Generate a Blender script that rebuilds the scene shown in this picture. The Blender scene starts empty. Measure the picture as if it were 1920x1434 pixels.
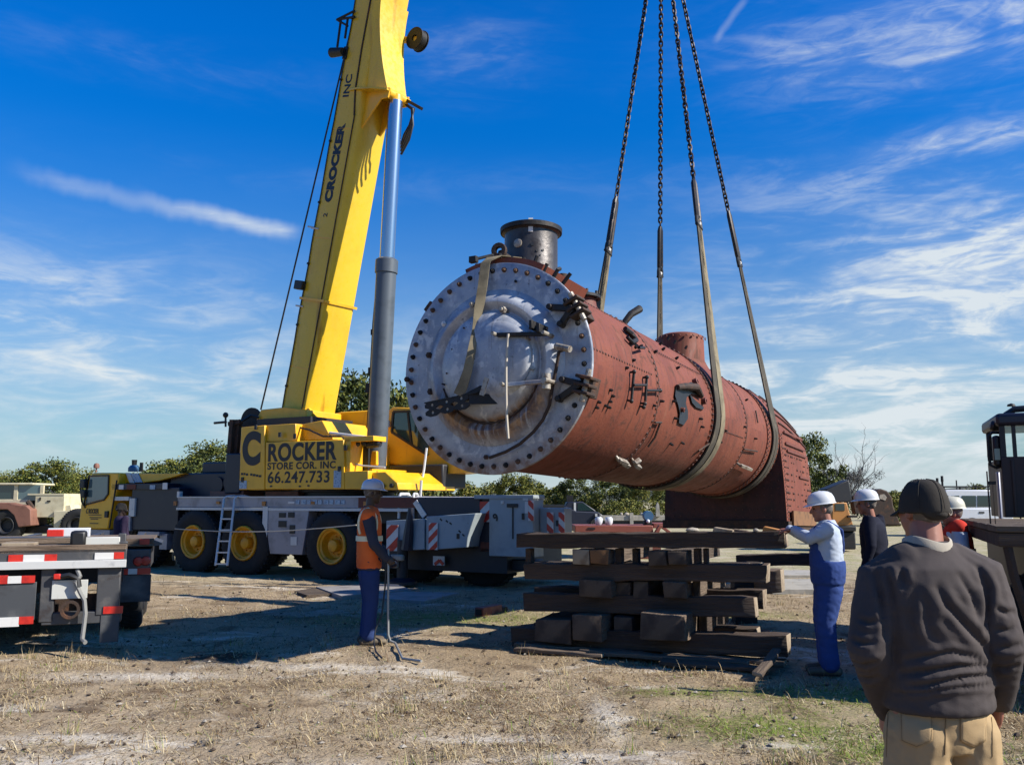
import bpy, bmesh, math, random
import numpy as np
from mathutils import Vector, Matrix, Euler

random.seed(7)
RNG = np.random.default_rng(11)
SC = bpy.context.scene
COL = SC.collection
R = math.radians

# ------------------------------------------------------------------ camera
FPX = 1663.0                       # focal length in photo pixels (1920 wide)
EYE = 1.68
PITCH = math.atan(221.0 / FPX)
cam_d = bpy.data.cameras.new('camera')
cam_d.sensor_width = 36.0
cam_d.lens = 36.0 * FPX / 1920.0
cam_d.clip_start = 0.05
cam_d.clip_end = 6000.0
cam = bpy.data.objects.new('camera', cam_d)
COL.objects.link(cam)
cam.location = (0, 0, EYE)
cam.rotation_euler = (math.pi / 2 + PITCH, 0, 0)
SC.camera = cam

# ------------------------------------------------------------------ sun, sky, exposure
SUN_EL = R(36.0)
SUN_AZ = math.atan2(0.955, -0.30)   # clockwise from +Y: sun to the right, a little behind the camera
sun_dir = Vector((math.sin(SUN_AZ) * math.cos(SUN_EL), math.cos(SUN_AZ) * math.cos(SUN_EL), math.sin(SUN_EL)))
sun_d = bpy.data.lights.new('sun', 'SUN')
sun_d.energy = 5.0
sun_d.angle = R(0.55)
sun_d.color = (1.0, 0.94, 0.84)
sun = bpy.data.objects.new('sun', sun_d)
COL.objects.link(sun)
sun.rotation_euler = (-sun_dir).to_track_quat('-Z', 'Y').to_euler()
sun.location = (30, -14, 30)

SC.view_settings.view_transform = 'Standard'
SC.view_settings.look = 'None'
SC.view_settings.exposure = 0.85
SC.view_settings.gamma = 1.0
SC.view_settings.use_curve_mapping = False
SC.cycles.max_bounces = 6
SC.cycles.diffuse_bounces = 3
SC.cycles.glossy_bounces = 3
SC.cycles.transparent_max_bounces = 6
SC.cycles.use_denoising = True


class NT:
    """small helper round a node tree"""
    def __init__(s, tree):
        s.t = tree
        s.n = tree.nodes
        s.l = tree.links
        s.n.clear()

    def new(s, typ, **kw):
        nd = s.n.new(typ)
        for k, v in kw.items():
            setattr(nd, k, v)
        return nd

    def put(s, sock, v):
        if v is None:
            return
        if isinstance(v, bpy.types.NodeSocket):
            s.l.new(v, sock)
        else:
            if isinstance(v, (tuple, list)) and len(v) == 3 and sock.type == 'RGBA':
                v = (*v, 1.0)
            sock.default_value = v

    def m(s, op, a, b=None, c=None, clamp=False):
        nd = s.new('ShaderNodeMath', operation=op)
        nd.use_clamp = clamp
        s.put(nd.inputs[0], a)
        s.put(nd.inputs[1], b)
        s.put(nd.inputs[2], c)
        return nd.outputs[0]

    def ramp(s, v, lo, hi, a=0.0, b=1.0, smooth=True):
        nd = s.new('ShaderNodeMapRange')
        nd.interpolation_type = 'SMOOTHSTEP' if smooth else 'LINEAR'
        s.put(nd.inputs['Value'], v)
        for k, x in (('From Min', lo), ('From Max', hi), ('To Min', a), ('To Max', b)):
            s.put(nd.inputs[k], x)
        return nd.outputs[0]

    def mix(s, fac, a, b, blend='MIX'):
        nd = s.new('ShaderNodeMix', data_type='RGBA', blend_type=blend)
        s.put(nd.inputs[0], fac)
        s.put(nd.inputs[6], a)
        s.put(nd.inputs[7], b)
        return nd.outputs[2]

    def noise(s, vec, scale, detail=4.0, rough=0.55, dist=0.0, dims='3D'):
        nd = s.new('ShaderNodeTexNoise', noise_dimensions=dims)
        s.put(nd.inputs['Vector'], vec)
        s.put(nd.inputs['Scale'], scale)
        s.put(nd.inputs['Detail'], detail)
        s.put(nd.inputs['Roughness'], rough)
        s.put(nd.inputs['Distortion'], dist)
        return nd.outputs['Fac']

    def mapping(s, vec, scale=(1, 1, 1), loc=(0, 0, 0), rot=(0, 0, 0)):
        nd = s.new('ShaderNodeMapping')
        s.put(nd.inputs['Vector'], vec)
        nd.inputs['Location'].default_value = loc
        nd.inputs['Rotation'].default_value = rot
        nd.inputs['Scale'].default_value = scale
        return nd.outputs[0]

    def xyz(s, x, y, z=0.0):
        nd = s.new('ShaderNodeCombineXYZ')
        s.put(nd.inputs[0], x)
        s.put(nd.inputs[1], y)
        s.put(nd.inputs[2], z)
        return nd.outputs[0]


def ray(px, py):
    """direction (world, y component 1) of a pixel of the photograph"""
    d = Vector((px - 960.0, FPX * math.cos(PITCH) - math.sin(PITCH) * (717.0 - py),
                FPX * math.sin(PITCH) + math.cos(PITCH) * (717.0 - py)))
    return d / d.y


def at(px, py, Y):
    """the point seen at a pixel, at distance Y in front of the camera"""
    return Vector((0, 0, EYE)) + ray(px, py) * Y


def on_ground(px, py, z=0.0):
    d = ray(px, py)
    return Vector((0, 0, EYE)) + d * ((z - EYE) / d.z)


def azel(px, py):
    d = ray(px, py).normalized()
    return math.atan2(d.x, d.y), math.asin(d.z)


# world: Nishita sky with cirrus streaks
world = bpy.data.worlds.new('World')
SC.world = world
world.use_nodes = True
W = NT(world.node_tree)
sky = W.new('ShaderNodeTexSky', sky_type='NISHITA')
sky.sun_disc = False
sky.sun_elevation = SUN_EL
sky.sun_rotation = SUN_AZ
sky.altitude = 0.0
sky.air_density = 1.0
sky.dust_density = 0.35
sky.ozone_density = 3.0
wg = W.new('ShaderNodeNewGeometry')
wsep = W.new('ShaderNodeSeparateXYZ')
wdir = W.new('ShaderNodeTexCoord').outputs['Generated']
W.l.new(wdir, wsep.inputs[0])
wx, wy, wz = wsep.outputs
az = W.m('ARCTAN2', wx, wy)
el = W.m('ARCSINE', wz)


def streak(a, b, width, fade=0.25, soft0=None):
    """soft band between two pixels of the sky, in azimuth / elevation"""
    (a0, e0), (a1, e1) = azel(*a), azel(*b)
    L = math.hypot(a1 - a0, e1 - e0)
    ux, uy = (a1 - a0) / L, (e1 - e0) / L
    da = W.m('SUBTRACT', az, a0)
    de = W.m('SUBTRACT', el, e0)
    p = W.m('ADD', W.m('MULTIPLY', da, ux), W.m('MULTIPLY', de, uy))
    q = W.m('ADD', W.m('MULTIPLY', da, -uy), W.m('MULTIPLY', de, ux))
    wob = W.m('MULTIPLY', W.m('SUBTRACT', W.noise(W.xyz(p, 0.0, a0), 22.0, 3.0), 0.5), width * 1.6)
    q = W.m('ABSOLUTE', W.m('ADD', q, wob))
    across = W.ramp(q, 0.0, width, 1.0, 0.0)
    ends = W.m('MULTIPLY', W.ramp(p, 0.0, L * (soft0 or fade)), W.ramp(p, L * (1 - fade), L, 1.0, 0.0))
    return W.m('MULTIPLY', across, ends)


def blob(c, ra, re):
    (a0, e0) = azel(*c)
    da = W.m('DIVIDE', W.m('SUBTRACT', az, a0), ra)
    de = W.m('DIVIDE', W.m('SUBTRACT', el, e0), re)
    r2 = W.m('ADD', W.m('MULTIPLY', da, da), W.m('MULTIPLY', de, de))
    return W.m('POWER', 2.71828, W.m('MULTIPLY', r2, -1.0))


cvec = W.xyz(az, el, 0.0)
wisp = W.noise(W.mapping(cvec, scale=(2.6, 11.0, 1.0), rot=(0, 0, R(-12))), 2.2, 7.0, 0.56, 1.3)
fine = W.noise(W.mapping(cvec, scale=(7.0, 26.0, 1.0), rot=(0, 0, R(-24)), loc=(3, 1, 0)), 2.6, 6.0, 0.6, 1.6)
soft = W.noise(W.mapping(cvec, scale=(2.0, 5.0, 1.0), loc=(7, 2, 0)), 2.0, 4.0, 0.5)
tex = W.m('ADD', W.m('ADD', W.m('MULTIPLY', wisp, 0.55), W.m('MULTIPLY', fine, 0.20)), W.m('MULTIPLY', soft, 0.25))
streaky = W.ramp(tex, 0.44, 0.70)
gauze = W.ramp(tex, 0.25, 0.75)


def total(items):
    o = items[0]
    for i in items[1:]:
        o = W.m('ADD', o, i)
    return o


def wt(v, k):
    return W.m('MULTIPLY', v, k)


fields = total([
    wt(blob((1830, 40), 0.18, 0.05), 0.95),
    wt(blob((1560, 95), 0.09, 0.03), 0.35),
    wt(blob((1820, 262), 0.13, 0.014), 1.1),
    wt(blob((1580, 370), 0.12, 0.035), 0.55),
    wt(blob((1850, 450), 0.13, 0.05), 1.1),
    wt(blob((1780, 570), 0.26, 0.06), 1.3),
    wt(blob((1680, 740), 0.25, 0.075), 2.1),
    wt(blob((1250, 850), 0.6, 0.035), 0.7),
    wt(blob((230, 700), 0.34, 0.06), 1.2),
    wt(blob((80, 560), 0.22, 0.05), 0.7),
    wt(blob((880, 90), 0.07, 0.035), 0.26),
    wt(blob((300, 120), 0.26, 0.02), 0.08),
    wt(blob((960, 350), 0.4, 0.02), 0.07),
])
contrails = total([
    wt(streak((-10, 308), (572, 443), 0.014, 0.16, 0.25), 0.40),
    wt(streak((215, 354), (578, 442), 0.012, 0.16, 0.6), 0.55),
    wt(streak((-40, 672), (330, 725), 0.020, 0.3), 0.5),
    wt(streak((1335, 88), (1405, -15), 0.006, 0.25), 0.30),
])
cloud = W.m('ADD', W.m('MULTIPLY', fields, W.m('ADD', wt(streaky, 0.8), wt(gauze, 0.32))),
            W.m('MULTIPLY', contrails, W.m('ADD', wt(streaky, 0.5), 0.55)))
veil = W.m('MULTIPLY', W.m('POWER', W.ramp(el, R(-1), R(24), 1.0, 0.0, False), 2.0), W.m('ADD', wt(soft, 0.5), 0.78))
cloud = W.m('MULTIPLY', cloud, 1.0, clamp=True)
hsv = W.new('ShaderNodeHueSaturation')
hsv.inputs['Saturation'].default_value = 1.42
hsv.inputs['Value'].default_value = 1.0
W.l.new(sky.outputs[0], hsv.inputs['Color'])
skyc = W.mix(1.0, hsv.outputs[0], (0.085, 1.50, 2.16), 'MULTIPLY')
dim = W.ramp(el, R(2), R(28), 0.56, 1.0, False)
skyc = W.mix(1.0, skyc, W.xyz(dim, dim, dim), 'MULTIPLY')
SKY_STRENGTH = 0.05
skyc = W.mix(veil, skyc, (6.1, 7.1, 7.5))
skyc = W.mix(W.m('MULTIPLY', cloud, 0.92), skyc, (8.4, 9.1, 9.5))
bg = W.new('ShaderNodeBackground')
W.l.new(skyc, bg.inputs['Color'])
bg.inputs['Strength'].default_value = SKY_STRENGTH
wo = W.new('ShaderNodeOutputWorld')
W.l.new(bg.outputs[0], wo.inputs['Surface'])

# ------------------------------------------------------------------ mesh helpers
V = Vector


def hash3(ix, iy, iz, seed):
    h = (ix * 374761393 + iy * 668265263 + iz * 2147483647 + seed * 1274126177) & 0xFFFFFFFF
    h = ((h ^ (h >> 13)) * 1274126177) & 0xFFFFFFFF
    h = h ^ (h >> 16)
    return (h & 0xFFFFFF) / float(0xFFFFFF)


def vnoise(p, scale=1.0, seed=0, octaves=3, gain=0.5):
    """value noise in -1..1 for an (n,3) array"""
    p = np.asarray(p, dtype=np.float64) * scale
    out = np.zeros(len(p))
    amp, tot = 1.0, 0.0
    for o in range(octaves):
        q = p * (2.0 ** o) + 17.3 * o
        i = np.floor(q).astype(np.int64)
        f = q - i
        f = f * f * (3 - 2 * f)
        acc = 0
        for dx in (0, 1):
            wx_ = f[:, 0] if dx else 1 - f[:, 0]
            for dy in (0, 1):
                wy_ = f[:, 1] if dy else 1 - f[:, 1]
                for dz in (0, 1):
                    wz_ = f[:, 2] if dz else 1 - f[:, 2]
                    acc = acc + wx_ * wy_ * wz_ * hash3(i[:, 0] + dx, i[:, 1] + dy, i[:, 2] + dz, seed + o)
        out += amp * (acc * 2 - 1)
        tot += amp
        amp *= gain
    return out / tot


def perp(d):
    d = V(d).normalized()
    a = V((0, 0, 1)) if abs(d.z) < 0.9 else V((1, 0, 0))
    x = d.cross(a).normalized()
    return x, d.cross(x).normalized()


class MB:
    """collects shapes and links them as ONE mesh object"""
    def __init__(s):
        s.v, s.f, s.m = [], [], []

    def add(s, vs, fs, mi=0):
        o = len(s.v)
        s.v.extend(tuple(x) for x in vs)
        s.f.extend(tuple(i + o for i in f) for f in fs)
        s.m.extend([mi] * len(fs))
        return s

    def box(s, c, size, ax=None, mi=0):
        c = V(c)
        X, Y, Z = ax or (V((1, 0, 0)), V((0, 1, 0)), V((0, 0, 1)))
        X, Y, Z = V(X), V(Y), V(Z)
        h = [x / 2 for x in size]
        vs = [c + X * (h[0] * a) + Y * (h[1] * b) + Z * (h[2] * d) for a in (-1, 1) for b in (-1, 1) for d in (-1, 1)]
        return s.add(vs, [(0, 1, 3, 2), (4, 6, 7, 5), (0, 4, 5, 1), (2, 3, 7, 6), (0, 2, 6, 4), (1, 5, 7, 3)], mi)

    def bb(s, x0, x1, y0, y1, z0, z1, mi=0):
        return s.box(((x0 + x1) / 2, (y0 + y1) / 2, (z0 + z1) / 2), (abs(x1 - x0), abs(y1 - y0), abs(z1 - z0)), mi=mi)

    def bar(s, p0, p1, w, h, up=(0, 0, 1), mi=0):
        p0, p1 = V(p0), V(p1)
        d = p1 - p0
        L = d.length
        d.normalize()
        u = V(up) - d * V(up).dot(d)
        if u.length < 1e-4:
            u = perp(d)[0]
        u.normalize()
        return s.box((p0 + p1) / 2, (L, w, h), (d, u.cross(d), u), mi)

    def prism(s, poly, fn, d0, d1, mi=0):
        n = len(poly)
        vs = [fn(a, b, d0) for a, b in poly] + [fn(a, b, d1) for a, b in poly]
        fs = [tuple(range(n - 1, -1, -1)), tuple(range(n, 2 * n))]
        fs += [(i, (i + 1) % n, n + (i + 1) % n, n + i) for i in range(n)]
        return s.add(vs, fs, mi)

    def cyl(s, p0, p1, r0, r1=None, n=14, mi=0):
        r1 = r0 if r1 is None else r1
        p0, p1 = V(p0), V(p1)
        x, y = perp(p1 - p0)
        vs = []
        for p, r in ((p0, r0), (p1, r1)):
            vs += [p + (x * math.cos(2 * math.pi * i / n) + y * math.sin(2 * math.pi * i / n)) * r for i in range(n)]
        fs = [(i, (i + 1) % n, n + (i + 1) % n, n + i) for i in range(n)] + [tuple(range(n - 1, -1, -1)), tuple(range(n, 2 * n))]
        return s.add(vs, fs, mi)

    def lathe(s, prof, o=(0, 0, 0), ax=(0, 0, 1), n=32, mi=0, ref=None, close=False):
        """prof: list of (radius, height along ax)"""
        o, ax = V(o), V(ax).normalized()
        x, y = perp(ax) if ref is None else (V(ref), ax.cross(V(ref)))
        k = len(prof)
        vs, fs = [], []
        for r, h in prof:
            vs += [o + ax * h + (x * math.cos(2 * math.pi * i / n) + y * math.sin(2 * math.pi * i / n)) * max(r, 1e-5) for i in range(n)]
        rng = range(k) if close else range(k - 1)
        for j in rng:
            a, b = j * n, ((j + 1) % k) * n
            fs += [(a + i, a + (i + 1) % n, b + (i + 1) % n, b + i) for i in range(n)]
        if not close:
            fs += [tuple(range(n - 1, -1, -1)), tuple(range((k - 1) * n, k * n))]
        return s.add(vs, fs, mi)

    def tube(s, pts, r, n=8, mi=0, closed=False):
        pts = [V(p) for p in pts]
        k = len(pts)
        rs = list(r) if isinstance(r, (list, tuple)) else [r] * k
        vs, fs = [], []
        x = None
        for i, p in enumerate(pts):
            if closed:
                d = (pts[(i + 1) % k] - pts[i - 1]).normalized()
            else:
                d = (pts[min(i + 1, k - 1)] - pts[max(i - 1, 0)]).normalized()
            if x is None:
                x = perp(d)[0]
            x = (x - d * x.dot(d))
            if x.length < 1e-5:
                x = perp(d)[0]
            x.normalize()
            y = d.cross(x)
            vs += [p + (x * math.cos(2 * math.pi * j / n) + y * math.sin(2 * math.pi * j / n)) * rs[i] for j in range(n)]
        for i in range(k if closed else k - 1):
            a, b = i * n, ((i + 1) % k) * n
            fs += [(a + j, a + (j + 1) % n, b + (j + 1) % n, b + j) for j in range(n)]
        if not closed:
            fs += [tuple(range(n - 1, -1, -1)), tuple(range((k - 1) * n, k * n))]
        return s.add(vs, fs, mi)

    def loft(s, rings, mi=0, n=14, caps=True):
        """rings: list of (centre, X axis, Y axis, rx, ry); rounded ends"""
        vs, fs = [], []
        for c, X, Y, a, b in rings:
            c, X, Y = V(c), V(X), V(Y)
            vs += [c + X * (a * math.cos(2 * math.pi * i / n)) + Y * (b * math.sin(2 * math.pi * i / n)) for i in range(n)]
        k = len(rings)
        for j in range(k - 1):
            fs += [(j * n + i, j * n + (i + 1) % n, (j + 1) * n + (i + 1) % n, (j + 1) * n + i) for i in range(n)]
        fs += [tuple(range(n - 1, -1, -1)), tuple(range((k - 1) * n, k * n))]
        return s.add(vs, fs, mi)

    def limb(s, pts, radii, side=(1, 0, 0), mi=0, n=12, round_ends=True):
        """tapered limb through pts; radii are r or (r along side, r across)"""
        pts = [V(p) for p in pts]
        rr = [(r, r) if not isinstance(r, (tuple, list)) else r for r in radii]
        k = len(pts)
        rings = []
        for i in range(k):
            d = (pts[min(i + 1, k - 1)] - pts[max(i - 1, 0)]).normalized()
            X = V(side) - d * V(side).dot(d)
            if X.length < 1e-3:
                X = perp(d)[0]
            X.normalize()
            Y = d.cross(X)
            rings.append((pts[i], X, Y, rr[i][0], rr[i][1], d))
        out = []
        if round_ends:
            c, X, Y, a, b, d = rings[0]
            e = min(a, b)
            for t in (0.98, 0.8, 0.45):
                q = math.sqrt(1 - t * t)
                out.append((c - d * (e * t), X, Y, a * q, b * q))
        out += [r[:5] for r in rings]
        if round_ends:
            c, X, Y, a, b, d = rings[-1]
            e = min(a, b)
            for t in (0.45, 0.8, 0.98):
                q = math.sqrt(1 - t * t)
                out.append((c + d * (e * t), X, Y, a * q, b * q))
        return s.loft(out, mi, n)

    def ball(s, c, r, n=12, mi=0, ax=None):
        r = r if isinstance(r, (tuple, list)) else (r, r, r)
        X, Y, Z = ax or (V((1, 0, 0)), V((0, 1, 0)), V((0, 0, 1)))
        X, Y, Z = V(X), V(Y), V(Z)
        rings = []
        m = max(4, n // 2)
        for j in range(m + 1):
            t = math.pi * (j + 0.02) / (m + 0.04)
            rings.append((V(c) - Z * (r[2] * math.cos(t)), X, Y, r[0] * math.sin(t), r[1] * math.sin(t)))
        return s.loft(rings, mi, n)

    def mesh(s, name, mats, sharp=35.0, origin=None, recalc=True):
        me = bpy.data.meshes.new(name)
        vs = s.v
        if origin is not None:
            ox, oy, oz = origin
            vs = [(a - ox, b - oy, c - oz) for a, b, c in vs]
        me.from_pydata(vs, [], s.f)
        for mt in (mats if isinstance(mats, (list, tuple)) else [mats]):
            me.materials.append(mt)
        if any(s.m):
            me.polygons.foreach_set('material_index', s.m)
        if recalc:
            bm = bmesh.new()
            bm.from_mesh(me)
            bmesh.ops.recalc_face_normals(bm, faces=bm.faces)
            bm.to_mesh(me)
            bm.free()
        me.polygons.foreach_set('use_smooth', [True] * len(me.polygons))
        me.set_sharp_from_angle(angle=R(sharp))
        me.update()
        return me

    def build(s, name, mats, parent=None, bevel=0.0, sharp=35.0, origin=None, seg=2):
        me = s.mesh(name, mats, sharp, origin)
        o = bpy.data.objects.new(name, me)
        COL.objects.link(o)
        if parent is not None:
            o.parent = parent
        elif origin is not None:
            o.location = origin
        if bevel:
            md = o.modifiers.new('bevel', 'BEVEL')
            md.width = bevel
            md.segments = seg
            md.limit_method = 'ANGLE'
            md.angle_limit = R(40)
        return o


def tag(o, label=None, cat=None, group=None, kind=None):
    if label:
        o['label'] = label
    if cat:
        o['category'] = cat
    if group:
        o['group'] = group
    if kind:
        o['kind'] = kind
    return o


def thing(name, label, cat, loc=(0, 0, 0), rotz=0.0, group=None, matrix=None):
    o = bpy.data.objects.new(name, None)
    o.empty_display_size = 0.1
    COL.objects.link(o)
    if matrix is not None:
        l, q, _ = matrix.decompose()
        o.location = l
        o.rotation_euler = q.to_euler()
    else:
        o.location = loc
        o.rotation_euler = (0, 0, rotz)
    return tag(o, label, cat, group)


def link_copy(o, parent=None):
    c = o.copy()
    COL.objects.link(c)
    c.parent = parent
    for k in ('category', 'group', 'label'):
        pass
    return c


def copy_tree(o, parent=None, kids=None):
    c = link_copy(o, parent)
    for ch in o.children:
        copy_tree(ch, c)
    return c


def place_mesh(name, me, parent=None, loc=(0, 0, 0), rot=None):
    o = bpy.data.objects.new(name, me)
    COL.objects.link(o)
    o.parent = parent
    o.location = loc
    if rot is not None:
        o.rotation_euler = rot
    return o


def remeshed(mb, voxel, smooth=4, name='body', mats=None, factor=0.5):
    """union of overlapping closed shapes as one continuous surface"""
    me = bpy.data.meshes.new('tmp')
    me.from_pydata(mb.v, [], mb.f)
    bm = bmesh.new()
    bm.from_mesh(me)
    bmesh.ops.recalc_face_normals(bm, faces=bm.faces)
    bm.to_mesh(me)
    bm.free()
    o = bpy.data.objects.new('tmp', me)
    COL.objects.link(o)
    md = o.modifiers.new('r', 'REMESH')
    md.mode = 'VOXEL'
    md.voxel_size = voxel
    md.use_smooth_shade = True
    if smooth:
        sm = o.modifiers.new('s', 'SMOOTH')
        sm.factor = factor
        sm.iterations = smooth
    dg = bpy.context.evaluated_depsgraph_get()
    out = bpy.data.meshes.new_from_object(o.evaluated_get(dg))
    out.name = name
    bpy.data.objects.remove(o)
    bpy.data.meshes.remove(me)
    out.materials.clear()
    for mt in (mats if isinstance(mats, (list, tuple)) else [mats]):
        out.materials.append(mt)
    out.polygons.foreach_set('use_smooth', [True] * len(out.polygons))
    return out


def verts_of(me):
    a = np.empty(len(me.vertices) * 3)
    me.vertices.foreach_get('co', a)
    return a.reshape(-1, 3)


def normals_of(me):
    a = np.empty(len(me.vertices) * 3)
    me.vertices.foreach_get('normal', a)
    return a.reshape(-1, 3)


def set_verts(me, a):
    me.vertices.foreach_set('co', np.ascontiguousarray(a, dtype=np.float32).ravel())
    me.update()


def text_obj(body, size, loc, axes, material, parent=None, name='lettering', extrude=0.002, bold=0.0, sx=1.0, align='LEFT', shear=0.0, space=1.0):
    """flat lettering with its own thickness; axes = (right, up, out)"""
    cu = bpy.data.curves.new(name, 'FONT')
    cu.body = body
    cu.size = size
    cu.extrude = extrude
    cu.offset = bold
    cu.align_x = align
    cu.shear = shear
    cu.space_character = space
    cu.materials.append(material)
    tmp = bpy.data.objects.new('tmp', cu)
    COL.objects.link(tmp)
    dg = bpy.context.evaluated_depsgraph_get()
    me = bpy.data.meshes.new_from_object(tmp.evaluated_get(dg))
    me.name = name
    bpy.data.objects.remove(tmp)
    bpy.data.curves.remove(cu)
    X, Y, Z = (V(a) for a in axes)
    L_ = V(loc)
    co = verts_of(me)
    co = co[:, :1] * np.array(X) * sx + co[:, 1:2] * np.array(Y) + co[:, 2:3] * np.array(Z) + np.array(L_)
    set_verts(me, co)
    o = bpy.data.objects.new(name, me)
    COL.objects.link(o)
    o.parent = parent
    return o


# ------------------------------------------------------------------ materials
KEEP = {'crane yellow paint': 1.12, 'carrier grey paint': 1.05, 'carrier silver panel': 1.0, 'aluminium': 0.9, 'boom yellow paint': 0.84, 'cream machine paint': 0.9}


def mat(name, base, rough=0.6, metal=0.0, var=(), bump=None, coat=0.0, spec=0.5, coord='Object', rough_var=0.0, rand=0.0):
    """var: list of (colour, scale, lo, hi[, stretch xyz[, detail]]): blotches of colour over the base"""
    mt = bpy.data.materials.new(name)
    mt.use_nodes = True
    k_ = KEEP.get(name, 0.74)
    base = tuple(x * k_ for x in base)
    var = [((v[0][0] * k_, v[0][1] * k_, v[0][2] * k_),) + tuple(v[1:]) for v in var]
    T = NT(mt.node_tree)
    tc = T.new('ShaderNodeTexCoord').outputs[coord]
    info = T.new('ShaderNodeObjectInfo').outputs['Random']
    col = tuple(base)
    for i, v in enumerate(var):
        c, sc, lo, hi = v[:4]
        st = v[4] if len(v) > 4 else (1, 1, 1)
        de = v[5] if len(v) > 5 else 5.0
        vec = T.mapping(tc, scale=st, loc=(i * 3.7, i * 1.3, i * 5.1))
        nz = T.noise(vec, sc, de, 0.6, 0.2)
        col = T.mix(T.ramp(nz, lo, hi), col, c)
    if rand:
        k = T.ramp(info, 0.0, 1.0, 1.0 - rand, 1.0 + rand, False)
        col = T.mix(1.0, col, T.xyz(k, k, k), 'MULTIPLY')
    bs = T.new('ShaderNodeBsdfPrincipled')
    T.put(bs.inputs['Base Color'], col)
    if rough_var:
        T.put(bs.inputs['Roughness'], T.ramp(T.noise(tc, 9.0, 4.0), 0.3, 0.7, max(0.05, rough - rough_var), min(1, rough + rough_var)))
    else:
        bs.inputs['Roughness'].default_value = rough
    bs.inputs['Metallic'].default_value = metal
    bs.inputs['Specular IOR Level'].default_value = spec
    if coat:
        bs.inputs['Coat Weight'].default_value = coat
        bs.inputs['Coat Roughness'].default_value = 0.15
    if bump:
        sc, stg, dist = bump[:3]
        st = bump[3] if len(bump) > 3 else (1, 1, 1)
        b = T.new('ShaderNodeBump')
        b.inputs['Strength'].default_value = stg
        b.inputs['Distance'].default_value = dist
        T.put(b.inputs['Height'], T.noise(T.mapping(tc, scale=st), sc, 6.0, 0.6))
        T.l.new(b.outputs[0], bs.inputs['Normal'])
    o = T.new('ShaderNodeOutputMaterial')
    T.l.new(bs.outputs[0], o.inputs['Surface'])
    return mt


M = {}
M['yellow'] = mat('crane yellow paint', (0.64, 0.335, 0.009), 0.38, 0, [((0.50, 0.265, 0.011), 1.3, 0.45, 0.75), ((0.26, 0.13, 0.02), 4.0, 0.60, 0.80, (1, 1, 0.18)), ((0.10, 0.06, 0.03), 12.0, 0.66, 0.80)], (30.0, 0.08, 0.01), coat=0.15, rough_var=0.1)
M['rimyellow'] = mat('wheel rim yellow', (0.86, 0.39, 0.012), 0.45, 0, [((0.5, 0.22, 0.02), 5.0, 0.5, 0.75), ((0.12, 0.07, 0.03), 12.0, 0.64, 0.78)])
M['boom'] = mat('boom yellow paint', (0.70, 0.46, 0.022), 0.36, 0, [((0.62, 0.385, 0.018), 0.9, 0.45, 0.75), ((0.40, 0.20, 0.015), 2.4, 0.58, 0.80, (1, 1, 0.12)), ((0.12, 0.07, 0.03), 15.0, 0.68, 0.82, (1, 1, 0.4))], (25.0, 0.06, 0.01), coat=0.15, rough_var=0.1)
M['grey'] = mat('carrier grey paint', (0.25, 0.29, 0.31), 0.45, 0, [((0.19, 0.22, 0.24), 2.2, 0.45, 0.7), ((0.10, 0.09, 0.08), 7.0, 0.66, 0.8), ((0.36, 0.39, 0.40), 4.0, 0.68, 0.8)], (20.0, 0.08, 0.01))
M['silver'] = mat('carrier silver panel', (0.25, 0.25, 0.29), 0.38, 0.3, [((0.17, 0.17, 0.20), 3.0, 0.45, 0.7), ((0.12, 0.11, 0.10), 8.0, 0.66, 0.8)], (20.0, 0.06, 0.01))
M['alu'] = mat('aluminium', (0.55, 0.55, 0.54), 0.5, 0.15, [((0.4, 0.4, 0.4), 12.0, 0.55, 0.75)])
M['chrome'] = mat('polished rod', (0.62, 0.66, 0.72), 0.22, 0.95, [((0.5, 0.55, 0.62), 3.0, 0.5, 0.8, (1, 1, 0.1))])
M['barrel'] = mat('cylinder grey', (0.10, 0.12, 0.145), 0.42, 0.1, [((0.07, 0.085, 0.10), 3.0, 0.45, 0.7)])
M['dark'] = mat('dark chassis paint', (0.014, 0.015, 0.02), 0.55, 0, [((0.03, 0.027, 0.024), 6.0, 0.5, 0.8)], (30, 0.15, 0.01))
M['navy'] = mat('dark blue-black paint', (0.010, 0.013, 0.030), 0.45, 0, [((0.022, 0.024, 0.034), 4.0, 0.5, 0.8)])
M['black'] = mat('black plastic', (0.009, 0.009, 0.010), 0.5)
M['rubber'] = mat('tyre rubber', (0.013, 0.013, 0.014), 0.85, 0, [((0.035, 0.032, 0.028), 5.0, 0.5, 0.8)], (40, 0.3, 0.01))
M['glass'] = mat('tinted glass', (0.02, 0.045, 0.045), 0.06, 0.0, spec=1.0)
M['glass2'] = mat('pale window glass', (0.10, 0.16, 0.17), 0.05, 0.0, spec=1.0)
M['red'] = mat('red reflector', (0.62, 0.03, 0.018), 0.35, 0, [((0.45, 0.02, 0.015), 9.0, 0.5, 0.7)])
M['white'] = mat('white reflector', (0.74, 0.73, 0.71), 0.4, 0, [((0.52, 0.50, 0.47), 8.0, 0.55, 0.78)])
M['whitepaint'] = mat('white vehicle paint', (0.72, 0.74, 0.78), 0.25, 0, [((0.6, 0.6, 0.6), 3.0, 0.55, 0.8)], coat=0.4)
M['ink'] = mat('black lettering', (0.012, 0.012, 0.018), 0.5)
M['sticker'] = mat('pale blue sticker', (0.42, 0.55, 0.66), 0.5, 0, [((0.2, 0.3, 0.42), 25.0, 0.5, 0.6)])

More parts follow.
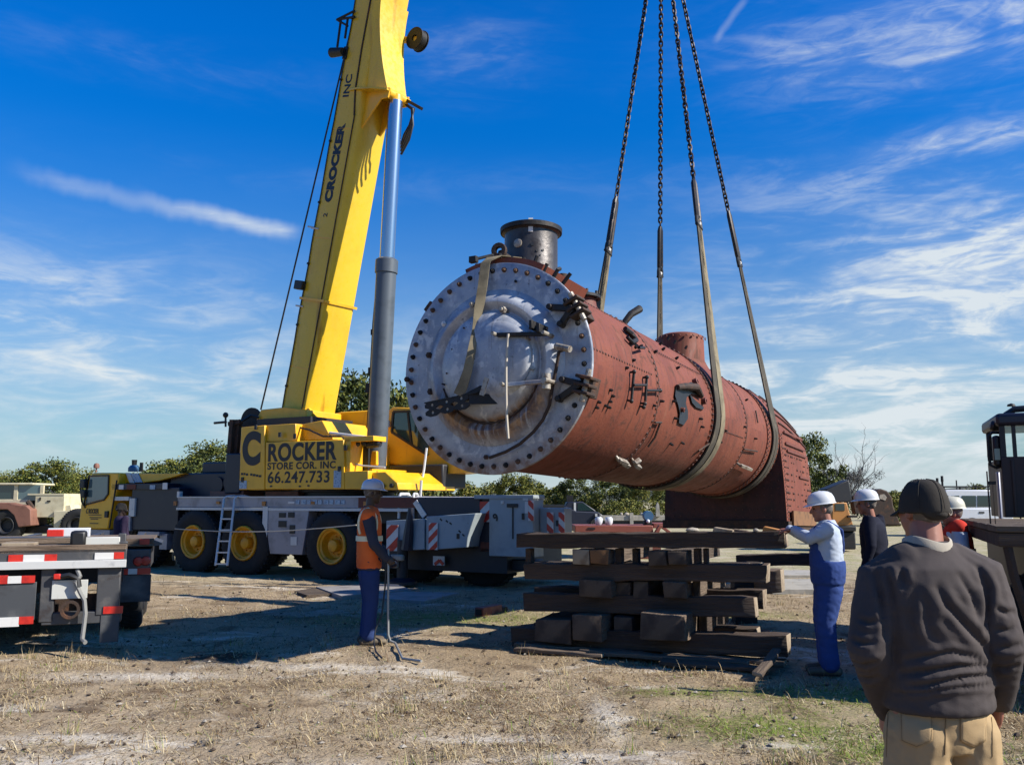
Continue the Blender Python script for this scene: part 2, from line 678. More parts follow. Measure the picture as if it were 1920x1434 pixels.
RED_OX = (0.235, 0.056, 0.034)
M['redox'] = mat('red oxide primer', RED_OX, 0.62, 0, [
    ((0.29, 0.088, 0.055), 0.9, 0.42, 0.75),
    ((0.20, 0.042, 0.024), 1.8, 0.50, 0.72, (0.35, 1, 1)),
    ((0.33, 0.14, 0.095), 3.0, 0.58, 0.80, (0.8, 1, 0.25)),
    ((0.095, 0.030, 0.020), 6.5, 0.66, 0.80),
    ((0.05, 0.025, 0.018), 26.0, 0.70, 0.80)], (9.0, 0.16, 0.02), rough_var=0.14)
M['redshade'] = mat('red sheet darkened as shade', (0.075, 0.022, 0.016), 0.75, 0, [((0.03, 0.014, 0.012), 3.0, 0.4, 0.7), ((0.13, 0.04, 0.026), 5.0, 0.58, 0.8)], (14.0, 0.3, 0.02))  # red darkened in the colour itself, painting the shade on the throat sheet
M['redox2'] = mat('dark red oxide', (0.15, 0.036, 0.021), 0.7, 0, [((0.08, 0.025, 0.016), 5.0, 0.5, 0.75), ((0.27, 0.08, 0.045), 3.0, 0.55, 0.8)], (14.0, 0.3, 0.02))
M['plate'] = mat('weathered silver front plate', (0.36, 0.39, 0.43), 0.48, 0.25, [
    ((0.27, 0.30, 0.35), 2.2, 0.40, 0.72),
    ((0.54, 0.56, 0.58), 1.5, 0.56, 0.80),
    ((0.15, 0.16, 0.18), 5.5, 0.62, 0.80),
    ((0.13, 0.065, 0.035), 3.3, 0.66, 0.80, (1, 1.3, 0.55)),
    ((0.035, 0.03, 0.03), 17.0, 0.70, 0.79)], (12.0, 0.16, 0.015), rough_var=0.12)
M['rust'] = mat('rusty iron', (0.055, 0.032, 0.022), 0.8, 0.2, [((0.16, 0.065, 0.03), 6.0, 0.5, 0.75), ((0.02, 0.018, 0.018), 9.0, 0.5, 0.7)], (30.0, 0.4, 0.02))
M['iron'] = mat('black iron', (0.020, 0.019, 0.020), 0.6, 0.4, [((0.06, 0.04, 0.03), 9.0, 0.55, 0.75)], (30.0, 0.3, 0.01))
M['boltsteel'] = mat('bare bolt steel', (0.42, 0.38, 0.32), 0.5, 0.3, [((0.14, 0.08, 0.05), 15.0, 0.45, 0.7)])
M['stack'] = mat('scorched stack steel', (0.085, 0.075, 0.070), 0.42, 0.55, [((0.22, 0.20, 0.19), 2.6, 0.45, 0.72, (1, 1, 0.5)), ((0.035, 0.026, 0.022), 4.0, 0.5, 0.72), ((0.20, 0.085, 0.05), 3.0, 0.60, 0.8, (1, 1, 0.7))], (16.0, 0.2, 0.02))
M['web'] = mat('worn sling webbing', (0.25, 0.205, 0.125), 0.9, 0, [((0.11, 0.09, 0.055), 4.0, 0.4, 0.7), ((0.30, 0.25, 0.16), 7.0, 0.58, 0.8)], (160.0, 0.5, 0.004))
M['webdark'] = mat('dirty dark sling webbing', (0.055, 0.045, 0.03), 0.9, 0, [((0.14, 0.11, 0.07), 4.0, 0.5, 0.75)], (160.0, 0.5, 0.004))
M['rope'] = mat('pale rope', (0.55, 0.49, 0.40), 0.9, 0, bump=(120.0, 0.6, 0.003))
M['chain'] = mat('chain steel', (0.030, 0.028, 0.030), 0.5, 0.6, [((0.08, 0.05, 0.035), 20.0, 0.5, 0.7)])
M['timber'] = mat('creosoted timber', (0.062, 0.038, 0.025), 0.85, 0, [((0.030, 0.018, 0.013), 3.0, 0.42, 0.7, (0.35, 3, 3)), ((0.14, 0.095, 0.065), 2.5, 0.56, 0.8, (0.25, 5, 5)), ((0.20, 0.15, 0.11), 9.0, 0.64, 0.80, (0.3, 3, 3))], (12.0, 0.9, 0.03, (0.25, 4, 4)), rand=0.45)
M['timber2'] = mat('weathered grey-brown timber', (0.155, 0.11, 0.075), 0.88, 0, [((0.07, 0.045, 0.03), 3.0, 0.42, 0.7, (0.35, 3, 3)), ((0.27, 0.21, 0.15), 2.5, 0.56, 0.8, (0.3, 4, 4)), ((0.05, 0.03, 0.02), 12.0, 0.66, 0.8)], (12.0, 0.9, 0.03, (0.25, 4, 4)), rand=0.4)
M['endgrain'] = mat('pale sawn timber', (0.34, 0.27, 0.19), 0.85, 0, [((0.2, 0.14, 0.09), 9.0, 0.45, 0.7), ((0.45, 0.38, 0.28), 5.0, 0.55, 0.8)], (30.0, 0.4, 0.01))
M['endbrown'] = mat('dark end grain', (0.10, 0.07, 0.048), 0.9, 0, [((0.045, 0.03, 0.022), 5.0, 0.4, 0.65), ((0.2, 0.15, 0.11), 7.0, 0.6, 0.8)], (25.0, 0.5, 0.01))
M['endorange'] = mat('orange-brown end grain', (0.22, 0.105, 0.042), 0.9, 0, [((0.10, 0.05, 0.025), 5.0, 0.45, 0.7)], (25.0, 0.5, 0.01))
M['cream'] = mat('cream machine paint', (0.56, 0.50, 0.34), 0.55, 0, [((0.42, 0.36, 0.23), 3.0, 0.45, 0.75), ((0.22, 0.12, 0.07), 5.0, 0.68, 0.82)])
M['rustpaint'] = mat('faded rust-brown paint', (0.25, 0.11, 0.075), 0.7, 0, [((0.15, 0.065, 0.045), 2.5, 0.45, 0.75)])
M['orange'] = mat('faded orange machine paint', (0.52, 0.22, 0.045), 0.6, 0, [((0.3, 0.12, 0.04), 2.5, 0.45, 0.75)])
M['concrete'] = mat('pale concrete', (0.40, 0.37, 0.32), 0.9, 0, [((0.28, 0.26, 0.22), 3.0, 0.45, 0.7)], (15, 0.3, 0.02))
M['stone'] = mat('pale stone', (0.42, 0.37, 0.30), 0.9, 0, [((0.24, 0.2, 0.16), 6.0, 0.45, 0.7)], (20, 0.5, 0.02))
M['steelplate'] = mat('trailer steel', (0.085, 0.085, 0.09), 0.5, 0.3, [((0.17, 0.16, 0.15), 4.0, 0.5, 0.75), ((0.05, 0.035, 0.03), 7.0, 0.55, 0.75)], (20, 0.15, 0.01))
M['flap'] = mat('dusty mud flap', (0.055, 0.06, 0.068), 0.7, 0, [((0.15, 0.15, 0.15), 2.5, 0.48, 0.75), ((0.03, 0.03, 0.033), 5.0, 0.5, 0.75)])
M['mint'] = mat('pale greenish trailer plate', (0.60, 0.60, 0.56), 0.6, 0, [((0.4, 0.36, 0.3), 4.0, 0.5, 0.75)])
M['mat'] = mat('worn plywood mat', (0.30, 0.28, 0.27), 0.85, 0, [((0.20, 0.18, 0.17), 2.0, 0.4, 0.7), ((0.36, 0.32, 0.26), 5.0, 0.55, 0.8)], (20, 0.3, 0.01))

# ------------------------------------------------------------------ ground
def gz_np(x, y):
    p = np.stack([x, y, np.zeros_like(x)], 1)
    near = np.clip((30 - np.abs(y - 8)) / 12, 0, 1) * np.clip((24 - np.abs(x)) / 6, 0, 1)
    z = 0.030 * vnoise(p, 0.35, 3, 2) + 0.022 * vnoise(p, 1.7, 5, 2) + 0.018 * vnoise(p, 5.0, 9, 2)
    z = z * near
    for mx, my, mr, mh in ((-3.05, 9.75, 0.34, 0.075), (-2.6, 9.6, 0.2, 0.04), (2.3, 5.8, 0.3, 0.03), (0.9, 5.7, 0.4, 0.03)):
        z = z + mh * np.exp(-(((x - mx) / mr) ** 2 + ((y - my) / (mr * 0.7)) ** 2))
    return z


def gz(x, y):
    return float(gz_np(np.array([x], dtype=float), np.array([y], dtype=float))[0])


def axis_coords(a, b, step, lo, hi):
    c = list(np.arange(a, b + 1e-6, step))
    s, x = step, b
    while x < hi:
        s *= 1.35
        x += s
        c.append(min(x, hi))
    s, x = step, a
    pre = []
    while x > lo:
        s *= 1.35
        x -= s
        pre.append(max(x, lo))
    return np.array(pre[::-1] + c)


SANDS = ((-1.3, 5.65, 0.55, 0.28), (-2.9, 6.0, 0.6, 0.18), (0.1, 5.7, 0.9, 0.20), (-3.6, 8.9, 0.9, 0.22), (-0.2, 6.6, 0.5, 0.12), (-3.1, 6.6, 0.6, 0.12), (1.9, 6.35, 0.32, 0.12), (-1.9, 9.4, 0.7, 0.2), (0.75, 7.2, 0.12, 0.7), (-4.4, 7.6, 0.5, 0.14), (0.5, 6.1, 0.5, 0.12))
gx = axis_coords(-11.0, 9.0, 0.075, -2500, 2500)
gy = axis_coords(3.0, 22.0, 0.075, -600, 3000)
XX, YY = np.meshgrid(gx, gy)
gzv = gz_np(XX.ravel(), YY.ravel())
gverts = np.stack([XX.ravel(), YY.ravel(), gzv], 1)
nx, ny = len(gx), len(gy)
ii = (np.arange(ny - 1)[:, None] * nx + np.arange(nx - 1)[None, :]).ravel()
gfaces = np.stack([ii, ii + 1, ii + nx + 1, ii + nx], 1)


def np_mesh(name, verts, faces, mats, midx=None, smooth=True):
    """faces: (n,k) array"""
    me = bpy.data.meshes.new(name)
    k = faces.shape[1]
    me.vertices.add(len(verts))
    me.vertices.foreach_set('co', verts.astype(np.float32).ravel())
    me.loops.add(faces.size)
    me.loops.foreach_set('vertex_index', faces.astype(np.int32).ravel())
    me.polygons.add(len(faces))
    me.polygons.foreach_set('loop_start', np.arange(0, faces.size, k, dtype=np.int32))
    me.polygons.foreach_set('loop_total', np.full(len(faces), k, dtype=np.int32))
    for mt in mats:
        me.materials.append(mt)
    if midx is not None:
        me.polygons.foreach_set('material_index', midx.astype(np.int32))
    me.polygons.foreach_set('use_smooth', np.full(len(faces), smooth))
    me.update(calc_edges=True)
    me.validate()
    return me


gm = bpy.data.materials.new('sandy field soil')
gm.use_nodes = True
T = NT(gm.node_tree)
tc = T.new('ShaderNodeTexCoord').outputs['Object']
n1 = T.noise(tc, 0.55, 5.0, 0.6, 0.3)
n2 = T.noise(T.mapping(tc, loc=(5, 9, 0)), 1.6, 6.0, 0.65, 0.4)
n3 = T.noise(T.mapping(tc, loc=(1, 4, 0)), 7.0, 6.0, 0.7)
n4 = T.noise(tc, 34.0, 4.0, 0.7)
n5 = T.noise(T.mapping(tc, loc=(8, 3, 0)), 14.0, 5.0, 0.7, 0.6)
c = T.mix(T.ramp(n1, 0.35, 0.65), (0.2581, 0.1927, 0.1191), (0.3324, 0.2576, 0.1704))
c = T.mix(T.ramp(n2, 0.50, 0.66), c, (0.1374, 0.0969, 0.0601))
c = T.mix(T.m('MULTIPLY', T.ramp(n3, 0.55, 0.72), 0.75), c, (0.0830, 0.0574, 0.0369))
gsep = T.new('ShaderNodeSeparateXYZ')
T.l.new(tc, gsep.inputs[0])


def gblob(x, y, rx, ry):
    a = T.m('DIVIDE', T.m('SUBTRACT', gsep.outputs[0], x), rx)
    b = T.m('DIVIDE', T.m('SUBTRACT', gsep.outputs[1], y), ry)
    return T.m('POWER', 2.71828, T.m('MULTIPLY', T.m('ADD', T.m('MULTIPLY', a, a), T.m('MULTIPLY', b, b)), -1.0))


sand = T.m('MULTIPLY', T.ramp(T.noise(T.mapping(tc, scale=(0.8, 1.3, 1), loc=(2.2, 7.1, 0)), 0.62, 5.0, 0.62, 0.9), 0.545, 0.64), T.ramp(n3, 0.33, 0.55))
for q_ in SANDS:
    sand = T.m('ADD', sand, T.m('MULTIPLY', gblob(*q_), T.ramp(n3, 0.30, 0.52)))
sand = T.m('MULTIPLY', sand, 1.0, clamp=True)
c = T.mix(T.m('MULTIPLY', sand, 0.9), c, (0.4918, 0.4388, 0.3609))
c = T.mix(T.m('MULTIPLY', T.ramp(n4, 0.56, 0.70), 0.75), c, (0.0541, 0.0373, 0.0242))
c = T.mix(T.m('MULTIPLY', T.ramp(n5, 0.60, 0.70), 0.55), c, (0.3565, 0.3129, 0.2412))
GREENS = [(1.95, 6.9, 0.75, 0.5), (1.6, 8.1, 0.55, 0.2), (-4.5, 6.1, 0.3, 0.2), (3.2, 7.9, 0.9, 0.5), (2.6, 6.1, 0.5, 0.4), (-1.0, 13.0, 1.8, 0.8), (4.0, 6.0, 0.5, 0.5), (2.9, 13.5, 1.3, 0.5)]
gr = None
for g in GREENS:
    b_ = gblob(*g)
    gr = b_ if gr is None else T.m('ADD', gr, b_)
gr = T.m('MULTIPLY', gr, T.ramp(n5, 0.36, 0.58), clamp=True)
c = T.mix(T.m('MULTIPLY', gr, 0.8), c, (0.1254, 0.1558, 0.0228))
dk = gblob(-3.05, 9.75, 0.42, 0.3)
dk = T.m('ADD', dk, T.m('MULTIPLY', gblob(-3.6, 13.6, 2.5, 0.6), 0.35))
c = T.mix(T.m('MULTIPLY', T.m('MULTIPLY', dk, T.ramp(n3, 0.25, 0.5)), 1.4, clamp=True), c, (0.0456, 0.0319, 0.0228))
far = T.ramp(gsep.outputs[1], 17.0, 24.0)
c = T.mix(T.m('MULTIPLY', far, 0.6), c, T.mix(T.ramp(n2, 0.4, 0.6), (0.3952, 0.3458, 0.2356), (0.3040, 0.3040, 0.1444)))
bs = T.new('ShaderNodeBsdfPrincipled')
T.put(bs.inputs['Base Color'], c)
bs.inputs['Roughness'].default_value = 0.95
bs.inputs['Specular IOR Level'].default_value = 0.15
bp = T.new('ShaderNodeBump')
bp.inputs['Strength'].default_value = 0.9
bp.inputs['Distance'].default_value = 0.04
hgt = T.m('ADD', T.m('MULTIPLY', n5, 0.6), T.m('ADD', T.m('MULTIPLY', n4, 0.35), T.m('MULTIPLY', n3, 0.7)))
T.put(bp.inputs['Height'], hgt)
T.l.new(bp.outputs[0], bs.inputs['Normal'])
o_ = T.new('ShaderNodeOutputMaterial')
T.l.new(bs.outputs[0], o_.inputs['Surface'])
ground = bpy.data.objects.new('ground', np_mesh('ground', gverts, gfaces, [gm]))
COL.objects.link(ground)
tag(ground, 'dry sandy field with straw coloured grass and bare patches', kind='structure')

# far low hills behind everything
hm = mat('far wooded hill', (0.060, 0.070, 0.050), 0.95, 0, [((0.10, 0.10, 0.065), 0.02, 0.4, 0.7), ((0.035, 0.045, 0.04), 0.06, 0.5, 0.7)])
hx = np.linspace(-1100, 1100, 260)
hv, hf = [], []
for k, x in enumerate(hx):
    top = 10.0 + 3.2 * math.sin(x * 0.011) + 2.2 * math.sin(x * 0.043 + 1) + 1.6 * random.random() + (4.5 if x > 180 else 0)
    for j, (dy, q) in enumerate(((-60, 0), (-20, 0.75), (0, 1.0), (60, 0.9), (160, 0.0))):
        hv.append((x, 900 + dy + 30 * math.sin(x * 0.006), top * q - 0.2))
for k in range(len(hx) - 1):
    for j in range(4):
        a = k * 5 + j
        hf.append((a, a + 5, a + 6, a + 1))
hills = bpy.data.objects.new('hills', np_mesh('hills', np.array(hv), np.array(hf), [hm]))
COL.objects.link(hills)
tag(hills, 'low dark wooded hill line along the horizon', kind='structure')

# ------------------------------------------------------------------ trees
LEAF = [mat('leaf olive', (0.20, 0.20, 0.030), 0.7, 0, [((0.145, 0.155, 0.026), 0.9, 0.4, 0.65)], spec=0.3),
        mat('leaf green', (0.115, 0.145, 0.028), 0.7, 0, [((0.075, 0.10, 0.022), 0.9, 0.4, 0.65)], spec=0.3),
        mat('leaf dark', (0.045, 0.062, 0.016), 0.7, spec=0.3),
        mat('leaf yellow', (0.25, 0.215, 0.04), 0.7, spec=0.3)]
BARK = mat('bark', (0.085, 0.068, 0.055), 0.9, 0, [((0.045, 0.036, 0.03), 4.0, 0.4, 0.7, (1, 1, 0.3))], (12, 0.6, 0.03))
TWIG = mat('bare grey twigs', (0.115, 0.105, 0.10), 0.9)


def leaf_cloud(clumps, per, leaf, seed, weights=(0.4, 0.35, 0.15, 0.1)):
    """clumps: (n,4) x y z r; small leaf faces spread through each clump"""
    rg = np.random.default_rng(seed)
    P_, S_, I_ = [], [], []
    for cx, cy, cz, r in clumps:
        k = int(per * (0.6 + 0.8 * rg.random()))
        d = rg.normal(size=(k, 3))
        d /= np.linalg.norm(d, axis=1)[:, None]
        q = d * (r * rg.random(k) ** 0.45)[:, None] * np.array([1, 1, 0.75])
        P_.append(q + np.array([cx, cy, cz]))
        w = np.array(weights) * (0.4 + rg.random(4) * 1.2)
        I_.append(rg.choice(4, size=k, p=w / w.sum()))
        S_.append(leaf * (0.55 + 0.9 * rg.random(k)))
    p, s, mi = np.concatenate(P_), np.concatenate(S_), np.concatenate(I_)
    n = len(p)
    a = rg.normal(size=(n, 3))
    a /= np.linalg.norm(a, axis=1)[:, None]
    b = np.cross(a, rg.normal(size=(n, 3)))
    b /= np.linalg.norm(b, axis=1)[:, None]
    a, b = a * s[:, None], b * (s * 0.6)[:, None]
    vs = np.stack([p - a, p + b * 0.9, p + a, p - b * 0.9], 1).reshape(-1, 3)
    fs = np.arange(4 * n).reshape(-1, 4)
    return vs, fs, mi


def branchy(mb, base, tip, r, rg, depth=3, mi=0):
    pts = [base]
    d = tip - base
    for t in (0.35, 0.7, 1.0):
        pts.append(base + d * t + V((rg.uniform(-1, 1), rg.uniform(-1, 1), rg.uniform(-0.5, 0.5))) * d.length * 0.07)
    mb.tube(pts, [r, r * 0.8, r * 0.6, r * 0.35], 6 if depth > 1 else 4, mi)
    if depth > 0:
        for k in range(3 if depth > 1 else 4):
            b = pts[1 + k % 3]
            nd = (d.normalized() + V((rg.uniform(-1, 1), rg.uniform(-1, 1), rg.uniform(-0.3, 0.7))) * 0.9).normalized()
            branchy(mb, b, b + nd * d.length * rg.uniform(0.35, 0.6), r * 0.5, rg, depth - 1, mi)


def make_tree(seed, h, w, trunk_h, nclump, per, leaf, weights):
    """meshes of one kind of tree, base at origin"""
    rg = random.Random(seed)
    cl = []
    for k in range(nclump):
        a = rg.uniform(0, 2 * math.pi)
        t = rg.random()
        z = trunk_h + (h - trunk_h) * t
        prof = math.sin(math.pi * (0.12 + 0.80 * t)) ** 0.7
        rad = w / 2 * prof * math.sqrt(rg.uniform(0.15, 1.0)) * rg.uniform(0.8, 1.12)
        cl.append((rad * math.cos(a), rad * math.sin(a), z - 0.1 * h * rg.random(), w * rg.choice((0.05, 0.07, 0.09, 0.12, 0.15))))
    vs, fs, mi = leaf_cloud(cl, per, leaf, seed, weights)
    crown = np_mesh('crown', vs, fs, LEAF, mi, smooth=False)
    mb = MB()
    mb.tube([(0, 0, -0.1), (0.03 * h * rg.uniform(-1, 1), 0, trunk_h * 0.6), (0.02 * h, 0.02 * h, trunk_h + 0.3 * (h - trunk_h))], [0.035 * h, 0.028 * h, 0.015 * h], 8)
    for k in range(6):
        c0 = cl[rg.randrange(len(cl))]
        branchy(mb, V((0, 0, trunk_h * rg.uniform(0.6, 1.2))), V(c0[:3]) * 0.78, 0.010 * h, rg, 1)
    trunk = mb.mesh('trunk', BARK)
    return trunk, crown, float(np.percentile(vs[:, 2], 99.6))


TREES = [make_tree(1, 6.0, 6.4, 0.9, 110, 150, 0.105, (0.45, 0.3, 0.1, 0.15)),
         make_tree(2, 5.6, 7.2, 0.7, 120, 150, 0.105, (0.3, 0.45, 0.2, 0.05)),
         make_tree(3, 6.6, 6.0, 1.1, 112, 150, 0.11, (0.2, 0.45, 0.35, 0.0)),
         make_tree(4, 3.0, 5.6, 0.2, 80, 130, 0.10, (0.45, 0.25, 0.1, 0.2))]


def put_tree(name, kind, px, ytop, Y, label, cat='tree', group='trees along the edge of the field', wscale=1.0, rz=None):
    base = on_ground(px, 940)
    x = ray(px, 900).x * Y
    h = at(px, ytop, Y).z
    hs = TREES[kind][2]
    t = thing(name, label, cat, (x, Y, -0.05), random.uniform(0, 6.28) if rz is None else rz, group)
    k = h / hs
    t.scale = (k * wscale, k * wscale, k)
    place_mesh('trunk', TREES[kind][0], t)
    place_mesh('crown', TREES[kind][1], t)
    return t

# ------------------------------------------------------------------ the boiler hanging in its slings
BU = ray(1883, 995).normalized()
BY = V((0, 0, 1)).cross(BU).normalized()
BW = BU.cross(BY)
B0 = at(925, 688, 9.0)
MB_ = Matrix(((BU.x, BY.x, BW.x, B0.x), (BU.y, BY.y, BW.y, B0.y), (BU.z, BY.z, BW.z, B0.z), (0, 0, 0, 1)))
MBI = MB_.inverted()
boiler = thing('steam_boiler', 'rusty red locomotive boiler with silver front plate hanging from slings', 'boiler', matrix=MB_)
RB = 1.035          # barrel radius
EYEL = MBI @ V((0, 0, EYE))


def b_ray(px, py):
    return (MBI.to_3x3() @ ray(px, py)).normalized()


def on_plate(px, py, out=0.0):
    """point of the front plate (boiler frame) seen at a pixel"""
    d = b_ray(px, py)
    return EYEL + d * ((-out - EYEL.x) / d.x)


def on_barrel(px, py, rad=RB):
    d = b_ray(px, py)
    a = d.y * d.y + d.z * d.z
    b = EYEL.y * d.y + EYEL.z * d.z
    c = EYEL.y ** 2 + EYEL.z ** 2 - rad * rad
    q = b * b - a * c
    t = (-b - math.sqrt(max(q, 0.0))) / a
    return EYEL + d * t


def rad_dir(p):
    return V((0, p.y, p.z)).normalized()


XL = V((1, 0, 0))
M['rivet'] = mat('dark rivet heads', (0.085, 0.032, 0.022), 0.7, 0, [((0.2, 0.07, 0.045), 3.0, 0.5, 0.75), ((0.03, 0.02, 0.018), 9.0, 0.5, 0.7)])
M['rustbolt'] = mat('rusty bolt', (0.14, 0.075, 0.045), 0.75, 0.2, [((0.05, 0.035, 0.03), 14.0, 0.45, 0.7), ((0.33, 0.30, 0.27), 10.0, 0.62, 0.75)])
# the silver front: blotches, vertical drip streaks, a rust stain under the door and round the rim
pm = bpy.data.materials.new('stained silver front')
pm.use_nodes = True
T = NT(pm.node_tree)
tc = T.new('ShaderNodeTexCoord').outputs['Object']
sp_ = T.new('ShaderNodeSeparateXYZ')
T.l.new(tc, sp_.inputs[0])
py_, pz_ = sp_.outputs[1], sp_.outputs[2]
rr_ = T.m('SQRT', T.m('ADD', T.m('MULTIPLY', py_, py_), T.m('MULTIPLY', pz_, pz_)))
na = T.noise(tc, 2.0, 6.0, 0.62, 0.4)
nb = T.noise(T.mapping(tc, loc=(3, 1, 2)), 6.5, 6.0, 0.68, 0.3)
nc = T.noise(T.mapping(tc, loc=(9, 4, 2)), 19.0, 4.0, 0.6)
nd_ = T.noise(T.mapping(tc, scale=(1, 9.0, 1.1), loc=(0, 2, 5)), 2.2, 5.0, 0.65, 0.2)
c = T.mix(T.ramp(na, 0.36, 0.66), (0.3360, 0.3528, 0.3822), (0.2184, 0.2394, 0.2814))
c = T.mix(T.m('MULTIPLY', T.ramp(nb, 0.50, 0.64), 0.9), c, (0.4704, 0.4830, 0.4956))
c = T.mix(T.m('MULTIPLY', T.ramp(nb, 0.30, 0.44, 1.0, 0.0), 0.55), c, (0.1260, 0.1344, 0.1596))
c = T.mix(T.m('MULTIPLY', T.ramp(nd_, 0.56, 0.72), 0.45), c, (0.1176, 0.1008, 0.0966))
low = T.ramp(pz_, -0.05, -0.40)
ringm = T.m('MULTIPLY', T.ramp(rr_, 0.50, 0.58), T.ramp(rr_, 0.86, 0.68))
stain = T.m('MULTIPLY', T.m('MULTIPLY', low, ringm), T.ramp(nd_, 0.26, 0.52))
c = T.mix(T.m('MULTIPLY', stain, 0.95), c, T.mix(T.ramp(nb, 0.36, 0.58), (0.3024, 0.1680, 0.0714), (0.0714, 0.0294, 0.0151)))
rim_ = T.m('MULTIPLY', T.m('MULTIPLY', T.ramp(rr_, 0.90, 1.06), T.ramp(pz_, -0.2, -0.9)), T.ramp(nb, 0.35, 0.6))
c = T.mix(T.m('MULTIPLY', rim_, 0.9), c, (0.1344, 0.0714, 0.0420))
c = T.mix(T.m('MULTIPLY', T.ramp(nc, 0.66, 0.74), 0.85), c, (0.0294, 0.0269, 0.0294))
bs = T.new('ShaderNodeBsdfPrincipled')
T.put(bs.inputs['Base Color'], c)
T.put(bs.inputs['Roughness'], T.ramp(nb, 0.3, 0.7, 0.35, 0.62))
T.put(bs.inputs['Metallic'], T.m('MULTIPLY', T.ramp(stain, 0.0, 0.5, 1.0, 0.0), 0.25))
bp_ = T.new('ShaderNodeBump')
bp_.inputs['Strength'].default_value = 0.25
bp_.inputs['Distance'].default_value = 0.012
T.put(bp_.inputs['Height'], T.m('ADD', nb, T.m('MULTIPLY', nc, 0.5)))
T.l.new(bp_.outputs[0], bs.inputs['Normal'])
oo = T.new('ShaderNodeOutputMaterial')
T.l.new(bs.outputs[0], oo.inputs['Surface'])
M['plate'] = pm

# patchy primer of the shell: chalky fade, dark scabs, rust runs that follow the plates downwards
sm_ = bpy.data.materials.new('patchy red primer')
sm_.use_nodes = True
T = NT(sm_.node_tree)
tc = T.new('ShaderNodeTexCoord').outputs['Object']
sp_ = T.new('ShaderNodeSeparateXYZ')
T.l.new(tc, sp_.inputs[0])
px_, py_, pz_ = sp_.outputs
ang = T.m('ARCTAN2', pz_, py_)
un = T.xyz(px_, T.m('MULTIPLY', ang, 1.04), 0.0)
na = T.noise(un, 0.9, 6.0, 0.62, 0.5)
nb = T.noise(T.mapping(un, scale=(3.4, 0.55, 1), loc=(4, 2, 0)), 1.6, 6.0, 0.66, 0.3)
nc = T.noise(T.mapping(un, loc=(7, 3, 0)), 5.5, 6.0, 0.68, 0.4)
nd_ = T.noise(T.mapping(un, loc=(1, 8, 0)), 24.0, 4.0, 0.6)
ne = T.noise(T.mapping(un, scale=(9.0, 0.8, 1), loc=(2, 5, 0)), 1.7, 5.0, 0.6, 0.2)
c = T.mix(T.ramp(na, 0.35, 0.65), (0.1294, 0.0306, 0.0157), (0.1668, 0.0439, 0.0225))
c = T.mix(T.m('MULTIPLY', T.ramp(nb, 0.50, 0.70), 0.75), c, (0.0919, 0.0227, 0.0134))
c = T.mix(T.m('MULTIPLY', T.ramp(nb, 0.28, 0.42, 1.0, 0.0), 0.7), c, (0.1804, 0.0653, 0.0364))
c = T.mix(T.m('MULTIPLY', T.ramp(ne, 0.55, 0.70), 0.8), c, (0.0579, 0.0200, 0.0121))
c = T.mix(T.m('MULTIPLY', T.ramp(nc, 0.54, 0.66), 0.85), c, (0.0715, 0.0239, 0.0134))
c = T.mix(T.m('MULTIPLY', T.ramp(nc, 0.26, 0.36, 1.0, 0.0), 0.5), c, (0.1940, 0.0799, 0.0473))
c = T.mix(T.m('MULTIPLY', T.ramp(nd_, 0.62, 0.70), 0.9), c, (0.0306, 0.0147, 0.0097))
bs = T.new('ShaderNodeBsdfPrincipled')
T.put(bs.inputs['Base Color'], c)
T.put(bs.inputs['Roughness'], T.ramp(nc, 0.3, 0.7, 0.58, 0.82))
bs.inputs['Specular IOR Level'].default_value = 0.35
bp_ = T.new('ShaderNodeBump')
bp_.inputs['Strength'].default_value = 0.35
bp_.inputs['Distance'].default_value = 0.02
T.put(bp_.inputs['Height'], T.m('ADD', T.m('ADD', T.m('MULTIPLY', na, 1.2), nc), T.m('MULTIPLY', nd_, 0.3)))
T.l.new(bp_.outputs[0], bs.inputs['Normal'])
oo = T.new('ShaderNodeOutputMaterial')
T.l.new(bs.outputs[0], oo.inputs['Surface'])
M['shell'] = sm_
# --- shell courses, each lapped over the next
COURSES = [('smokebox_shell', 0.02, 2.12, RB), ('barrel_course', 2.06, 4.42, RB - 0.014), ('barrel_course', 4.36, 6.26, RB - 0.002), ('barrel_course', 6.20, 7.72, RB - 0.014), ('barrel_course', 7.66, 8.60, RB + 0.004)]
for nm, x0, x1, r in COURSES:
    mb = MB()
    mb.lathe([(r - 0.02, x0), (r, x0 + 0.004), (r, x1), (r - 0.02, x1 + 0.004)], ax=XL, n=96)
    mb.build(nm, M['shell'], boiler)


def rivet_mb(mb, p, n, r, h=0.55, k=6):
    n = V(n).normalized()
    x, y = perp(n)
    vs = []
    for rr, hh in ((1.0, -0.1), (0.72, h * 0.8)):
        vs += [p + n * (hh * r) + (x * math.cos(2 * math.pi * i / k) + y * math.sin(2 * math.pi * i / k)) * (rr * r) for i in range(k)]
    vs.append(p + n * (h * r * 1.15))
    fs = [(i, (i + 1) % k, k + (i + 1) % k, k + i) for i in range(k)] + [(k + i, k + (i + 1) % k, 2 * k) for i in range(k)]
    mb.add(vs, fs)


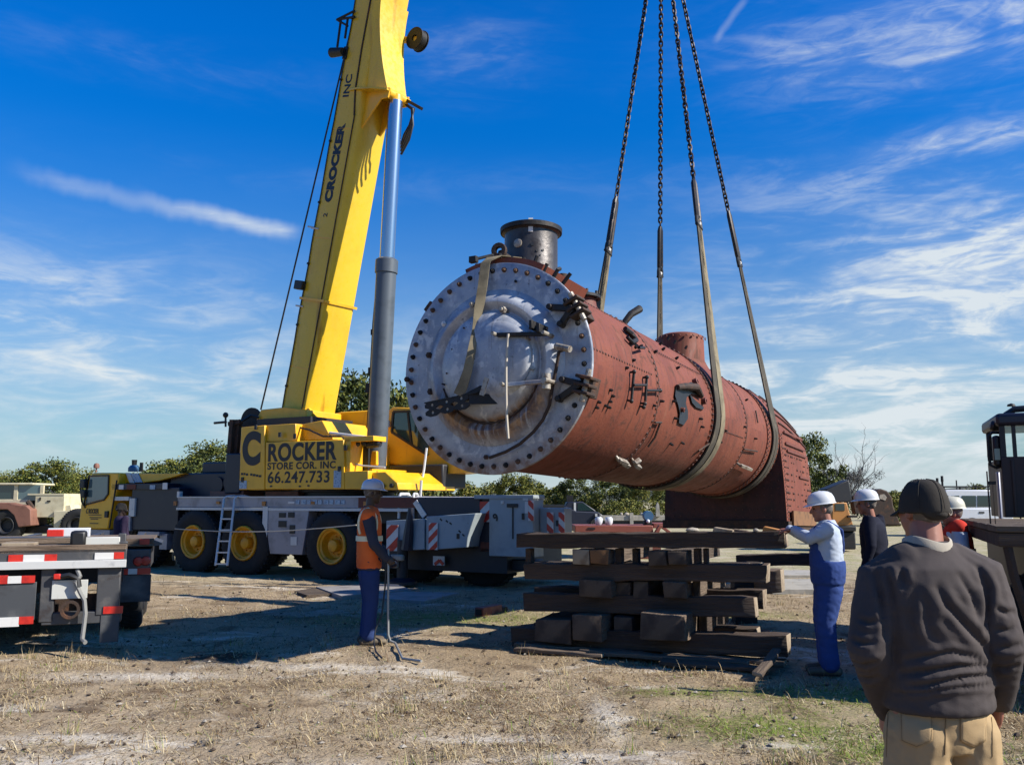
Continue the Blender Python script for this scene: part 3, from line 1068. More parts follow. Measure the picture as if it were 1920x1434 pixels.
# rivets in rings and seams: smaller than ten pixels, joined into one part
mb = MB()
for x, r, n, dbl in ((2.06, RB, 84, 1), (2.14, RB - 0.014, 84, 1), (4.34, RB - 0.002, 84, 1), (4.46, RB - 0.002, 84, 1), (6.17, RB - 0.002, 84, 1), (6.27, RB - 0.014, 84, 1), (7.69, RB + 0.004, 84, 1), (7.78, RB + 0.004, 84, 1), (8.36, RB + 0.004, 70, 1), (8.46, RB + 0.004, 70, 1), (0.10, RB, 64, 1)):
    for i in range(n):
        a = 2 * math.pi * (i + 0.5 * (int(x * 10) % 2)) / n
        p = V((x, r * math.cos(a), r * math.sin(a)))
        rivet_mb(mb, p, (0, p.y, p.z), 0.021, 0.7)
for a0, x0, x1 in ((R(180 - 8), 0.22, 2.0), (R(180 - 30), 2.3, 4.3), (R(180 + 12), 4.6, 6.1), (R(180 - 50), 0.3, 1.95)):
    for i in range(int((x1 - x0) / 0.075)):
        p = V((x0 + 0.075 * i, RB * math.cos(a0), RB * math.sin(a0)))
        rivet_mb(mb, p, (0, p.y, p.z), 0.015, 0.7)
mb.build('rivets', M['rivet'], boiler)['kind'] = 'stuff'

# dark lap seams: narrow bands standing proud
for x, w in ((2.1, 0.012), (4.39, 0.018), (6.23, 0.014), (7.71, 0.014)):
    mb = MB()
    r = RB + 0.004
    mb.lathe([(r - 0.03, x), (r, x), (r, x + w), (r - 0.03, x + w)], ax=XL, n=96, close=True)
    mb.build('lap_seam', M['rust'], boiler)

# --- front ring with bolts
mb = MB()
mb.lathe([(0.80, 0.0), (1.085, 0.0), (1.10, 0.006), (1.10, 0.045), (1.02, 0.05), (0.80, 0.05)], ax=XL, n=96, close=True)
mb.build('front_plate', M['plate'], boiler)
bolt_me = None
for i in range(46):
    a = 2 * math.pi * (i + 0.3) / 46
    p = V((-0.0, 1.02 * math.cos(a), 1.02 * math.sin(a)))
    if bolt_me is None:
        mb = MB()
        mb.cyl((0.006, 0, 0), (-0.006, 0, 0), 0.028, 0.028, 10)
        mb.cyl((-0.005, 0, 0), (-0.030, 0, 0), 0.022, 0.020, 6)
        mb.cyl((-0.03, 0, 0), (-0.044, 0, 0), 0.011, 0.010, 8)
        bolt_me = mb.mesh('flange_bolt', M['iron'])
        bolt_me2 = mb.mesh('flange_bolt', M['rustbolt'])
    b = place_mesh('flange_bolt', bolt_me if random.random() < 0.55 else bolt_me2, boiler, p, (random.random() * 3, 0, 0))

# --- round door inside: ridge, groove, dome (sub-parts of the door)
mb = MB()
prof = [(0.815, 0.0), (0.80, -0.018), (0.765, -0.035), (0.73, -0.075), (0.70, -0.105), (0.665, -0.115), (0.635, -0.105), (0.605, -0.075), (0.585, -0.065),
        (0.57, -0.07), (0.56, -0.105), (0.53, -0.145), (0.46, -0.185), (0.36, -0.215), (0.24, -0.235), (0.12, -0.245), (0.0, -0.247)]
mb.lathe([(r, h) for r, h in prof], (0, 0.0, 0.0), XL, 96)
door = mb.build('smokebox_door', M['plate'], boiler, sharp=30)
# raised offset disc of the door centre
dc = on_plate(938, 674, 0.24)
mb = MB()
mb.lathe([(0.40, 0.10), (0.40, 0.02), (0.385, 0.0), (0.34, -0.022), (0.2, -0.035), (0.0, -0.038)], (-0.205, dc.y * 0.6, dc.z * 0.6 + 0.02), XL, 64)
mb.build('centre_disc', M['plate'], door, sharp=30)
# rim of soot and scale in the groove, lower half
mb = MB()
pts = []
for i in range(30):
    a = R(200 + i * 140 / 29)
    pts.append(V((-0.066, 0.587 * math.cos(a), 0.587 * math.sin(a))))
mb.tube(pts, [0.008 + 0.011 * abs(math.sin(i * 1.7)) for i in range(30)], 6)
mb.build('scale_bead', M['rust'], door)


def stud(px, py, out, r, L, m='boltsteel', parent=None, name='stud', tilt=(0, 0, 0)):
    p = on_plate(px, py, out)
    mb = MB()
    d = (V((-1, 0, 0)) + V(tilt)).normalized()
    mb.cyl(p + d * -0.03, p + d * L * 0.45, r * 0.7, r * 0.7, 10)
    mb.cyl(p + d * L * 0.3, p + d * L * 0.75, r, r, 6)
    mb.cyl(p + d * L * 0.75, p + d * L, r * 0.55, r * 0.5, 8)
    return mb.build(name, M[m], parent or boiler)


stud(948, 583, 0.10, 0.035, 0.11, parent=door)
stud(837, 609, 0.03, 0.030, 0.08, 'white', parent=door)
stud(808, 667, 0.03, 0.034, 0.07, 'rust', parent=door)
stud(811, 735, 0.03, 0.036, 0.07, 'rust', parent=door)
stud(890, 573, 0.10, 0.030, 0.09, parent=door)
stud(993, 638, 0.1, 0.032, 0.10, 'boltsteel', parent=door)
stud(997, 695, 0.08, 0.040, 0.09, 'boltsteel', parent=door, tilt=(0, -0.6, 0.2))
stud(968, 528, 0.0, 0.015, 0.03, 'iron')
stud(766, 712, 0.0, 0.030, 0.06, 'rust')
stud(913, 857, 0.0, 0.026, 0.04, 'rust')
for q in ((860, 640), (848, 655), (858, 665), (875, 655), (838, 700), (830, 720), (855, 705), (925, 690), (870, 615)):
    p = on_plate(q[0], q[1], 0.19)
    mb = MB()
    mb.cyl(p + V((0.05, 0, 0)), p - V((0.012, 0, 0)), 0.010, 0.008, 6)
    mb.build('scale_spot', M['rust'], door)

# latch bars of the door
for (a, b2, m_) in (((932, 628), (1026, 626), 'iron'), ((948, 722), (1030, 714), 'plate')):
    pa, pb = on_plate(*a, 0.27), on_plate(*b2, 0.20)
    mb = MB()
    mb.bar(pa, pb, 0.04, 0.045, (-1, 0, 0))
    lb = mb.build('latch_bar', M[m_], boiler, bevel=0.006)
    for q in (a, b2):
        mb = MB()
        p = on_plate(q[0], q[1], 0.2)
        mb.cyl(p + V((0.12, 0, 0)), p - V((0.10, 0, 0)), 0.022, 0.02, 8)
        mb.build('latch_pin', M['boltsteel'], lb)
p = on_plate(1024, 715, 0.18)
mb = MB()
mb.cyl(p + V((0, 0, -0.075)), p + V((0, 0, 0.075)), 0.045, 0.045, 12)
mb.cyl(p + V((0.1, 0, 0)), p - V((0.06, 0, 0)), 0.03, 0.03, 10)
mb.build('latch_boss', M['boltsteel'], boiler)
mb = MB()
for q in ((1003, 612), (1017, 618)):
    p = on_plate(q[0], q[1], 0.16)
    mb.box(p, (0.2, 0.035, 0.09))
mb.build('latch_lug', M['iron'], boiler, bevel=0.006)

# headlamp shelf: dark angle bracket with six holes
a, b2 = on_plate(798, 771, 0.30), on_plate(880, 752, 0.30)
ex = (b2 - a).normalized()
ez = V((-1, 0, 0)).cross(ex)
ez = ez if ez.z > 0 else -ez
mb = MB()
L = (b2 - a).length
hgt = 0.155


def strip_with_holes(mb, o, ex, ez, nrm, L, h, th, nx, nz, rr):
    """flat bar drilled with nx x nz holes"""
    cw, ch = L / nx, h / nz
    k = 8
    for i in range(nx):
        for j in range(nz):
            c = o + ex * (cw * (i + 0.5)) + ez * (ch * (j + 0.5))
            ring_o, ring_i = [], []
            for t in range(k):
                an = 2 * math.pi * (t + 0.5) / k
                cx, sz = math.cos(an), math.sin(an)
                mx = max(abs(cx), abs(sz))
                ring_o.append(ex * (cx / mx * cw / 2) + ez * (sz / mx * ch / 2))
                ring_i.append((ex * cx + ez * sz) * rr)
            vs = [c + q - nrm * th / 2 for q in ring_o] + [c + q - nrm * th / 2 for q in ring_i] + [c + q + nrm * th / 2 for q in ring_o] + [c + q + nrm * th / 2 for q in ring_i]
            fs = []
            for t in range(k):
                u = (t + 1) % k
                fs += [(t, u, k + u, k + t), (2 * k + t, 3 * k + t, 3 * k + u, 2 * k + u), (k + t, k + u, 3 * k + u, 3 * k + t), (t, 2 * k + t, 2 * k + u, u)]
            mb.add(vs, fs)


o3 = a - ez * (hgt * 0.45)
strip_with_holes(mb, o3, ex, ez, V((-1, 0, 0)), L, hgt, 0.014, 3, 2, 0.017)
shelf = mb.build('lamp_bracket', M['iron'], boiler)
mb = MB()
c2 = on_plate(915, 745, 0.30)
mb.bar(b2 + ez * 0.02, on_plate(943, 748, 0.16), 0.014, 0.10, ez)
mb.bar(a + ez * 0.085 + V((0.1, 0, 0)), on_plate(905, 738, 0.2), 0.22, 0.014, ez)
mb.bar(on_plate(872, 746, 0.26), on_plate(906, 728, 0.24), 0.05, 0.09, (-1, 0, 0))
mb.build('bracket_shelf', M['iron'], shelf)
mb = MB()
mb.bar(on_plate(903, 741, 0.33), on_plate(913, 708, 0.33), 0.05, 0.014, (-1, 0, 0))
mb.build('bracket_tab', M['boltsteel'], shelf)
for i in range(3):
    for j in range(2):
        mb = MB()
        p = o3 + ex * (L / 3 * (i + 0.5)) + ez * (hgt / 2 * (j + 0.5))
        mb.cyl(p + V((0.004, 0, 0)), p + V((-0.0, 0, 0)), 0.0172, 0.0172, 8)
        mb.build('hole_glint', M['boltsteel'], shelf)

# hinge clamps on the right rim
for (cx, cy, arms) in ((1078, 585, ((1032, 576), (1052, 608))), (1092, 722, ((1056, 712), (1048, 748)))):
    p0 = on_plate(cx, cy, 0.0)
    n = rad_dir(p0)
    tdir = V((1, 0, 0)).cross(n).normalized()
    mb = MB()
    mb.box(p0 * 1.0 + V((0.10, 0, 0)) + n * 0.03, (0.26, 0.10, 0.20), (V((1, 0, 0)), n, tdir))
    for s_ in (-1, 0, 1):
        mb.box(p0 + V((-0.04, 0, 0)) + n * 0.05 + tdir * (0.075 * s_), (0.20, 0.17, 0.032), (V((1, 0, 0)), n, tdir))
    hb = mb.build('hinge_block', M['rust'], boiler, bevel=0.008)
    mb = MB()
    mb.cyl(p0 + V((-0.08, 0, 0)) + n * 0.07 - tdir * 0.16, p0 + V((-0.08, 0, 0)) + n * 0.07 + tdir * 0.16, 0.028, 0.028, 10)
    mb.build('hinge_pin', M['boltsteel'], hb)
    for q in arms:
        mb = MB()
        p1 = on_plate(q[0], q[1], 0.06)
        mb.bar(p0 + V((-0.10, 0, 0)) + n * 0.02, p1, 0.065, 0.05, (-1, 0, 0))
        mb.cyl(p1 + V((0.05, 0, 0)), p1 + V((-0.05, 0, 0)), 0.033, 0.03, 10)
        mb.build('hinge_arm', M['iron'], hb, bevel=0.008)
# bent handrail on the right of the plate, with its end socket
pts = [on_plate(1060, 655, 0.10), on_plate(1048, 660, 0.10)]
for q in ((1043, 690), (1036, 725), (1030, 760), (1018, 787), (1000, 810), (975, 832), (948, 847), (918, 858)):
    pts.append(on_plate(q[0], q[1], 0.06))
mb = MB()
mb.tube(pts, 0.017, 8)
rail = mb.build('handrail', M['rust'], boiler)
mb = MB()
p = on_plate(1053, 652, 0.1)
mb.cyl(p + V((0, 0.06, 0.02)), p + V((-0.04, -0.11, -0.03)), 0.036, 0.034, 10)
mb.cyl(p + V((0.1, 0.05, 0.02)), p + V((-0.03, 0.05, 0.02)), 0.022, 0.022, 8)
mb.build('rail_socket', M['boltsteel'], rail)
# small lugs round the edge
for q in ((783, 563), (800, 566)):
    p0 = rad_dir(on_plate(*q, 0.0)) * 1.085
    mb = MB()
    mb.box(p0 + V((0.05, 0, 0)) + rad_dir(p0) * 0.02, (0.10, 0.05, 0.07), (V((1, 0, 0)), rad_dir(p0), V((1, 0, 0)).cross(rad_dir(p0))))
    mb.build('edge_lug', M['rust'], boiler, bevel=0.006)

# --- arched saddle plate on top, in front of the chimney
mb = MB()
n = 26
vs, fs = [], []
for i in range(n + 1):
    a = R(118 - 48 * i / n)
    for (x, r) in ((0.05, RB + 0.0), (0.05, 1.165), (1.15, 1.165), (1.15, RB)):
        vs.append((x, r * math.cos(a), r * math.sin(a)))
for i in range(n):
    for j in range(4):
        a_, b_ = i * 4 + j, i * 4 + (j + 1) % 4
        fs.append((a_, b_, b_ + 4, a_ + 4))
fs += [(0, 1, 2, 3), tuple(n * 4 + k for k in (3, 2, 1, 0))]
mb.add(vs, fs)
sad = mb.build('saddle_plate', M['shell'], boiler, sharp=25)
mb = MB()
for i in range(9):
    a = R(132 - 7 * i)
    p = V((0.1, 1.12 * math.cos(a), 1.12 * math.sin(a)))
    mb.cyl(p - rad_dir(p) * 0.06, p + rad_dir(p) * (0.07 + 0.04 * (i % 3 == 0)), 0.022, 0.02, 7)
mb.build('saddle_stud', M['iron'], sad)
# bracket with a ring, left of the chimney
mb = MB()
p = MBI @ at(936, 470, 9.35)
mb.lathe([(0.035, -0.03), (0.085, -0.03), (0.085, 0.03), (0.035, 0.03)], p, (1, 0.2, 0), 16, close=True)
mb.bar(p + V((0, 0, -0.02)), MBI @ at(965, 492, 9.5), 0.05, 0.06)
mb.bar(p + V((0, 0.0, -0.05)), p + V((0.1, 0.12, -0.2)), 0.05, 0.05)
mb.build('ring_bracket', M['rust'], boiler, bevel=0.006)
mb = MB()
p = MBI @ at(888, 487, 9.25)
mb.box(p, (0.06, 0.09, 0.07))
mb.bar(p, MBI @ at(925, 478, 9.3), 0.03, 0.03)
mb.build('saddle_hook', M['iron'], boiler, bevel=0.005)

# --- chimney
sx = 0.86
mb = MB()
prof = [(0.315, RB - 0.12), (0.312, RB + 0.05), (0.305, RB + 0.10), (0.302, 1.66), (0.335, 1.675), (0.345, 1.69), (0.345, 1.72), (0.325, 1.735), (0.285, 1.735), (0.275, 1.60), (0.27, 1.0)]
mb.lathe(prof, (sx, 0.03, 0), (0, 0, 1), 48, close=False)
ch = mb.build('chimney', M['stack'], boiler, sharp=28)
mb = MB()
mb.lathe([(0.306, 1.665), (0.352, 1.68), (0.355, 1.73), (0.328, 1.742), (0.28, 1.74), (0.28, 1.70)], (sx, 0.03, 0), (0, 0, 1), 48, close=True)
mb.build('chimney_lip', M['iron'], ch)


def on_stack(px, py, r=0.305):
    d = b_ray(px, py)
    ox, oy = EYEL.x - sx, EYEL.y - 0.03
    a = d.x ** 2 + d.y ** 2
    b = ox * d.x + oy * d.y
    t = (-b - math.sqrt(max(0, b * b - a * (ox * ox + oy * oy - r * r)))) / a
    p = EYEL + d * t
    return p, V((p.x - sx, p.y - 0.03, 0)).normalized()


p, nn = on_stack(971, 456)
mb = MB()
mb.lathe([(0.05, 0), (0.05, 0.012), (0.034, 0.02), (0.0, 0.022)], p - nn * 0.004, nn, 14)
mb.build('cover_disc', M['boltsteel'], ch)
for q, r_ in (((998, 458), 0.022), ((1007, 470), 0.016), ((1018, 469), 0.016), ((1013, 478), 0.010)):
    p, nn = on_stack(*q)
    mb = MB()
    mb.cyl(p - nn * 0.02, p + nn * 0.006, r_, r_ * 0.9, 12)
    mb.build('bolt_hole', M['black'], ch)
p, nn = on_stack(995, 425)
mb = MB()
mb.bar(p + V((0, 0, 0.10)), p - V((0, 0.0, 0.06)), 0.05, 0.012, nn)
mb.build('lip_scrape', M['white'], ch)
mb = MB()
mb.lathe([(0.30, 1.00), (0.37, 1.03), (0.37, 1.06), (0.315, 1.12), (0.30, 1.12)], (sx, 0.03, 0), (0, 0, 1), 40, close=True)
mb.build('chimney_base', M['redox'], ch)

# fittings on top behind the chimney
mb = MB()
mb.tube([MBI @ at(1024, 517, 9.7), MBI @ at(1040, 508, 9.75), MBI @ at(1050, 504, 9.85)], 0.024, 8)
mb.build('pipe_stub', M['iron'], boiler)
mb = MB()
q = MBI @ at(1055, 524, 10.1)
mb.cyl(q - V((0, 0, 0.15)), q + V((0, 0, 0.06)), 0.062, 0.06, 14)
mb.build('valve_body', M['rust'], boiler)
for (px, py, Y, hh) in ((1068, 532, 10.6, 0.13), (1136, 568, 12.0, 0.16), (1152, 582, 12.4, 0.06), (1163, 588, 12.6, 0.05), (1044, 527, 9.9, 0.08), (1205, 620, 13.6, 0.06), (1222, 634, 13.9, 0.05)):
    q = MBI @ at(px, py, Y)
    q = V((q.x, q.y, max(0.0, RB * RB - q.y * q.y) ** 0.5)) if abs(q.y) < RB else V((q.x, math.copysign(RB * 0.7, q.y), RB * 0.714))
    mb = MB()
    mb.cyl(q - rad_dir(q) * 0.03, q + rad_dir(q) * hh, 0.018, 0.018, 8)
    mb.cyl(q, q + rad_dir(q) * 0.03, 0.034, 0.034, 8)
    mb.build('stud_bolt', M['iron'], boiler)
# small dome with a flange (safety valve seat)
x1 = 2.28
mb = MB()
mb.lathe([(0.30, RB - 0.10), (0.25, RB + 0.02), (0.20, RB + 0.12), (0.185, RB + 0.22)], (x1, 0.05, 0), (0, 0, 1), 32)
d1 = mb.build('valve_seat', M['redox2'], boiler)
mb = MB()
mb.lathe([(0.10, RB + 0.215), (0.25, RB + 0.215), (0.25, RB + 0.25), (0.10, RB + 0.25)], (x1, 0.05, 0), (0, 0, 1), 32, close=True)
for i in range(8):
    a = 2 * math.pi * i / 8
    mb.cyl((x1 + 0.215 * math.cos(a), 0.05 + 0.215 * math.sin(a), RB + 0.2), (x1 + 0.215 * math.cos(a), 0.05 + 0.215 * math.sin(a), RB + 0.30), 0.02, 0.02, 6)
mb.build('seat_flange', M['iron'], d1)
# bent pipe lug on the top (1185,590)
mb = MB()
pa = on_barrel(1172, 602)
mb.tube([pa - rad_dir(pa) * 0.03, pa + rad_dir(pa) * 0.11 + V((0.05, 0, 0)), pa + rad_dir(pa) * 0.22 + V((0.20, 0, 0))], [0.04, 0.045, 0.05], 10)
mb.build('pipe_elbow', M['iron'], boiler)

# steam dome
x2 = 6.15
mb = MB()
mb.lathe([(0.52, RB - 0.20), (0.43, RB - 0.04), (0.385, RB + 0.05), (0.375, RB + 0.40), (0.36, RB + 0.46), (0.30, RB + 0.49), (0.0, RB + 0.50)], (x2, 0, 0), (0, 0, 1), 48)
dome = mb.build('steam_dome', M['shell'], boiler, sharp=30)
mb = MB()
for i in range(22):
    a = 2 * math.pi * i / 22
    rivet_mb(mb, V((x2 + 0.40 * math.cos(a), 0.40 * math.sin(a), RB + 0.42)), (math.cos(a), math.sin(a), 0.5), 0.022)
mb.build('dome_bolts', M['redox2'], dome)['kind'] = 'stuff'

# --- side fittings on the barrel
mb = MB()
for q0, q1 in (((1189, 695), (1184, 752)), ((1213, 706), (1210, 752)), ((1188, 722), (1212, 722)), ((1213, 732), (1238, 732))):
    a, b2 = on_barrel(*q0, RB + 0.05), on_barrel(*q1, RB + 0.05)
    mb.tube([a, b2], 0.016, 7)
for q in ((1189, 697), (1184, 752), (1213, 707), (1238, 732), (1209, 757), (1207, 763)):
    a = on_barrel(*q, RB + 0.05)
    mb.cyl(a, a - rad_dir(a) * 0.10, 0.013, 0.013, 6)
    mb.ball(a, 0.026, 8)
mb.build('pipe_rack', M['iron'], boiler)
# steam pipe opening: broken dark hole casting and its fitting
pc = on_barrel(1292, 735, RB)
nn = rad_dir(pc)
tt = V((1, 0, 0)).cross(nn)


def flake(mb, pix, lift=0.012, mi=0):
    pts = [on_barrel(x, y, RB + lift) for x, y in pix]
    inn = [on_barrel(x, y, RB - 0.03) for x, y in pix]
    k = len(pts)
    mb.add(pts + inn, [tuple(range(k))] + [(i, (i + 1) % k, k + (i + 1) % k, k + i) for i in range(k)], mi)


mb = MB()
flake(mb, [(1268, 722), (1283, 720), (1296, 716), (1306, 722), (1316, 733), (1318, 745), (1308, 742), (1297, 738), (1288, 744), (1286, 756), (1290, 770), (1290, 785), (1282, 797), (1273, 793), (1275, 775), (1272, 760), (1266, 742)])
flake(mb, [(1294, 740), (1306, 752), (1320, 764), (1318, 768), (1306, 764), (1298, 755)], 0.014)
tp = mb.build('pipe_opening', M['black'], boiler, sharp=10)
for q, r_ in (((1302, 717), 0.05), ((1318, 752), 0.045), ((1277, 768), 0.03)):
    p = on_barrel(*q, RB)
    mb = MB()
    mb.lathe([(0.0, -0.01), (r_, -0.01), (r_, 0.045), (r_ * 0.5, 0.05), (r_ * 0.5, 0.02), (0.0, 0.02)], p, rad_dir(p), 14)
    mb.build('pipe_boss', M['redox2'], tp)
mb = MB()
a = on_barrel(1284, 724, RB + 0.05)
mb.tube([on_barrel(1270, 726, RB + 0.02), a, on_barrel(1306, 726, RB + 0.07), on_barrel(1316, 742, RB + 0.03)], [0.035, 0.045, 0.05, 0.03], 10)
mb.build('elbow_casting', M['rust'], tp)
# loose studs and stay bolts seen one by one on the near side
for q in ((1143, 731), (1147, 742), (1142, 752), (1121, 753), (1117, 763), (1173, 690), (1186, 676), (1190, 652), (1200, 650), (1228, 660), (1238, 645), (1243, 655), (1270, 690), (1268, 672), (1266, 784), (1263, 752), (1240, 752), (1225, 760), (1258, 832), (1279, 830), (1313, 785), (1316, 800), (1359, 807), (1350, 828), (1416, 822), (1399, 750), (1265, 642), (1253, 635), (1286, 652), (1395, 800), (1134, 760), (1140, 763)):
    p = on_barrel(*q, RB)
    mb = MB()
    n_ = rad_dir(p)
    mb.cyl(p - n_ * 0.02, p + n_ * 0.028, 0.019, 0.017, 6)
    mb.cyl(p + n_ * 0.03, p + n_ * 0.040, 0.010, 0.010, 6)
    mb.build('stud_bolt', M['iron'], boiler)
# thin pipes and brackets lying along the shell
for pix in (((1215, 838), (1228, 820), (1238, 792)), ((1333, 842), (1345, 822), (1347, 818)), ((1395, 842), (1420, 846)), ((1310, 845), (1335, 828)), ((1417, 770), (1421, 792)), ((1228, 792), (1240, 792)), ((1340, 720), (1343, 760))):
    mb = MB()
    mb.tube([on_barrel(x, y, RB + 0.02) for x, y in pix], 0.013, 7)
    mb.build('pipe_run', M['rust'], boiler)
# torn bracket near the top (1180,620)
mb = MB()
pp = [on_barrel(x, y, RB + 0.04) for x, y in ((1172, 616), (1184, 626), (1192, 638), (1186, 642), (1176, 632))]
mb.tube(pp, [0.03, 0.035, 0.035, 0.025, 0.02], 8)
mb.tube([on_barrel(1186, 640, RB + 0.02), on_barrel(1198, 652, RB + 0.09), on_barrel(1208, 652, RB + 0.05)], 0.018, 7)
mb.build('torn_bracket', M['iron'], boiler)
for q, q2 in (((1160, 862), (1175, 868)), ((1168, 868), (1178, 873)), ((1190, 868), (1200, 862)), ((1192, 872), (1199, 876)), ((1388, 872), (1408, 880))):
    mb = MB()
    a, b2 = on_barrel(*q, RB + 0.05), on_barrel(*q2, RB + 0.05)
    mb.bar(a, b2, 0.05, 0.06, rad_dir(a))
    mb.cyl(a, a - rad_dir(a) * 0.08, 0.02, 0.02, 8)
    mb.build('washout_lug', M['boltsteel'], boiler, bevel=0.006)

# --- firebox: throat sheet, side sheets, crown, back head, foundation ring
XF, XR = 8.52, 11.05
ZB = -1.52


def fb_section(x):
    """outline of the outer wrapper at x, near side to far side over the crown"""
    t = (x - XF) / (XR - XF)
    drop = 0.02 + 0.26 * t ** 1.6
    rr = RB + 0.02
    out = []
    for z in np.linspace(ZB, -0.15, 9):
        q = (z - ZB) / (-0.15 - ZB)
        out.append((-(1.13 - 0.075 * q ** 1.5), z))
    for k in range(19):
        a = R(180 - 6) - (math.pi - R(12)) * k / 18
        out.append((rr * math.cos(a), rr * math.sin(a) - drop))
    for z in np.linspace(-0.15, ZB, 9):
        q = (z - ZB) / (-0.15 - ZB)
        out.append((1.13 - 0.075 * q ** 1.5, z))
    return out


mb = MB()
xs = np.linspace(XF, XR, 9)
vs, fs = [], []
for x in xs:
    vs += [(x, a, b) for a, b in fb_section(x)]
k = len(fb_section(XF))
for i in range(len(xs) - 1):
    for j in range(k - 1):
        fs.append((i * k + j, i * k + j + 1, (i + 1) * k + j + 1, (i + 1) * k + j))
mb.add(vs, fs)
mb.build('wrapper_sheet', M['shell'], boiler, sharp=25)
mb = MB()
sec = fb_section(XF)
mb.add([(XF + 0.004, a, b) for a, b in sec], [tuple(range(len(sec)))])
mb.build('throat_sheet', M['redshade'], boiler)
mb = MB()
sec = fb_section(XR)
mb.add([(XR - 0.004, a, b) for a, b in sec], [tuple(range(len(sec)))])
mb.build('back_head', M['redox'], boiler)
mb = MB()
mb.bb(XF - 0.03, XR + 0.03, -1.16, -1.10, ZB - 0.10, ZB + 0.05)
mb.bb(XF - 0.03, XR + 0.03, 1.10, 1.16, ZB - 0.10, ZB + 0.05)
mb.bb(XF - 0.03, XF + 0.03, -1.095, 1.095, ZB - 0.10, ZB + 0.05)
mb.bb(XR - 0.03, XR + 0.03, -1.095, 1.095, ZB - 0.10, ZB + 0.05)
mb.build('foundation_ring', M['rust'], boiler)
mb = MB()
mb.bb(XF + 0.25, XR - 0.1, -1.20, -1.165, ZB - 0.02, ZB + 0.24)
mb.build('ring_pad', M['endorange'], boiler)
# stay bolts and rivets of the firebox, joined
mb = MB()
for row in range(17):
    z = ZB + 0.10 + row * 0.115
    for c in range(22):
        x = XF + 0.14 + c * 0.112
        q = min(max((z - ZB) / (-0.15 - ZB), 0), 1)
        y = -(1.13 - 0.075 * q ** 1.5)
        if z > -0.10:
            continue
        if random.random() < (0.30 if 3 <= c else 0.9):
            rivet_mb(mb, V((x + random.uniform(-0.01, 0.01), y, z)), (0, -1, 0.04), 0.019 if random.random() < 0.8 else 0.028, 0.9)
for c in range(30):
    for e in range(2):
        z = ZB + 0.06 + c * 0.066
        if z < 0.1:
            q = min(max((z - ZB) / (-0.15 - ZB), 0), 1)
            rivet_mb(mb, V((XF + 0.07 + 0.07 * e + 0.0, -(1.13 - 0.075 * q ** 1.5), z + 0.033 * e)), (0, -1, 0), 0.018)
for x in np.arange(XF + 0.1, XR, 0.105):
    for a in (70, 82, 94, 106, 118, 130, 142, 154, 163):
        t = (x - XF) / (XR - XF)
        dr = 0.02 + 0.26 * t ** 1.6
        rr = RB + 0.02
        rivet_mb(mb, V((x, rr * math.cos(R(a)), rr * math.sin(R(a)) - dr)), (0, math.cos(R(a)), math.sin(R(a))), 0.024, 1.3)
for row in range(10):
    for c in range(16):
        z = ZB + 0.12 + row * 0.13
        y = -1.0 + c * 0.13
        if y * y + z * z > 1.12 or z < -1.1:
            rivet_mb(mb, V((XF, y, z)), (-1, 0, 0), 0.016)
mb.build('stay_bolts', M['rivet'], boiler)['kind'] = 'stuff'
# angle bars on the side sheet and rods along the crown edge
for z, x0, x1 in ((-0.18, 9.0, 10.8), (-0.05, 8.9, 10.7), (-0.62, 9.9, 10.9), (-1.05, 10.3, 10.95), (0.15, 8.8, 10.5)):
    mb = MB()
    q = min(max((z - ZB) / (-0.15 - ZB), 0), 1)
    y = -(1.13 - 0.075 * q ** 1.5) - 0.012 if z < 0 else -1.06
    mb.bb(x0, x1, y - 0.02, y, z - 0.02, z + 0.02)
    mb.build('side_bar', M['redox2'], boiler)

# white rope and webbing hanging on the front: things of their own
pts = [on_plate(953, 626, 0.29)]
for q in ((951, 650), (949, 690), (949, 735), (950, 780), (953, 822)):
    pts.append(on_plate(q[0], q[1], 0.30))
mb = MB()
wp = [MB_ @ p for p in pts]
mb.tube(wp, 0.013, 7)
tag(mb.build('hanging_rope', M['rope'], None, origin=wp[0]), 'thin whitish rope hanging down the middle of the silver boiler front', 'rope')


def ribbon(path, widths, across, th, name, m_, n_sub=6):
    """strap of real thickness along a path; across(i) gives the width direction"""
    mb = MB()
    vs, fs = [], []
    k = len(path)
    for i, p in enumerate(path):
        d = (path[min(i + 1, k - 1)] - path[max(i - 1, 0)]).normalized()
        w = across(i)
        w = (w - d * w.dot(d)).normalized()
        nn = d.cross(w)
        h = widths[i] / 2
        vs += [p - w * h - nn * th / 2, p + w * h - nn * th / 2, p + w * h + nn * th / 2, p - w * h + nn * th / 2]
    for i in range(k - 1):
        for j in range(4):
            a, b = i * 4 + j, i * 4 + (j + 1) % 4
            fs.append((a, b, b + 4, a + 4))
    fs += [(0, 1, 2, 3), tuple((k - 1) * 4 + j for j in (3, 2, 1, 0))]
    mb.add(vs, fs)
    return mb


cpix = [(1003, 470, -0.35), (975, 480, -0.18), (940, 480, -0.05), (917, 486, 0.03), (910, 494, 0.06), (905, 535, 0.10), (898, 580, 0.16), (891, 618, 0.20), (884, 660, 0.30), (877, 695, 0.31), (868, 722, 0.31), (860, 741, 0.31)]
path = []
for x, y, o_ in cpix:
    p = on_plate(x, y, o_)
    if o_ < 0.02:
        rr = 1.185
        p.z = math.sqrt(max(rr * rr - p.y * p.y, 0.2))
    path.append(MB_ @ p)
wv = [0.07, 0.08, 0.09, 0.10, 0.105, 0.105, 0.10, 0.06, 0.085, 0.10, 0.11, 0.12]
mb = ribbon(path, wv, lambda i: BU.cross(V((0, 0, 1))) * 1.0 + (BU * 0.9 if 5 < i < 9 else BU * 0.15), 0.008, 's', M['web'])
tag(mb.build('webbing_strap', M['web'], None, origin=path[3], sharp=60), 'loose tan webbing strap hanging over the silver boiler front', 'strap')

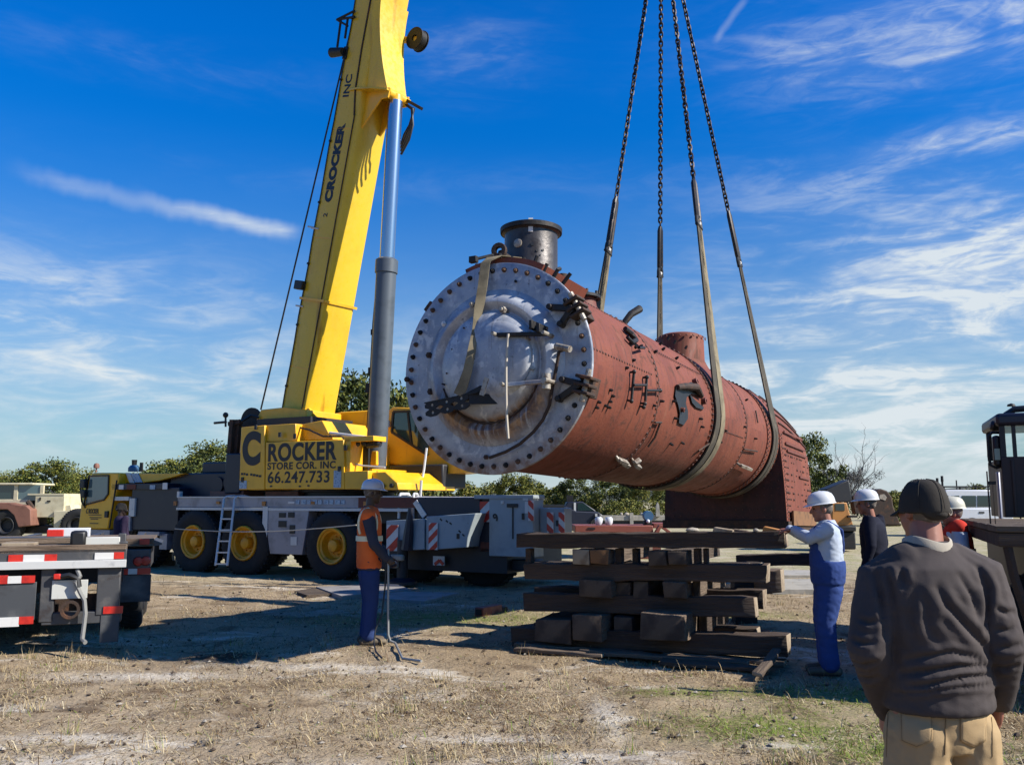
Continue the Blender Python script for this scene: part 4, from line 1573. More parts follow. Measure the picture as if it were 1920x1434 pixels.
# ------------------------------------------------------------------ slings, shackles and chains
HOOK = at(1240, -190, 14.4)
link_mb = MB()
pts = []
for i in range(16):
    a = 2 * math.pi * i / 16
    cx, cy = math.cos(a), math.sin(a)
    pts.append(V((0, 0.029 * cx, 0.027 * cy + math.copysign(0.026, cy) * (abs(cy) > 0.05))))
link_mb.tube(pts, 0.0145, 6, closed=True)
LINK = link_mb.mesh('chain_link', M['chain'])
PITCH_L = 0.078


def solve_py(fn, py):
    """fraction t of a line where its image height is py"""
    best, bt = 1e9, 0
    for k in range(2001):
        t = k / 2000
        p = fn(t)
        d = p - V((0, 0, EYE))
        y = 717 - FPX * (d.z * math.cos(PITCH) - d.y * math.sin(PITCH)) / (d.y * math.cos(PITCH) + d.z * math.sin(PITCH))
        if abs(y - py) < best:
            best, bt = abs(y - py), t
    return bt


def tangent(xr, side, r):
    """tangent point (boiler frame angle) for a strap from the hook to the ring at x = xr; side -1 near, +1 far"""
    h = MBI @ HOOK
    d = math.hypot(h.y, h.z)
    th = math.atan2(h.z, h.y)
    a = math.acos(r / d)
    return th - a * side if side > 0 else th + a


SL = 0.026
SLINGS = [
    (4.62, RB + SL, ((370, 462, 'front far', 'left chain, its strap running behind the small flanged dome'), (337, 413, 'front near', 'chain above the pale strap that crosses the near side of the boiler')), 'front pale webbing sling looped under the boiler just behind the steam dome', (0.125,)),
    (8.10, RB + 0.034, ((425, 508, 'rear far', 'near vertical chain, its strap hidden behind the boiler'), (396, 488, 'rear near', 'rightmost chain above the dark doubled strap by the firebox')), 'rear dark doubled webbing sling looped under the boiler beside the firebox', (0.10,)),
]
CHAINLAB = ['leftmost lifting chain, slanting down to the strap behind the small flanged dome',
            'lifting chain second from left, hanging almost straight down behind the boiler',
            'lifting chain third from left, above the pale strap on the near side',
            'rightmost lifting chain, above the dark strap beside the firebox']
cn = 0
for si, (xr, rr, ends, lab, offs) in enumerate(SLINGS):
    far_a, near_a = tangent(xr, 1, rr), tangent(xr, -1, rr)
    h = MBI @ HOOK
    pf = V((xr, rr * math.cos(far_a), rr * math.sin(far_a)))
    pn = V((xr, rr * math.cos(near_a), rr * math.sin(near_a)))
    wf, wn = MB_ @ pf, MB_ @ pn
    t_far = [solve_py(lambda t: HOOK.lerp(wf, t), y) for y in ends[0][:2]]
    t_near = [solve_py(lambda t: HOOK.lerp(wn, t), y) for y in ends[1][:2]]
    sling = thing('webbing_sling', lab, 'sling', MB_ @ V((xr, 0, -rr)))
    sh_f, sh_n = HOOK.lerp(wf, t_far[1]), HOOK.lerp(wn, t_near[1])
    lo, hi = near_a, far_a + 2 * math.pi
    if hi - lo > 2 * math.pi:
        hi -= 2 * math.pi
    # two parallel legs, drawn together at the shackles
    for leg, off in enumerate((-offs[0], offs[0])):
        path, ww = [], []
        for k in range(13):
            t = k / 12
            p = sh_n.lerp(wn, t)
            e = off * min(1.0, 0.12 + 1.0 * t)
            path.append(p + BU * e)
            ww.append(0.17 + (0.05 if si == 0 else 0.03) * t)
        for k in range(1, 48):
            a = lo + (hi - lo) * k / 48
            path.append(MB_ @ V((xr + off, rr * math.cos(a), rr * math.sin(a))))
            ww.append(0.20 if si == 0 else 0.165)
        for k in range(13):
            t = 1 - k / 12
            p = sh_f.lerp(wf, t)
            e = off * min(1.0, 0.12 + 1.0 * t)
            path.append(p + BU * e)
            ww.append(0.15 + 0.05 * t)
        mb = ribbon(path, ww, lambda i: BU, 0.022, 'strap', None)
        o = mb.build('strap', M['web'] if (si == 0 and leg == 1) else M['webdark'], sling, sharp=50, origin=sling.location)
    for (top, low, w_, shp, ti) in ((t_far[0], t_far[1], wf, sh_f, 0), (t_near[0], t_near[1], wn, sh_n, 1)):
        d = (w_ - HOOK).normalized()
        pt, pl = HOOK.lerp(w_, top), HOOK.lerp(w_, low)
        # chain with its links, master link and shackle
        idx = {(0, 0): 0, (1, 0): 1, (0, 1): 2, (1, 1): 3}[(si, ti)]
        c = thing('lifting_chain', CHAINLAB[idx], 'chain', pt, group='lifting chains above the boiler')
        L = (pt - HOOK).length
        n = int(L / PITCH_L)
        q = (-d).to_track_quat('Z', 'Y')
        for k in range(n):
            lk = place_mesh('chain_link', LINK, c, (HOOK.lerp(pt, 1) - d * (PITCH_L * (k + 0.5))) - pt)
            lk.rotation_euler = (q @ Euler((0, 0, math.pi / 2 * (k % 2) + random.uniform(-0.25, 0.25))).to_quaternion()).to_euler()
        x, y = perp(d)
        side = BU - d * BU.dot(d)
        side.normalize()
        # long double leg between chain and sling
        for s_ in (-1, 1):
            mb = MB()
            a0, a1 = pt - pt, pl - pt
            mb.tube([a0 + side * 0.010 * s_, a0.lerp(a1, 0.1) + side * 0.040 * s_, a0.lerp(a1, 0.9) + side * 0.055 * s_, a1 + side * 0.045 * s_], [0.028, 0.038, 0.038, 0.03], 8)
            mb.build('wire_leg', M['chain'], c)
        mb = MB()
        u = []
        for k in range(11):
            a = math.pi * (k / 10)
            u.append((pl - pt) + side * (0.095 * math.cos(a)) - d * (0.085 * math.sin(a)) + d * 0.02)
        u = [u[0] + d * 0.09] + u + [u[-1] + d * 0.09]
        mb.tube(u, 0.028, 8)
        mb.cyl(u[0] + side * 0.03, u[-1] - side * 0.03, 0.024, 0.024, 10)
        sh = mb.build('shackle', M['iron'], c)
        mb = MB()
        mb.tube([(pl - pt) + side * 0.035 + d * 0.05, (pl - pt) - side * 0.035 + d * 0.05], 0.034, 8)
        mb.build('sling_eye', M['white'], sh)

# ------------------------------------------------------------------ the yellow mobile crane
CTH = R(29)
CD, CN = V((math.cos(CTH), -math.sin(CTH), 0)), V((math.sin(CTH), math.cos(CTH), 0))
C0 = V((-3.95, 19.3, 0))
MC = Matrix(((CD.x, CN.x, 0, C0.x), (CD.y, CN.y, 0, C0.y), (0, 0, 1, 0), (0, 0, 0, 1)))
MCI = MC.inverted()
crane = thing('mobile_crane', 'yellow and dark mobile crane with raised boom, lettered side panel and yellow wheel rims', 'crane', matrix=MC)
EYEC = MCI @ V((0, 0, EYE))


def cp(px, py, y=0.0):
    """point of the crane's lengthwise plane at depth y seen at a pixel (crane frame)"""
    d = MCI.to_3x3() @ ray(px, py)
    return EYEC + d * ((y - EYEC.y) / d.y)


def side_poly(pix, y0, y1, name, m, bevel=0.0, mb=None, ref=None, parent=None):
    """plate or body cut to an outline in the crane's side plane"""
    pl = [cp(x, y, y0 if ref is None else ref) for x, y in pix]
    own = mb is None
    mb = mb or MB()
    mb.prism([(p.x, p.z) for p in pl], lambda a, b, d: (a, d, b), y0, y1)
    if own:
        return mb.build(name, M[m], parent or crane, bevel=bevel)
    return mb


def sbox(px0, py0, px1, py1, y0, y1, name, m, bevel=0.0, parent=None):
    """box whose near face spans two pixels"""
    a, b = cp(px0, py0, y0), cp(px1, py1, y0)
    mb = MB()
    mb.bb(a.x, b.x, y0, y1, b.z, a.z)
    return mb.build(name, M[m], parent or crane, bevel=bevel)


def striped(a, ex, ez, nrm, w, h, n, parent, flip=False, name='hazard_board'):
    """red and white hazard board: white plate, each red stripe a piece proud of it"""
    mb = MB()
    mb.box(a + ex * w / 2 + ez * h / 2, (w, h, 0.02), (ex, ez, nrm))
    b = mb.build(name, M['white'], parent)
    sl = w * 0.9
    step = (h + sl) / n
    for k in range(n):
        z0 = -sl + step * (k + 0.25)
        poly = []
        # clip the slanted stripe to the board
        pts = [(0, z0), (w, z0 + sl), (w, z0 + sl + step * 0.5), (0, z0 + step * 0.5)]

        def clip(pts, f):
            out = []
            for i, p in enumerate(pts):
                q = pts[(i + 1) % len(pts)]
                fp, fq = f(p), f(q)
                if fp >= 0:
                    out.append(p)
                if fp * fq < 0:
                    t = fp / (fp - fq)
                    out.append((p[0] + (q[0] - p[0]) * t, p[1] + (q[1] - p[1]) * t))
            return out
        pts = clip(pts, lambda p: p[1])
        pts = clip(pts, lambda p: h - p[1]) if pts else pts
        if len(pts) < 3:
            continue
        if flip:
            pts = [(w - p[0], p[1]) for p in pts]
        mb = MB()
        mb.prism(pts, lambda u, v, d: a + ex * u + ez * v + nrm * d, 0.012, 0.016)
        mb.build('red_stripe', M['red'], b)
    return b


EX, EY, EZ = V((1, 0, 0)), V((0, 1, 0)), V((0, 0, 1))

# carrier: frame, deck band, mudguards
mb = MB()
mb.bb(-8.2, 3.9, 0.75, 2.0, 0.72, 1.45)
mb.bb(-6.0, 4.4, 0.35, 2.4, 1.20, 1.48)
mb.build('chassis_frame', M['dark'], crane)
a = cp(333, 936, 0.08)
b = cp(772, 936, 0.08)
mb = MB()
mb.bb(a.x, b.x, 0.08, 2.62, 1.515, 1.765)
mb.build('deck_band', M['silver'], crane, bevel=0.012)
mb = MB()
mb.bb(a.x, b.x, 0.05, 0.09, 1.455, 1.512)
mb.bb(a.x, b.x, 0.055, 0.085, 1.745, 1.772)
mb.build('deck_rail', M['alu'], crane)
for k in range(9):
    x = -1.0 + k * 0.16
    mb = MB()
    mb.bb(x, x + 0.10 + 0.03 * (k % 2), 0.066, 0.08, 1.60, 1.69)
    mb.build('data_plate', M['sticker'], crane)
mb = MB()
mb.bb(0.75, 2.4, 0.066, 0.08, 1.53, 1.74)
mb.build('red_band', M['redox2'], crane)
# dark wheel wells
mb = MB()
mb.bb(-5.6, 2.2, 0.9, 1.0, 0.45, 1.5)
mb.build('inner_guard', M['navy'], crane)
# wheels
AXLES = [(cp(360, 1016, 0.0).x, 1), (cp(455, 1021, 0.0).x, 1), (cp(620, 1025, 0.0).x, 1), (3.6, 0), (1.85, 0), (-6.5, 0)]
tyre = MB()
tyre.lathe([(0.40, 0.04), (0.52, 0.0), (0.66, 0.01), (0.715, 0.045), (0.745, 0.09), (0.745, 0.36), (0.715, 0.405), (0.60, 0.44), (0.40, 0.40)], ax=(0, 1, 0), n=40, close=True)
for k in range(40):
    a_ = 2 * math.pi * k / 40
    for s_, y_ in ((0, 0.14), (0.5, 0.30)):
        aa = a_ + 2 * math.pi / 40 * s_
        d_ = V((math.cos(aa), 0, math.sin(aa)))
        tyre.box(d_ * 0.748 + V((0, y_, 0)), (0.035, 0.14, 0.055), (d_, V((0, 1, 0)), V((0, 1, 0)).cross(d_)))
TYRE = tyre.mesh('tyre', M['rubber'])
rim = MB()
rim.lathe([(0.0, 0.20), (0.17, 0.20), (0.19, 0.215), (0.262, 0.21), (0.285, 0.15), (0.30, 0.06), (0.335, 0.035), (0.345, 0.0), (0.375, -0.012), (0.395, 0.01), (0.39, 0.06), (0.39, 0.26), (0.0, 0.26)], ax=(0, 1, 0), n=36)
RIM = rim.mesh('rim', M['rimyellow'])
RIMD = rim.mesh('rim', M['dark'])
hub = MB()
hub.lathe([(0.0, 0.03), (0.09, 0.03), (0.12, 0.045), (0.135, 0.09), (0.135, 0.205)], ax=(0, 1, 0), n=20)
for k in range(10):
    a_ = 2 * math.pi * k / 10
    hub.cyl((0.19 * math.cos(a_), 0.175, 0.19 * math.sin(a_)), (0.19 * math.cos(a_), 0.22, 0.19 * math.sin(a_)), 0.018, 0.018, 6)
HUB = hub.mesh('hub', M['rimyellow'])
HUBD = hub.mesh('hub', M['dark'])
for x, vis in AXLES:
    for far_ in ((0, 1) if vis else (0,)):
        w = bpy.data.objects.new('wheel', None)
        COL.objects.link(w)
        w.parent = crane
        w.location = (x, 0.0 + (2.7 if far_ else 0.0) + (0.42 if not vis else 0), 0.715)
        w.rotation_euler = (0, x * 1.7, math.pi if far_ else 0)
        place_mesh('tyre', TYRE, w)
        place_mesh('rim', RIM if vis else RIMD, w)
        place_mesh('hub', HUB if vis else HUBD, w)

# silver locker between the wheels with its dark vents
lock = side_poly([(494, 952), (580, 952), (566, 1040), (506, 1038)], 0.06, 0.75, 'locker', 'silver', 0.012)
sbox(493, 950, 500, 1010, 0.04, 0.06, 'locker_edge', 'alu', parent=lock)
for q in ((523, 961, 535, 970), (540, 960, 551, 970), (522, 976, 536, 988), (543, 984, 552, 1000)):
    sbox(*q, 0.045, 0.058, 'vent', 'black', parent=lock)
sbox(545, 1006, 556, 1022, 0.045, 0.058, 'locker_plate', 'alu', parent=lock)
sbox(540, 940, 552, 944, 0.066, 0.08, 'deck_plate', 'white')

# driver's cab
cabm = MB()
cab = side_poly([(146, 992), (201, 992), (207, 962), (215, 930), (221, 905), (222, 886), (176, 886), (167, 893), (159, 925), (151, 955)], 0.10, 2.45, 'driver_cab', 'yellow', 0.03)
side_poly([(169, 894), (202, 893), (201, 925), (194, 935), (160, 944), (162, 934)], 0.075, 0.097, 'door_window', 'glass2', 0.0, parent=cab)
for (p, q) in (((167, 892), (204, 891)), ((204, 891), (203, 926)), ((203, 926), (195, 937)), ((195, 937), (157, 947)), ((157, 947), (167, 892))):
    mb = MB()
    mb.bar(cp(*p, 0.085), cp(*q, 0.085), 0.03, 0.035, (0, 1, 0))
    mb.build('window_seal', M['black'], cab)
mb = MB()
mb.bar(cp(205, 990, 0.085), cp(219, 900, 0.085), 0.02, 0.03, (0, 1, 0))
mb.build('door_gap', M['dark'], cab)
sbox(196, 958, 201, 970, 0.05, 0.09, 'door_handle', 'black', parent=cab)
p = cp(161, 962, 0.09)
text_obj('C ROCKER', 0.165, (p.x, p.y, p.z), (EX, EZ, -EY), M['ink'], cab, bold=0.004, sx=0.62)
for k, (x0, x1, yy) in enumerate(((166, 190, 965), (168, 190, 970), (170, 184, 973), (168, 184, 981))):
    a, b = cp(x0, yy, 0.09), cp(x1, yy, 0.09)
    mb = MB()
    mb.bb(a.x, b.x, 0.088, 0.092, a.z - 0.008, a.z + 0.012)
    mb.build('small_print', M['dark'], cab)
sbox(150, 898, 157, 915, -0.05, 0.06, 'mirror', 'black', 0.02, parent=cab)
sbox(151, 918, 157, 932, -0.05, 0.06, 'mirror', 'black', 0.02, parent=cab)
mb = MB()
mb.tube([cp(158, 905, 0.1), cp(150, 907, 0.0), cp(153, 940, 0.0), cp(160, 952, 0.1)], 0.02, 6)
mb.build('mirror_arm', M['black'], cab)
p = cp(181, 874, 0.9)
mb = MB()
mb.cyl(p - V((0, 0, 0.16)), p - V((0, 0, 0.03)), 0.02, 0.02, 8)
mb.lathe([(0.0, -0.06), (0.075, -0.05), (0.08, 0.02), (0.055, 0.075), (0.0, 0.09)], p, (0, 0, 1), 14)
mb.build('beacon', M['rustpaint'], cab)
sbox(146, 992, 205, 1004, 0.12, 2.3, 'bumper_skirt', 'silver')
mb = MB()
mb.bb(-8.6, -7.2, 0.5, 2.2, 0.55, 0.98)
mb.build('front_frame', M['dark'], crane)
# yellow cover behind the cab, with stripe and pane
cover = side_poly([(223, 887), (345, 887), (330, 893), (300, 901), (268, 905), (223, 905)], 0.35, 2.3, 'engine_cover', 'yellow', 0.02)
side_poly([(235, 886), (243, 886), (252, 905), (243, 905)], 0.32, 0.345, 'white_stripe', 'white', parent=cover)
side_poly([(245, 887), (258, 887), (266, 904), (253, 904)], 0.32, 0.345, 'blue_pane', 'sticker', parent=cover)
sbox(212, 888, 218, 905, 0.33, 0.348, 'dark_stripe', 'redox2', parent=cover)
M['bluepart'] = mat('blue cap', (0.05, 0.14, 0.27), 0.5)
mb = MB()
a = cp(251, 884, 0.8)
mb.lathe([(0.0, 0), (0.15, 0), (0.15, 0.10), (0.10, 0.16), (0.08, 0.17)], a, (0, 0, 1), 14)
ex_ = mb.build('air_intake', M['bluepart'], crane)
mb = MB()
mb.cyl(a + V((0.0, 0, 0.15)), a + V((0.0, 0, 0.31)), 0.06, 0.07, 10)
mb.cyl(a + V((0.16, 0.1, 0.0)), a + V((0.16, 0.1, 0.24)), 0.045, 0.045, 10)
mb.build('exhaust_cap', M['black'], ex_)
# big dark box behind the cab, opening and trim
a, b = cp(212, 906, 0.15), cp(332, 1000, 0.15)
mb = MB()
mb.bb(a.x + 0.75, b.x, 0.15, 2.5, 0.95, a.z - 0.12)
mb.bb(a.x, a.x + 0.75, 0.9, 2.5, 0.95, a.z - 0.12)
mb.build('engine_box', M['navy'], crane, bevel=0.015)
sbox(210, 907, 311, 917, 0.10, 2.4, 'box_rail', 'navy', 0.01)
for q, m_ in (((238, 908, 254, 917), 'redox2'), ((223, 909, 231, 917), 'white'), ((281, 909, 290, 917), 'sticker'), ((305, 905, 313, 917), 'white')):
    sbox(*q, 0.085, 0.098, 'reflector', m_)
sbox(207, 931, 241, 938, 0.10, 0.2, 'step_bar', 'alu')
sbox(243, 934, 251, 968, 0.10, 0.16, 'step_post', 'alu')
sbox(228, 966, 243, 995, 0.10, 0.4, 'step_box', 'silver')
sbox(259, 996, 298, 1004, 0.0, 0.5, 'step', 'silver')
sbox(300, 1000, 312, 1030, 0.1, 0.3, 'mud_flap', 'silver')
for q in ((332, 921, 336, 931),):
    sbox(*q, 0.1, 0.2, 'marker', 'white')
# dark blue load stacked on the deck behind the rotating body
mb = MB()
for (x0, x1, z0, z1, y0, y1) in ((-5.6, -3.3, 1.77, 2.35, 0.5, 2.4), (-4.7, -3.1, 2.35, 2.62, 0.7, 2.2), (-6.5, -5.6, 1.5, 2.15, 0.6, 2.4)):
    mb.bb(x0, x1, y0, y1, z0, z1)
mb.build('spreader_block', M['navy'], crane, bevel=0.03)
for k in range(3):
    mb = MB()
    mb.lathe([(0.0, 0.0), (0.2, 0.0), (0.2, 0.3), (0.0, 0.3)], (-3.9 + 0.42 * k, 0.45, 2.05 + 0.05 * k), (0, 1, 0), 16)
    mb.build('cable_drum', M['navy'], crane)
mb = MB()
mb.bb(-4.0, -2.9, 0.35, 1.0, 1.77, 1.90)
mb.bb(-2.2, -1.2, 0.35, 1.0, 1.77, 1.88)
mb.build('turntable_debris', M['rustpaint'], crane)

# turntable
mb = MB()
mb.lathe([(0.0, 1.76), (1.05, 1.76), (1.05, 1.86), (1.15, 1.87), (1.15, 1.95), (0.0, 1.95)], (-0.6, 1.4, 0), (0, 0, 1), 40)
mb.build('slew_ring', M['dark'], crane)

# superstructure: lettered panels
Z0 = cp(550, 918, 0.05).z
pC = side_poly([(452, 801), (496, 797), (496, 918), (448, 918)], 0.05, 0.60, 'corner_panel', 'yellow', 0.015)
pR = side_poly([(498, 829), (644, 824), (646, 917), (497, 917)], 0.05, 0.60, 'letter_panel', 'yellow', 0.015)
side_poly([(646, 884), (690, 882), (690, 917), (646, 917)], 0.05, 0.60, 'skirt_panel', 'yellow', 0.012)
mb = MB()
a, b = cp(452, 830, 0.6), cp(690, 917, 0.6)
mb.bb(a.x, b.x - 0.6, 0.602, 2.5, Z0, 2.95)
mb.bb(b.x - 0.6, b.x + 0.1, 0.602, 2.5, Z0, Z0 + 0.45)
mb.build('slew_body', M['yellow'], crane)
OUT = 0.046
p = cp(455, 868, OUT)
text_obj('C', 0.98, (p.x - 0.02, OUT, p.z), (EX, EZ, -EY), M['ink'], pC, bold=0.055, sx=0.80)
p = cp(501, 864, OUT)
text_obj('ROCKER', 0.545, (p.x, OUT, p.z), (EX, EZ, -EY), M['ink'], pR, bold=0.017, sx=0.90, space=1.07)
p = cp(501, 880, OUT)
text_obj('STORE COR. INC', 0.215, (p.x, OUT, p.z), (EX, EZ, -EY), M['ink'], pR, bold=0.006, sx=1.12, space=1.10)
p = cp(501, 905, OUT)
text_obj('66.247.733', 0.355, (p.x, OUT, p.z), (EX, EZ, -EY), M['ink'], pR, bold=0.006, sx=1.10, space=1.06)
for x0, x1, dy in ((452, 456, 0), (457, 460, 0), (461, 465, 1), (469, 473, 1), (474, 479, 2), (480, 484, 3), (485, 490, 4)):
    a, b = cp(x0, 888 + dy, OUT), cp(x1, 890 + dy, OUT)
    mb = MB()
    mb.bb(a.x, b.x, OUT - 0.003, OUT, a.z - 0.03, a.z + 0.02)
    mb.build('small_print', M['ink'], pC)
sbox(449, 901, 462, 916, OUT - 0.004, OUT, 'sticker', 'sticker', parent=pC)
sbox(626, 882, 639, 914, OUT - 0.004, OUT, 'sticker', 'sticker', parent=pR)
for x, y in ((506, 912), (560, 912), (576, 911)):
    sbox(x, y - 2, x + 4, y + 1, OUT - 0.004, OUT, 'latch', 'dark', parent=pR)
# upper bodywork
side_poly([(499, 797), (554, 794), (555, 827), (499, 828)], 0.12, 1.0, 'upper_panel', 'yellow', 0.012)
side_poly([(556, 797), (604, 788), (622, 823), (556, 827)], 0.35, 1.9, 'sloping_cover', 'yellow', 0.015)
side_poly([(480, 788), (489, 768), (536, 763), (575, 768), (575, 785), (535, 786)], 0.75, 2.0, 'winch_cover', 'yellow', 0.02)
sbox(482, 786, 582, 796, 0.5, 2.0, 'cover_gap', 'dark')
side_poly([(578, 764), (600, 790), (622, 822), (560, 824), (545, 790)], 0.95, 1.03, 'boom_bracket', 'yellow', 0.01)
side_poly([(578, 764), (600, 790), (622, 822), (560, 824), (545, 790)], 2.05, 2.13, 'boom_bracket', 'yellow', 0.01)
side_poly([(610, 779), (640, 772), (690, 769), (708, 788), (705, 818), (625, 820)], 2.15, 2.6, 'side_cover', 'yellow', 0.03)
# rear winch frame, dark, rusty
mb = MB()
a, b = cp(426, 784, 0.3), cp(450, 925, 0.3)
mb.bb(a.x, b.x - 0.02, 0.3, 2.5, b.z, cp(426, 850, 0.3).z)
mb.build('counterweight', M['navy'], crane, bevel=0.03)
for x, y in ((431, 0.4), (443, 0.5), (436, 1.6), (447, 1.7)):
    mb = MB()
    p = cp(x, 850, y)
    mb.bar((p.x, y, p.z), (p.x + 0.05, y, cp(x, 787, y).z), 0.12, 0.10, (0, 1, 0))
    mb.build('winch_post', M['rust'], crane)
mb = MB()
mb.bar(cp(430, 795, 0.45), cp(452, 790, 0.45), 0.1, 0.1)
mb.build('winch_frame', M['rust'], crane)
mb = MB()
mb.cyl(cp(402, 793, 0.4), cp(424, 791, 0.4), 0.03, 0.03, 8)
mb.cyl(cp(423, 800, 0.4), cp(423, 778, 0.4), 0.025, 0.025, 8)
mb.ball(cp(423, 778, 0.4), 0.07, 10)
mb.build('rear_lamp', M['black'], crane)
mb = MB()
mb.lathe([(0.34, 0), (0.34, 0.05), (0.24, 0.06), (0.24, 0.9), (0.34, 0.91), (0.34, 0.96)], cp(470, 790, 0.8), (0, 1, 0), 24)
mb.build('hoist_drum', M['iron'], crane)
mb = MB()
mb.tube([cp(452, 790, 0.4), cp(470, 779, 0.6), cp(485, 783, 0.7)], 0.035, 8)
mb.build('hose', M['black'], crane)
# front recess with machinery, bright post, sloped nose
sbox(654, 826, 690, 882, 0.55, 0.60, 'recess', 'black')
sbox(645, 823, 656, 884, 0.10, 0.55, 'post', 'yellow', 0.008)
sbox(645, 819, 700, 826, 0.10, 0.55, 'lintel', 'yellow', 0.008)
sbox(690, 846, 705, 872, 0.9, 1.3, 'valve_block', 'yellow', 0.01)
mb = MB()
mb.tube([cp(618, 812, 0.4), cp(650, 816, 0.35), cp(700, 822, 0.4)], 0.04, 8)
mb.tube([cp(655, 868, 0.3), cp(680, 873, 0.3), cp(722, 876, 0.4)], 0.02, 7)
mb.build('hydraulic_pipe', M['alu'], crane)
mb = MB()
for x, y in ((668, 831), (684, 829), (706, 830)):
    p = cp(x, y, 0.35)
    mb.ball(p, 0.09, 10)
mb.cyl(cp(690, 833, 0.4), cp(712, 830, 0.4), 0.09, 0.09, 10)
mb.build('valve_cluster', M['black'], crane)
side_poly([(680, 887), (722, 884), (745, 905), (747, 918), (672, 918)], 0.2, 2.4, 'nose_plate', 'yellow', 0.015)
for x, y in ((719, 911), (735, 910)):
    p = cp(x, y, 0.19)
    mb = MB()
    mb.cyl((p.x, 0.15, p.z), (p.x, 0.205, p.z), 0.045, 0.045, 12)
    mb.build('tow_eye', M['black'], crane)

# operator's cab on the far side, tilted
oc = side_poly([(722, 868), (727, 800), (724, 772), (736, 763), (812, 765), (842, 812), (880, 884), (836, 888)], 2.15, 3.05, 'operator_cab', 'yellow', 0.03)
side_poly([(738, 775), (762, 771), (806, 772), (812, 800), (800, 850), (770, 833), (736, 808)], 2.12, 2.147, 'cab_window', 'glass', parent=oc)
mb = MB()
for p, q in (((735, 810), (802, 853)), ((735, 810), (738, 772)), ((738, 772), (812, 770)), ((765, 771), (772, 833))):
    mb.bar(cp(*p, 2.125), cp(*q, 2.125), 0.05, 0.06, (0, 1, 0))
mb.build('cab_frame', M['black'], oc)
side_poly([(836, 862), (862, 866), (882, 885), (836, 888)], 2.11, 2.146, 'cab_nose', 'yellow', 0.0, parent=oc)
sbox(717, 789, 725, 800, 2.0, 2.15, 'work_lamp', 'white', 0.01)
mb = MB()
a, b = cp(730, 872, 1.9), cp(830, 915, 1.9)
mb.bb(a.x, b.x, 1.9, 2.9, b.z, a.z)
mb.build('cab_mount', M['dark'], crane, bevel=0.04)
mb = MB()
mb.tube([cp(800, 840, 1.6), cp(795, 880, 1.5), cp(786, 930, 1.3)], 0.028, 7)
mb.build('stay_rod', M['alu'], crane)

# ---- boom
BTH = R(37)
BH, BN = V((math.cos(BTH), -math.sin(BTH), 0)), V((math.sin(BTH), math.cos(BTH), 0))


def plane_hit(px, py, pt, nn):
    d = ray(px, py)
    o = V((0, 0, EYE))
    return o + d * ((pt - o).dot(nn) / d.dot(nn))


bA = plane_hit(572, 764, C0 + CN * 0.9, CN)
bB = plane_hit(709, 0, bA, BN)
bax = (bB - bA).normalized()
badir = (BN.cross(bax)).normalized()
if badir.dot(BH) > 0:
    badir = -badir             # from the front edge back over the boom's top side
BW_, BA_ = 1.0, 0.86
MCR = MCI.to_3x3()


def bw(t, a, w):
    """boom point in the crane frame: t along, a back from the front face, w across from the near side"""
    return MCI @ (bA + bax * t + badir * a + BN * w)


def boom_section(t0, t1, a0, a1, w0, w1, name, m, ch=0.07):
    mb = MB()
    poly = [(a0 + ch * 1.6, w0), (a0 + ch * 0.5, w0 + ch * 0.5), (a0, w0 + ch * 1.6), (a0, w1 - ch * 1.6), (a0 + ch * 0.5, w1 - ch * 0.5), (a0 + ch * 1.6, w1), (a1 - 0.04, w1), (a1, w1 - 0.04), (a1, w0 + 0.04), (a1 - 0.04, w0)]
    mb.prism(poly, lambda a, w, d: bw(d, a, w), t0, t1)
    return mb.build(name, M[m], crane, sharp=25)


boom = boom_section(-0.9, 11.6, 0.0, BA_, 0.0, BW_, 'boom', 'boom')
for k in range(4):
    e = 0.045 * (k + 1)
    boom_section(11.4 + 8.2 * k, 11.4 + 8.2 * (k + 1) + 0.2, e, BA_ - e, e, BW_ - e, 'boom_extension', 'boom')
TIP = 11.4 + 8.2 * 4 + 0.2
mb = MB()
mb.prism([(-0.5, 0.25), (1.0, 0.25), (1.0, 0.75), (-0.5, 0.75)], lambda a, w, d: bw(d, a, w), TIP, TIP + 1.0)
mb.cyl(bw(TIP + 0.7, -0.55, 0.3), bw(TIP + 0.7, -0.55, 0.7), 0.4, 0.4, 20)
mb.build('boom_head', M['boom'], crane)
# dark weld seam along the near front edge, collar, studs
mb = MB()
mb.bar(bw(-0.9, 0.10, -0.006), bw(7.0, 0.10, -0.006), 0.03, 0.012, tuple(MCR @ BN))
mb.tube([bw(7.0, 0.10, -0.012), bw(7.6, 0.22, -0.012), bw(8.6, 0.26, -0.012), bw(11.5, 0.24, -0.012)], 0.022, 6)
mb.build('edge_seam', M['rust'], boom)
mb = MB()
tc_ = 2.55
for (p, q) in (((-0.02, -0.02), (-0.02, BW_ + 0.02)), ((-0.02, -0.02), (BA_ + 0.02, -0.02)), ((BA_ + 0.02, -0.02), (BA_ + 0.02, BW_ + 0.02))):
    mb.bar(bw(tc_, *p), bw(tc_, *q), 0.03, 0.06, tuple(MCR @ bax))
mb.build('collar', M['yellow'], boom)
mb = MB()
p = bw(2.85, BA_ - 0.05, 0.0)
mb.box(p + MCR @ (badir * 0.10 - BN * 0.06), (0.30, 0.14, 0.22), (MCR @ badir, MCR @ BN, MCR @ bax))
mb.build('junction_box', M['black'], boom, bevel=0.02)
for t, a_ in ((2.35, 0.72), (4.25, 0.66), (4.28, 0.80), (2.9, 0.9)):
    mb = MB()
    p = bw(t, a_, 0.0)
    mb.cyl(p, p + MCR @ (badir * 0.16 - BN * 0.10), 0.022, 0.022, 7)
    mb.build('rope_guide', M['alu'], boom)
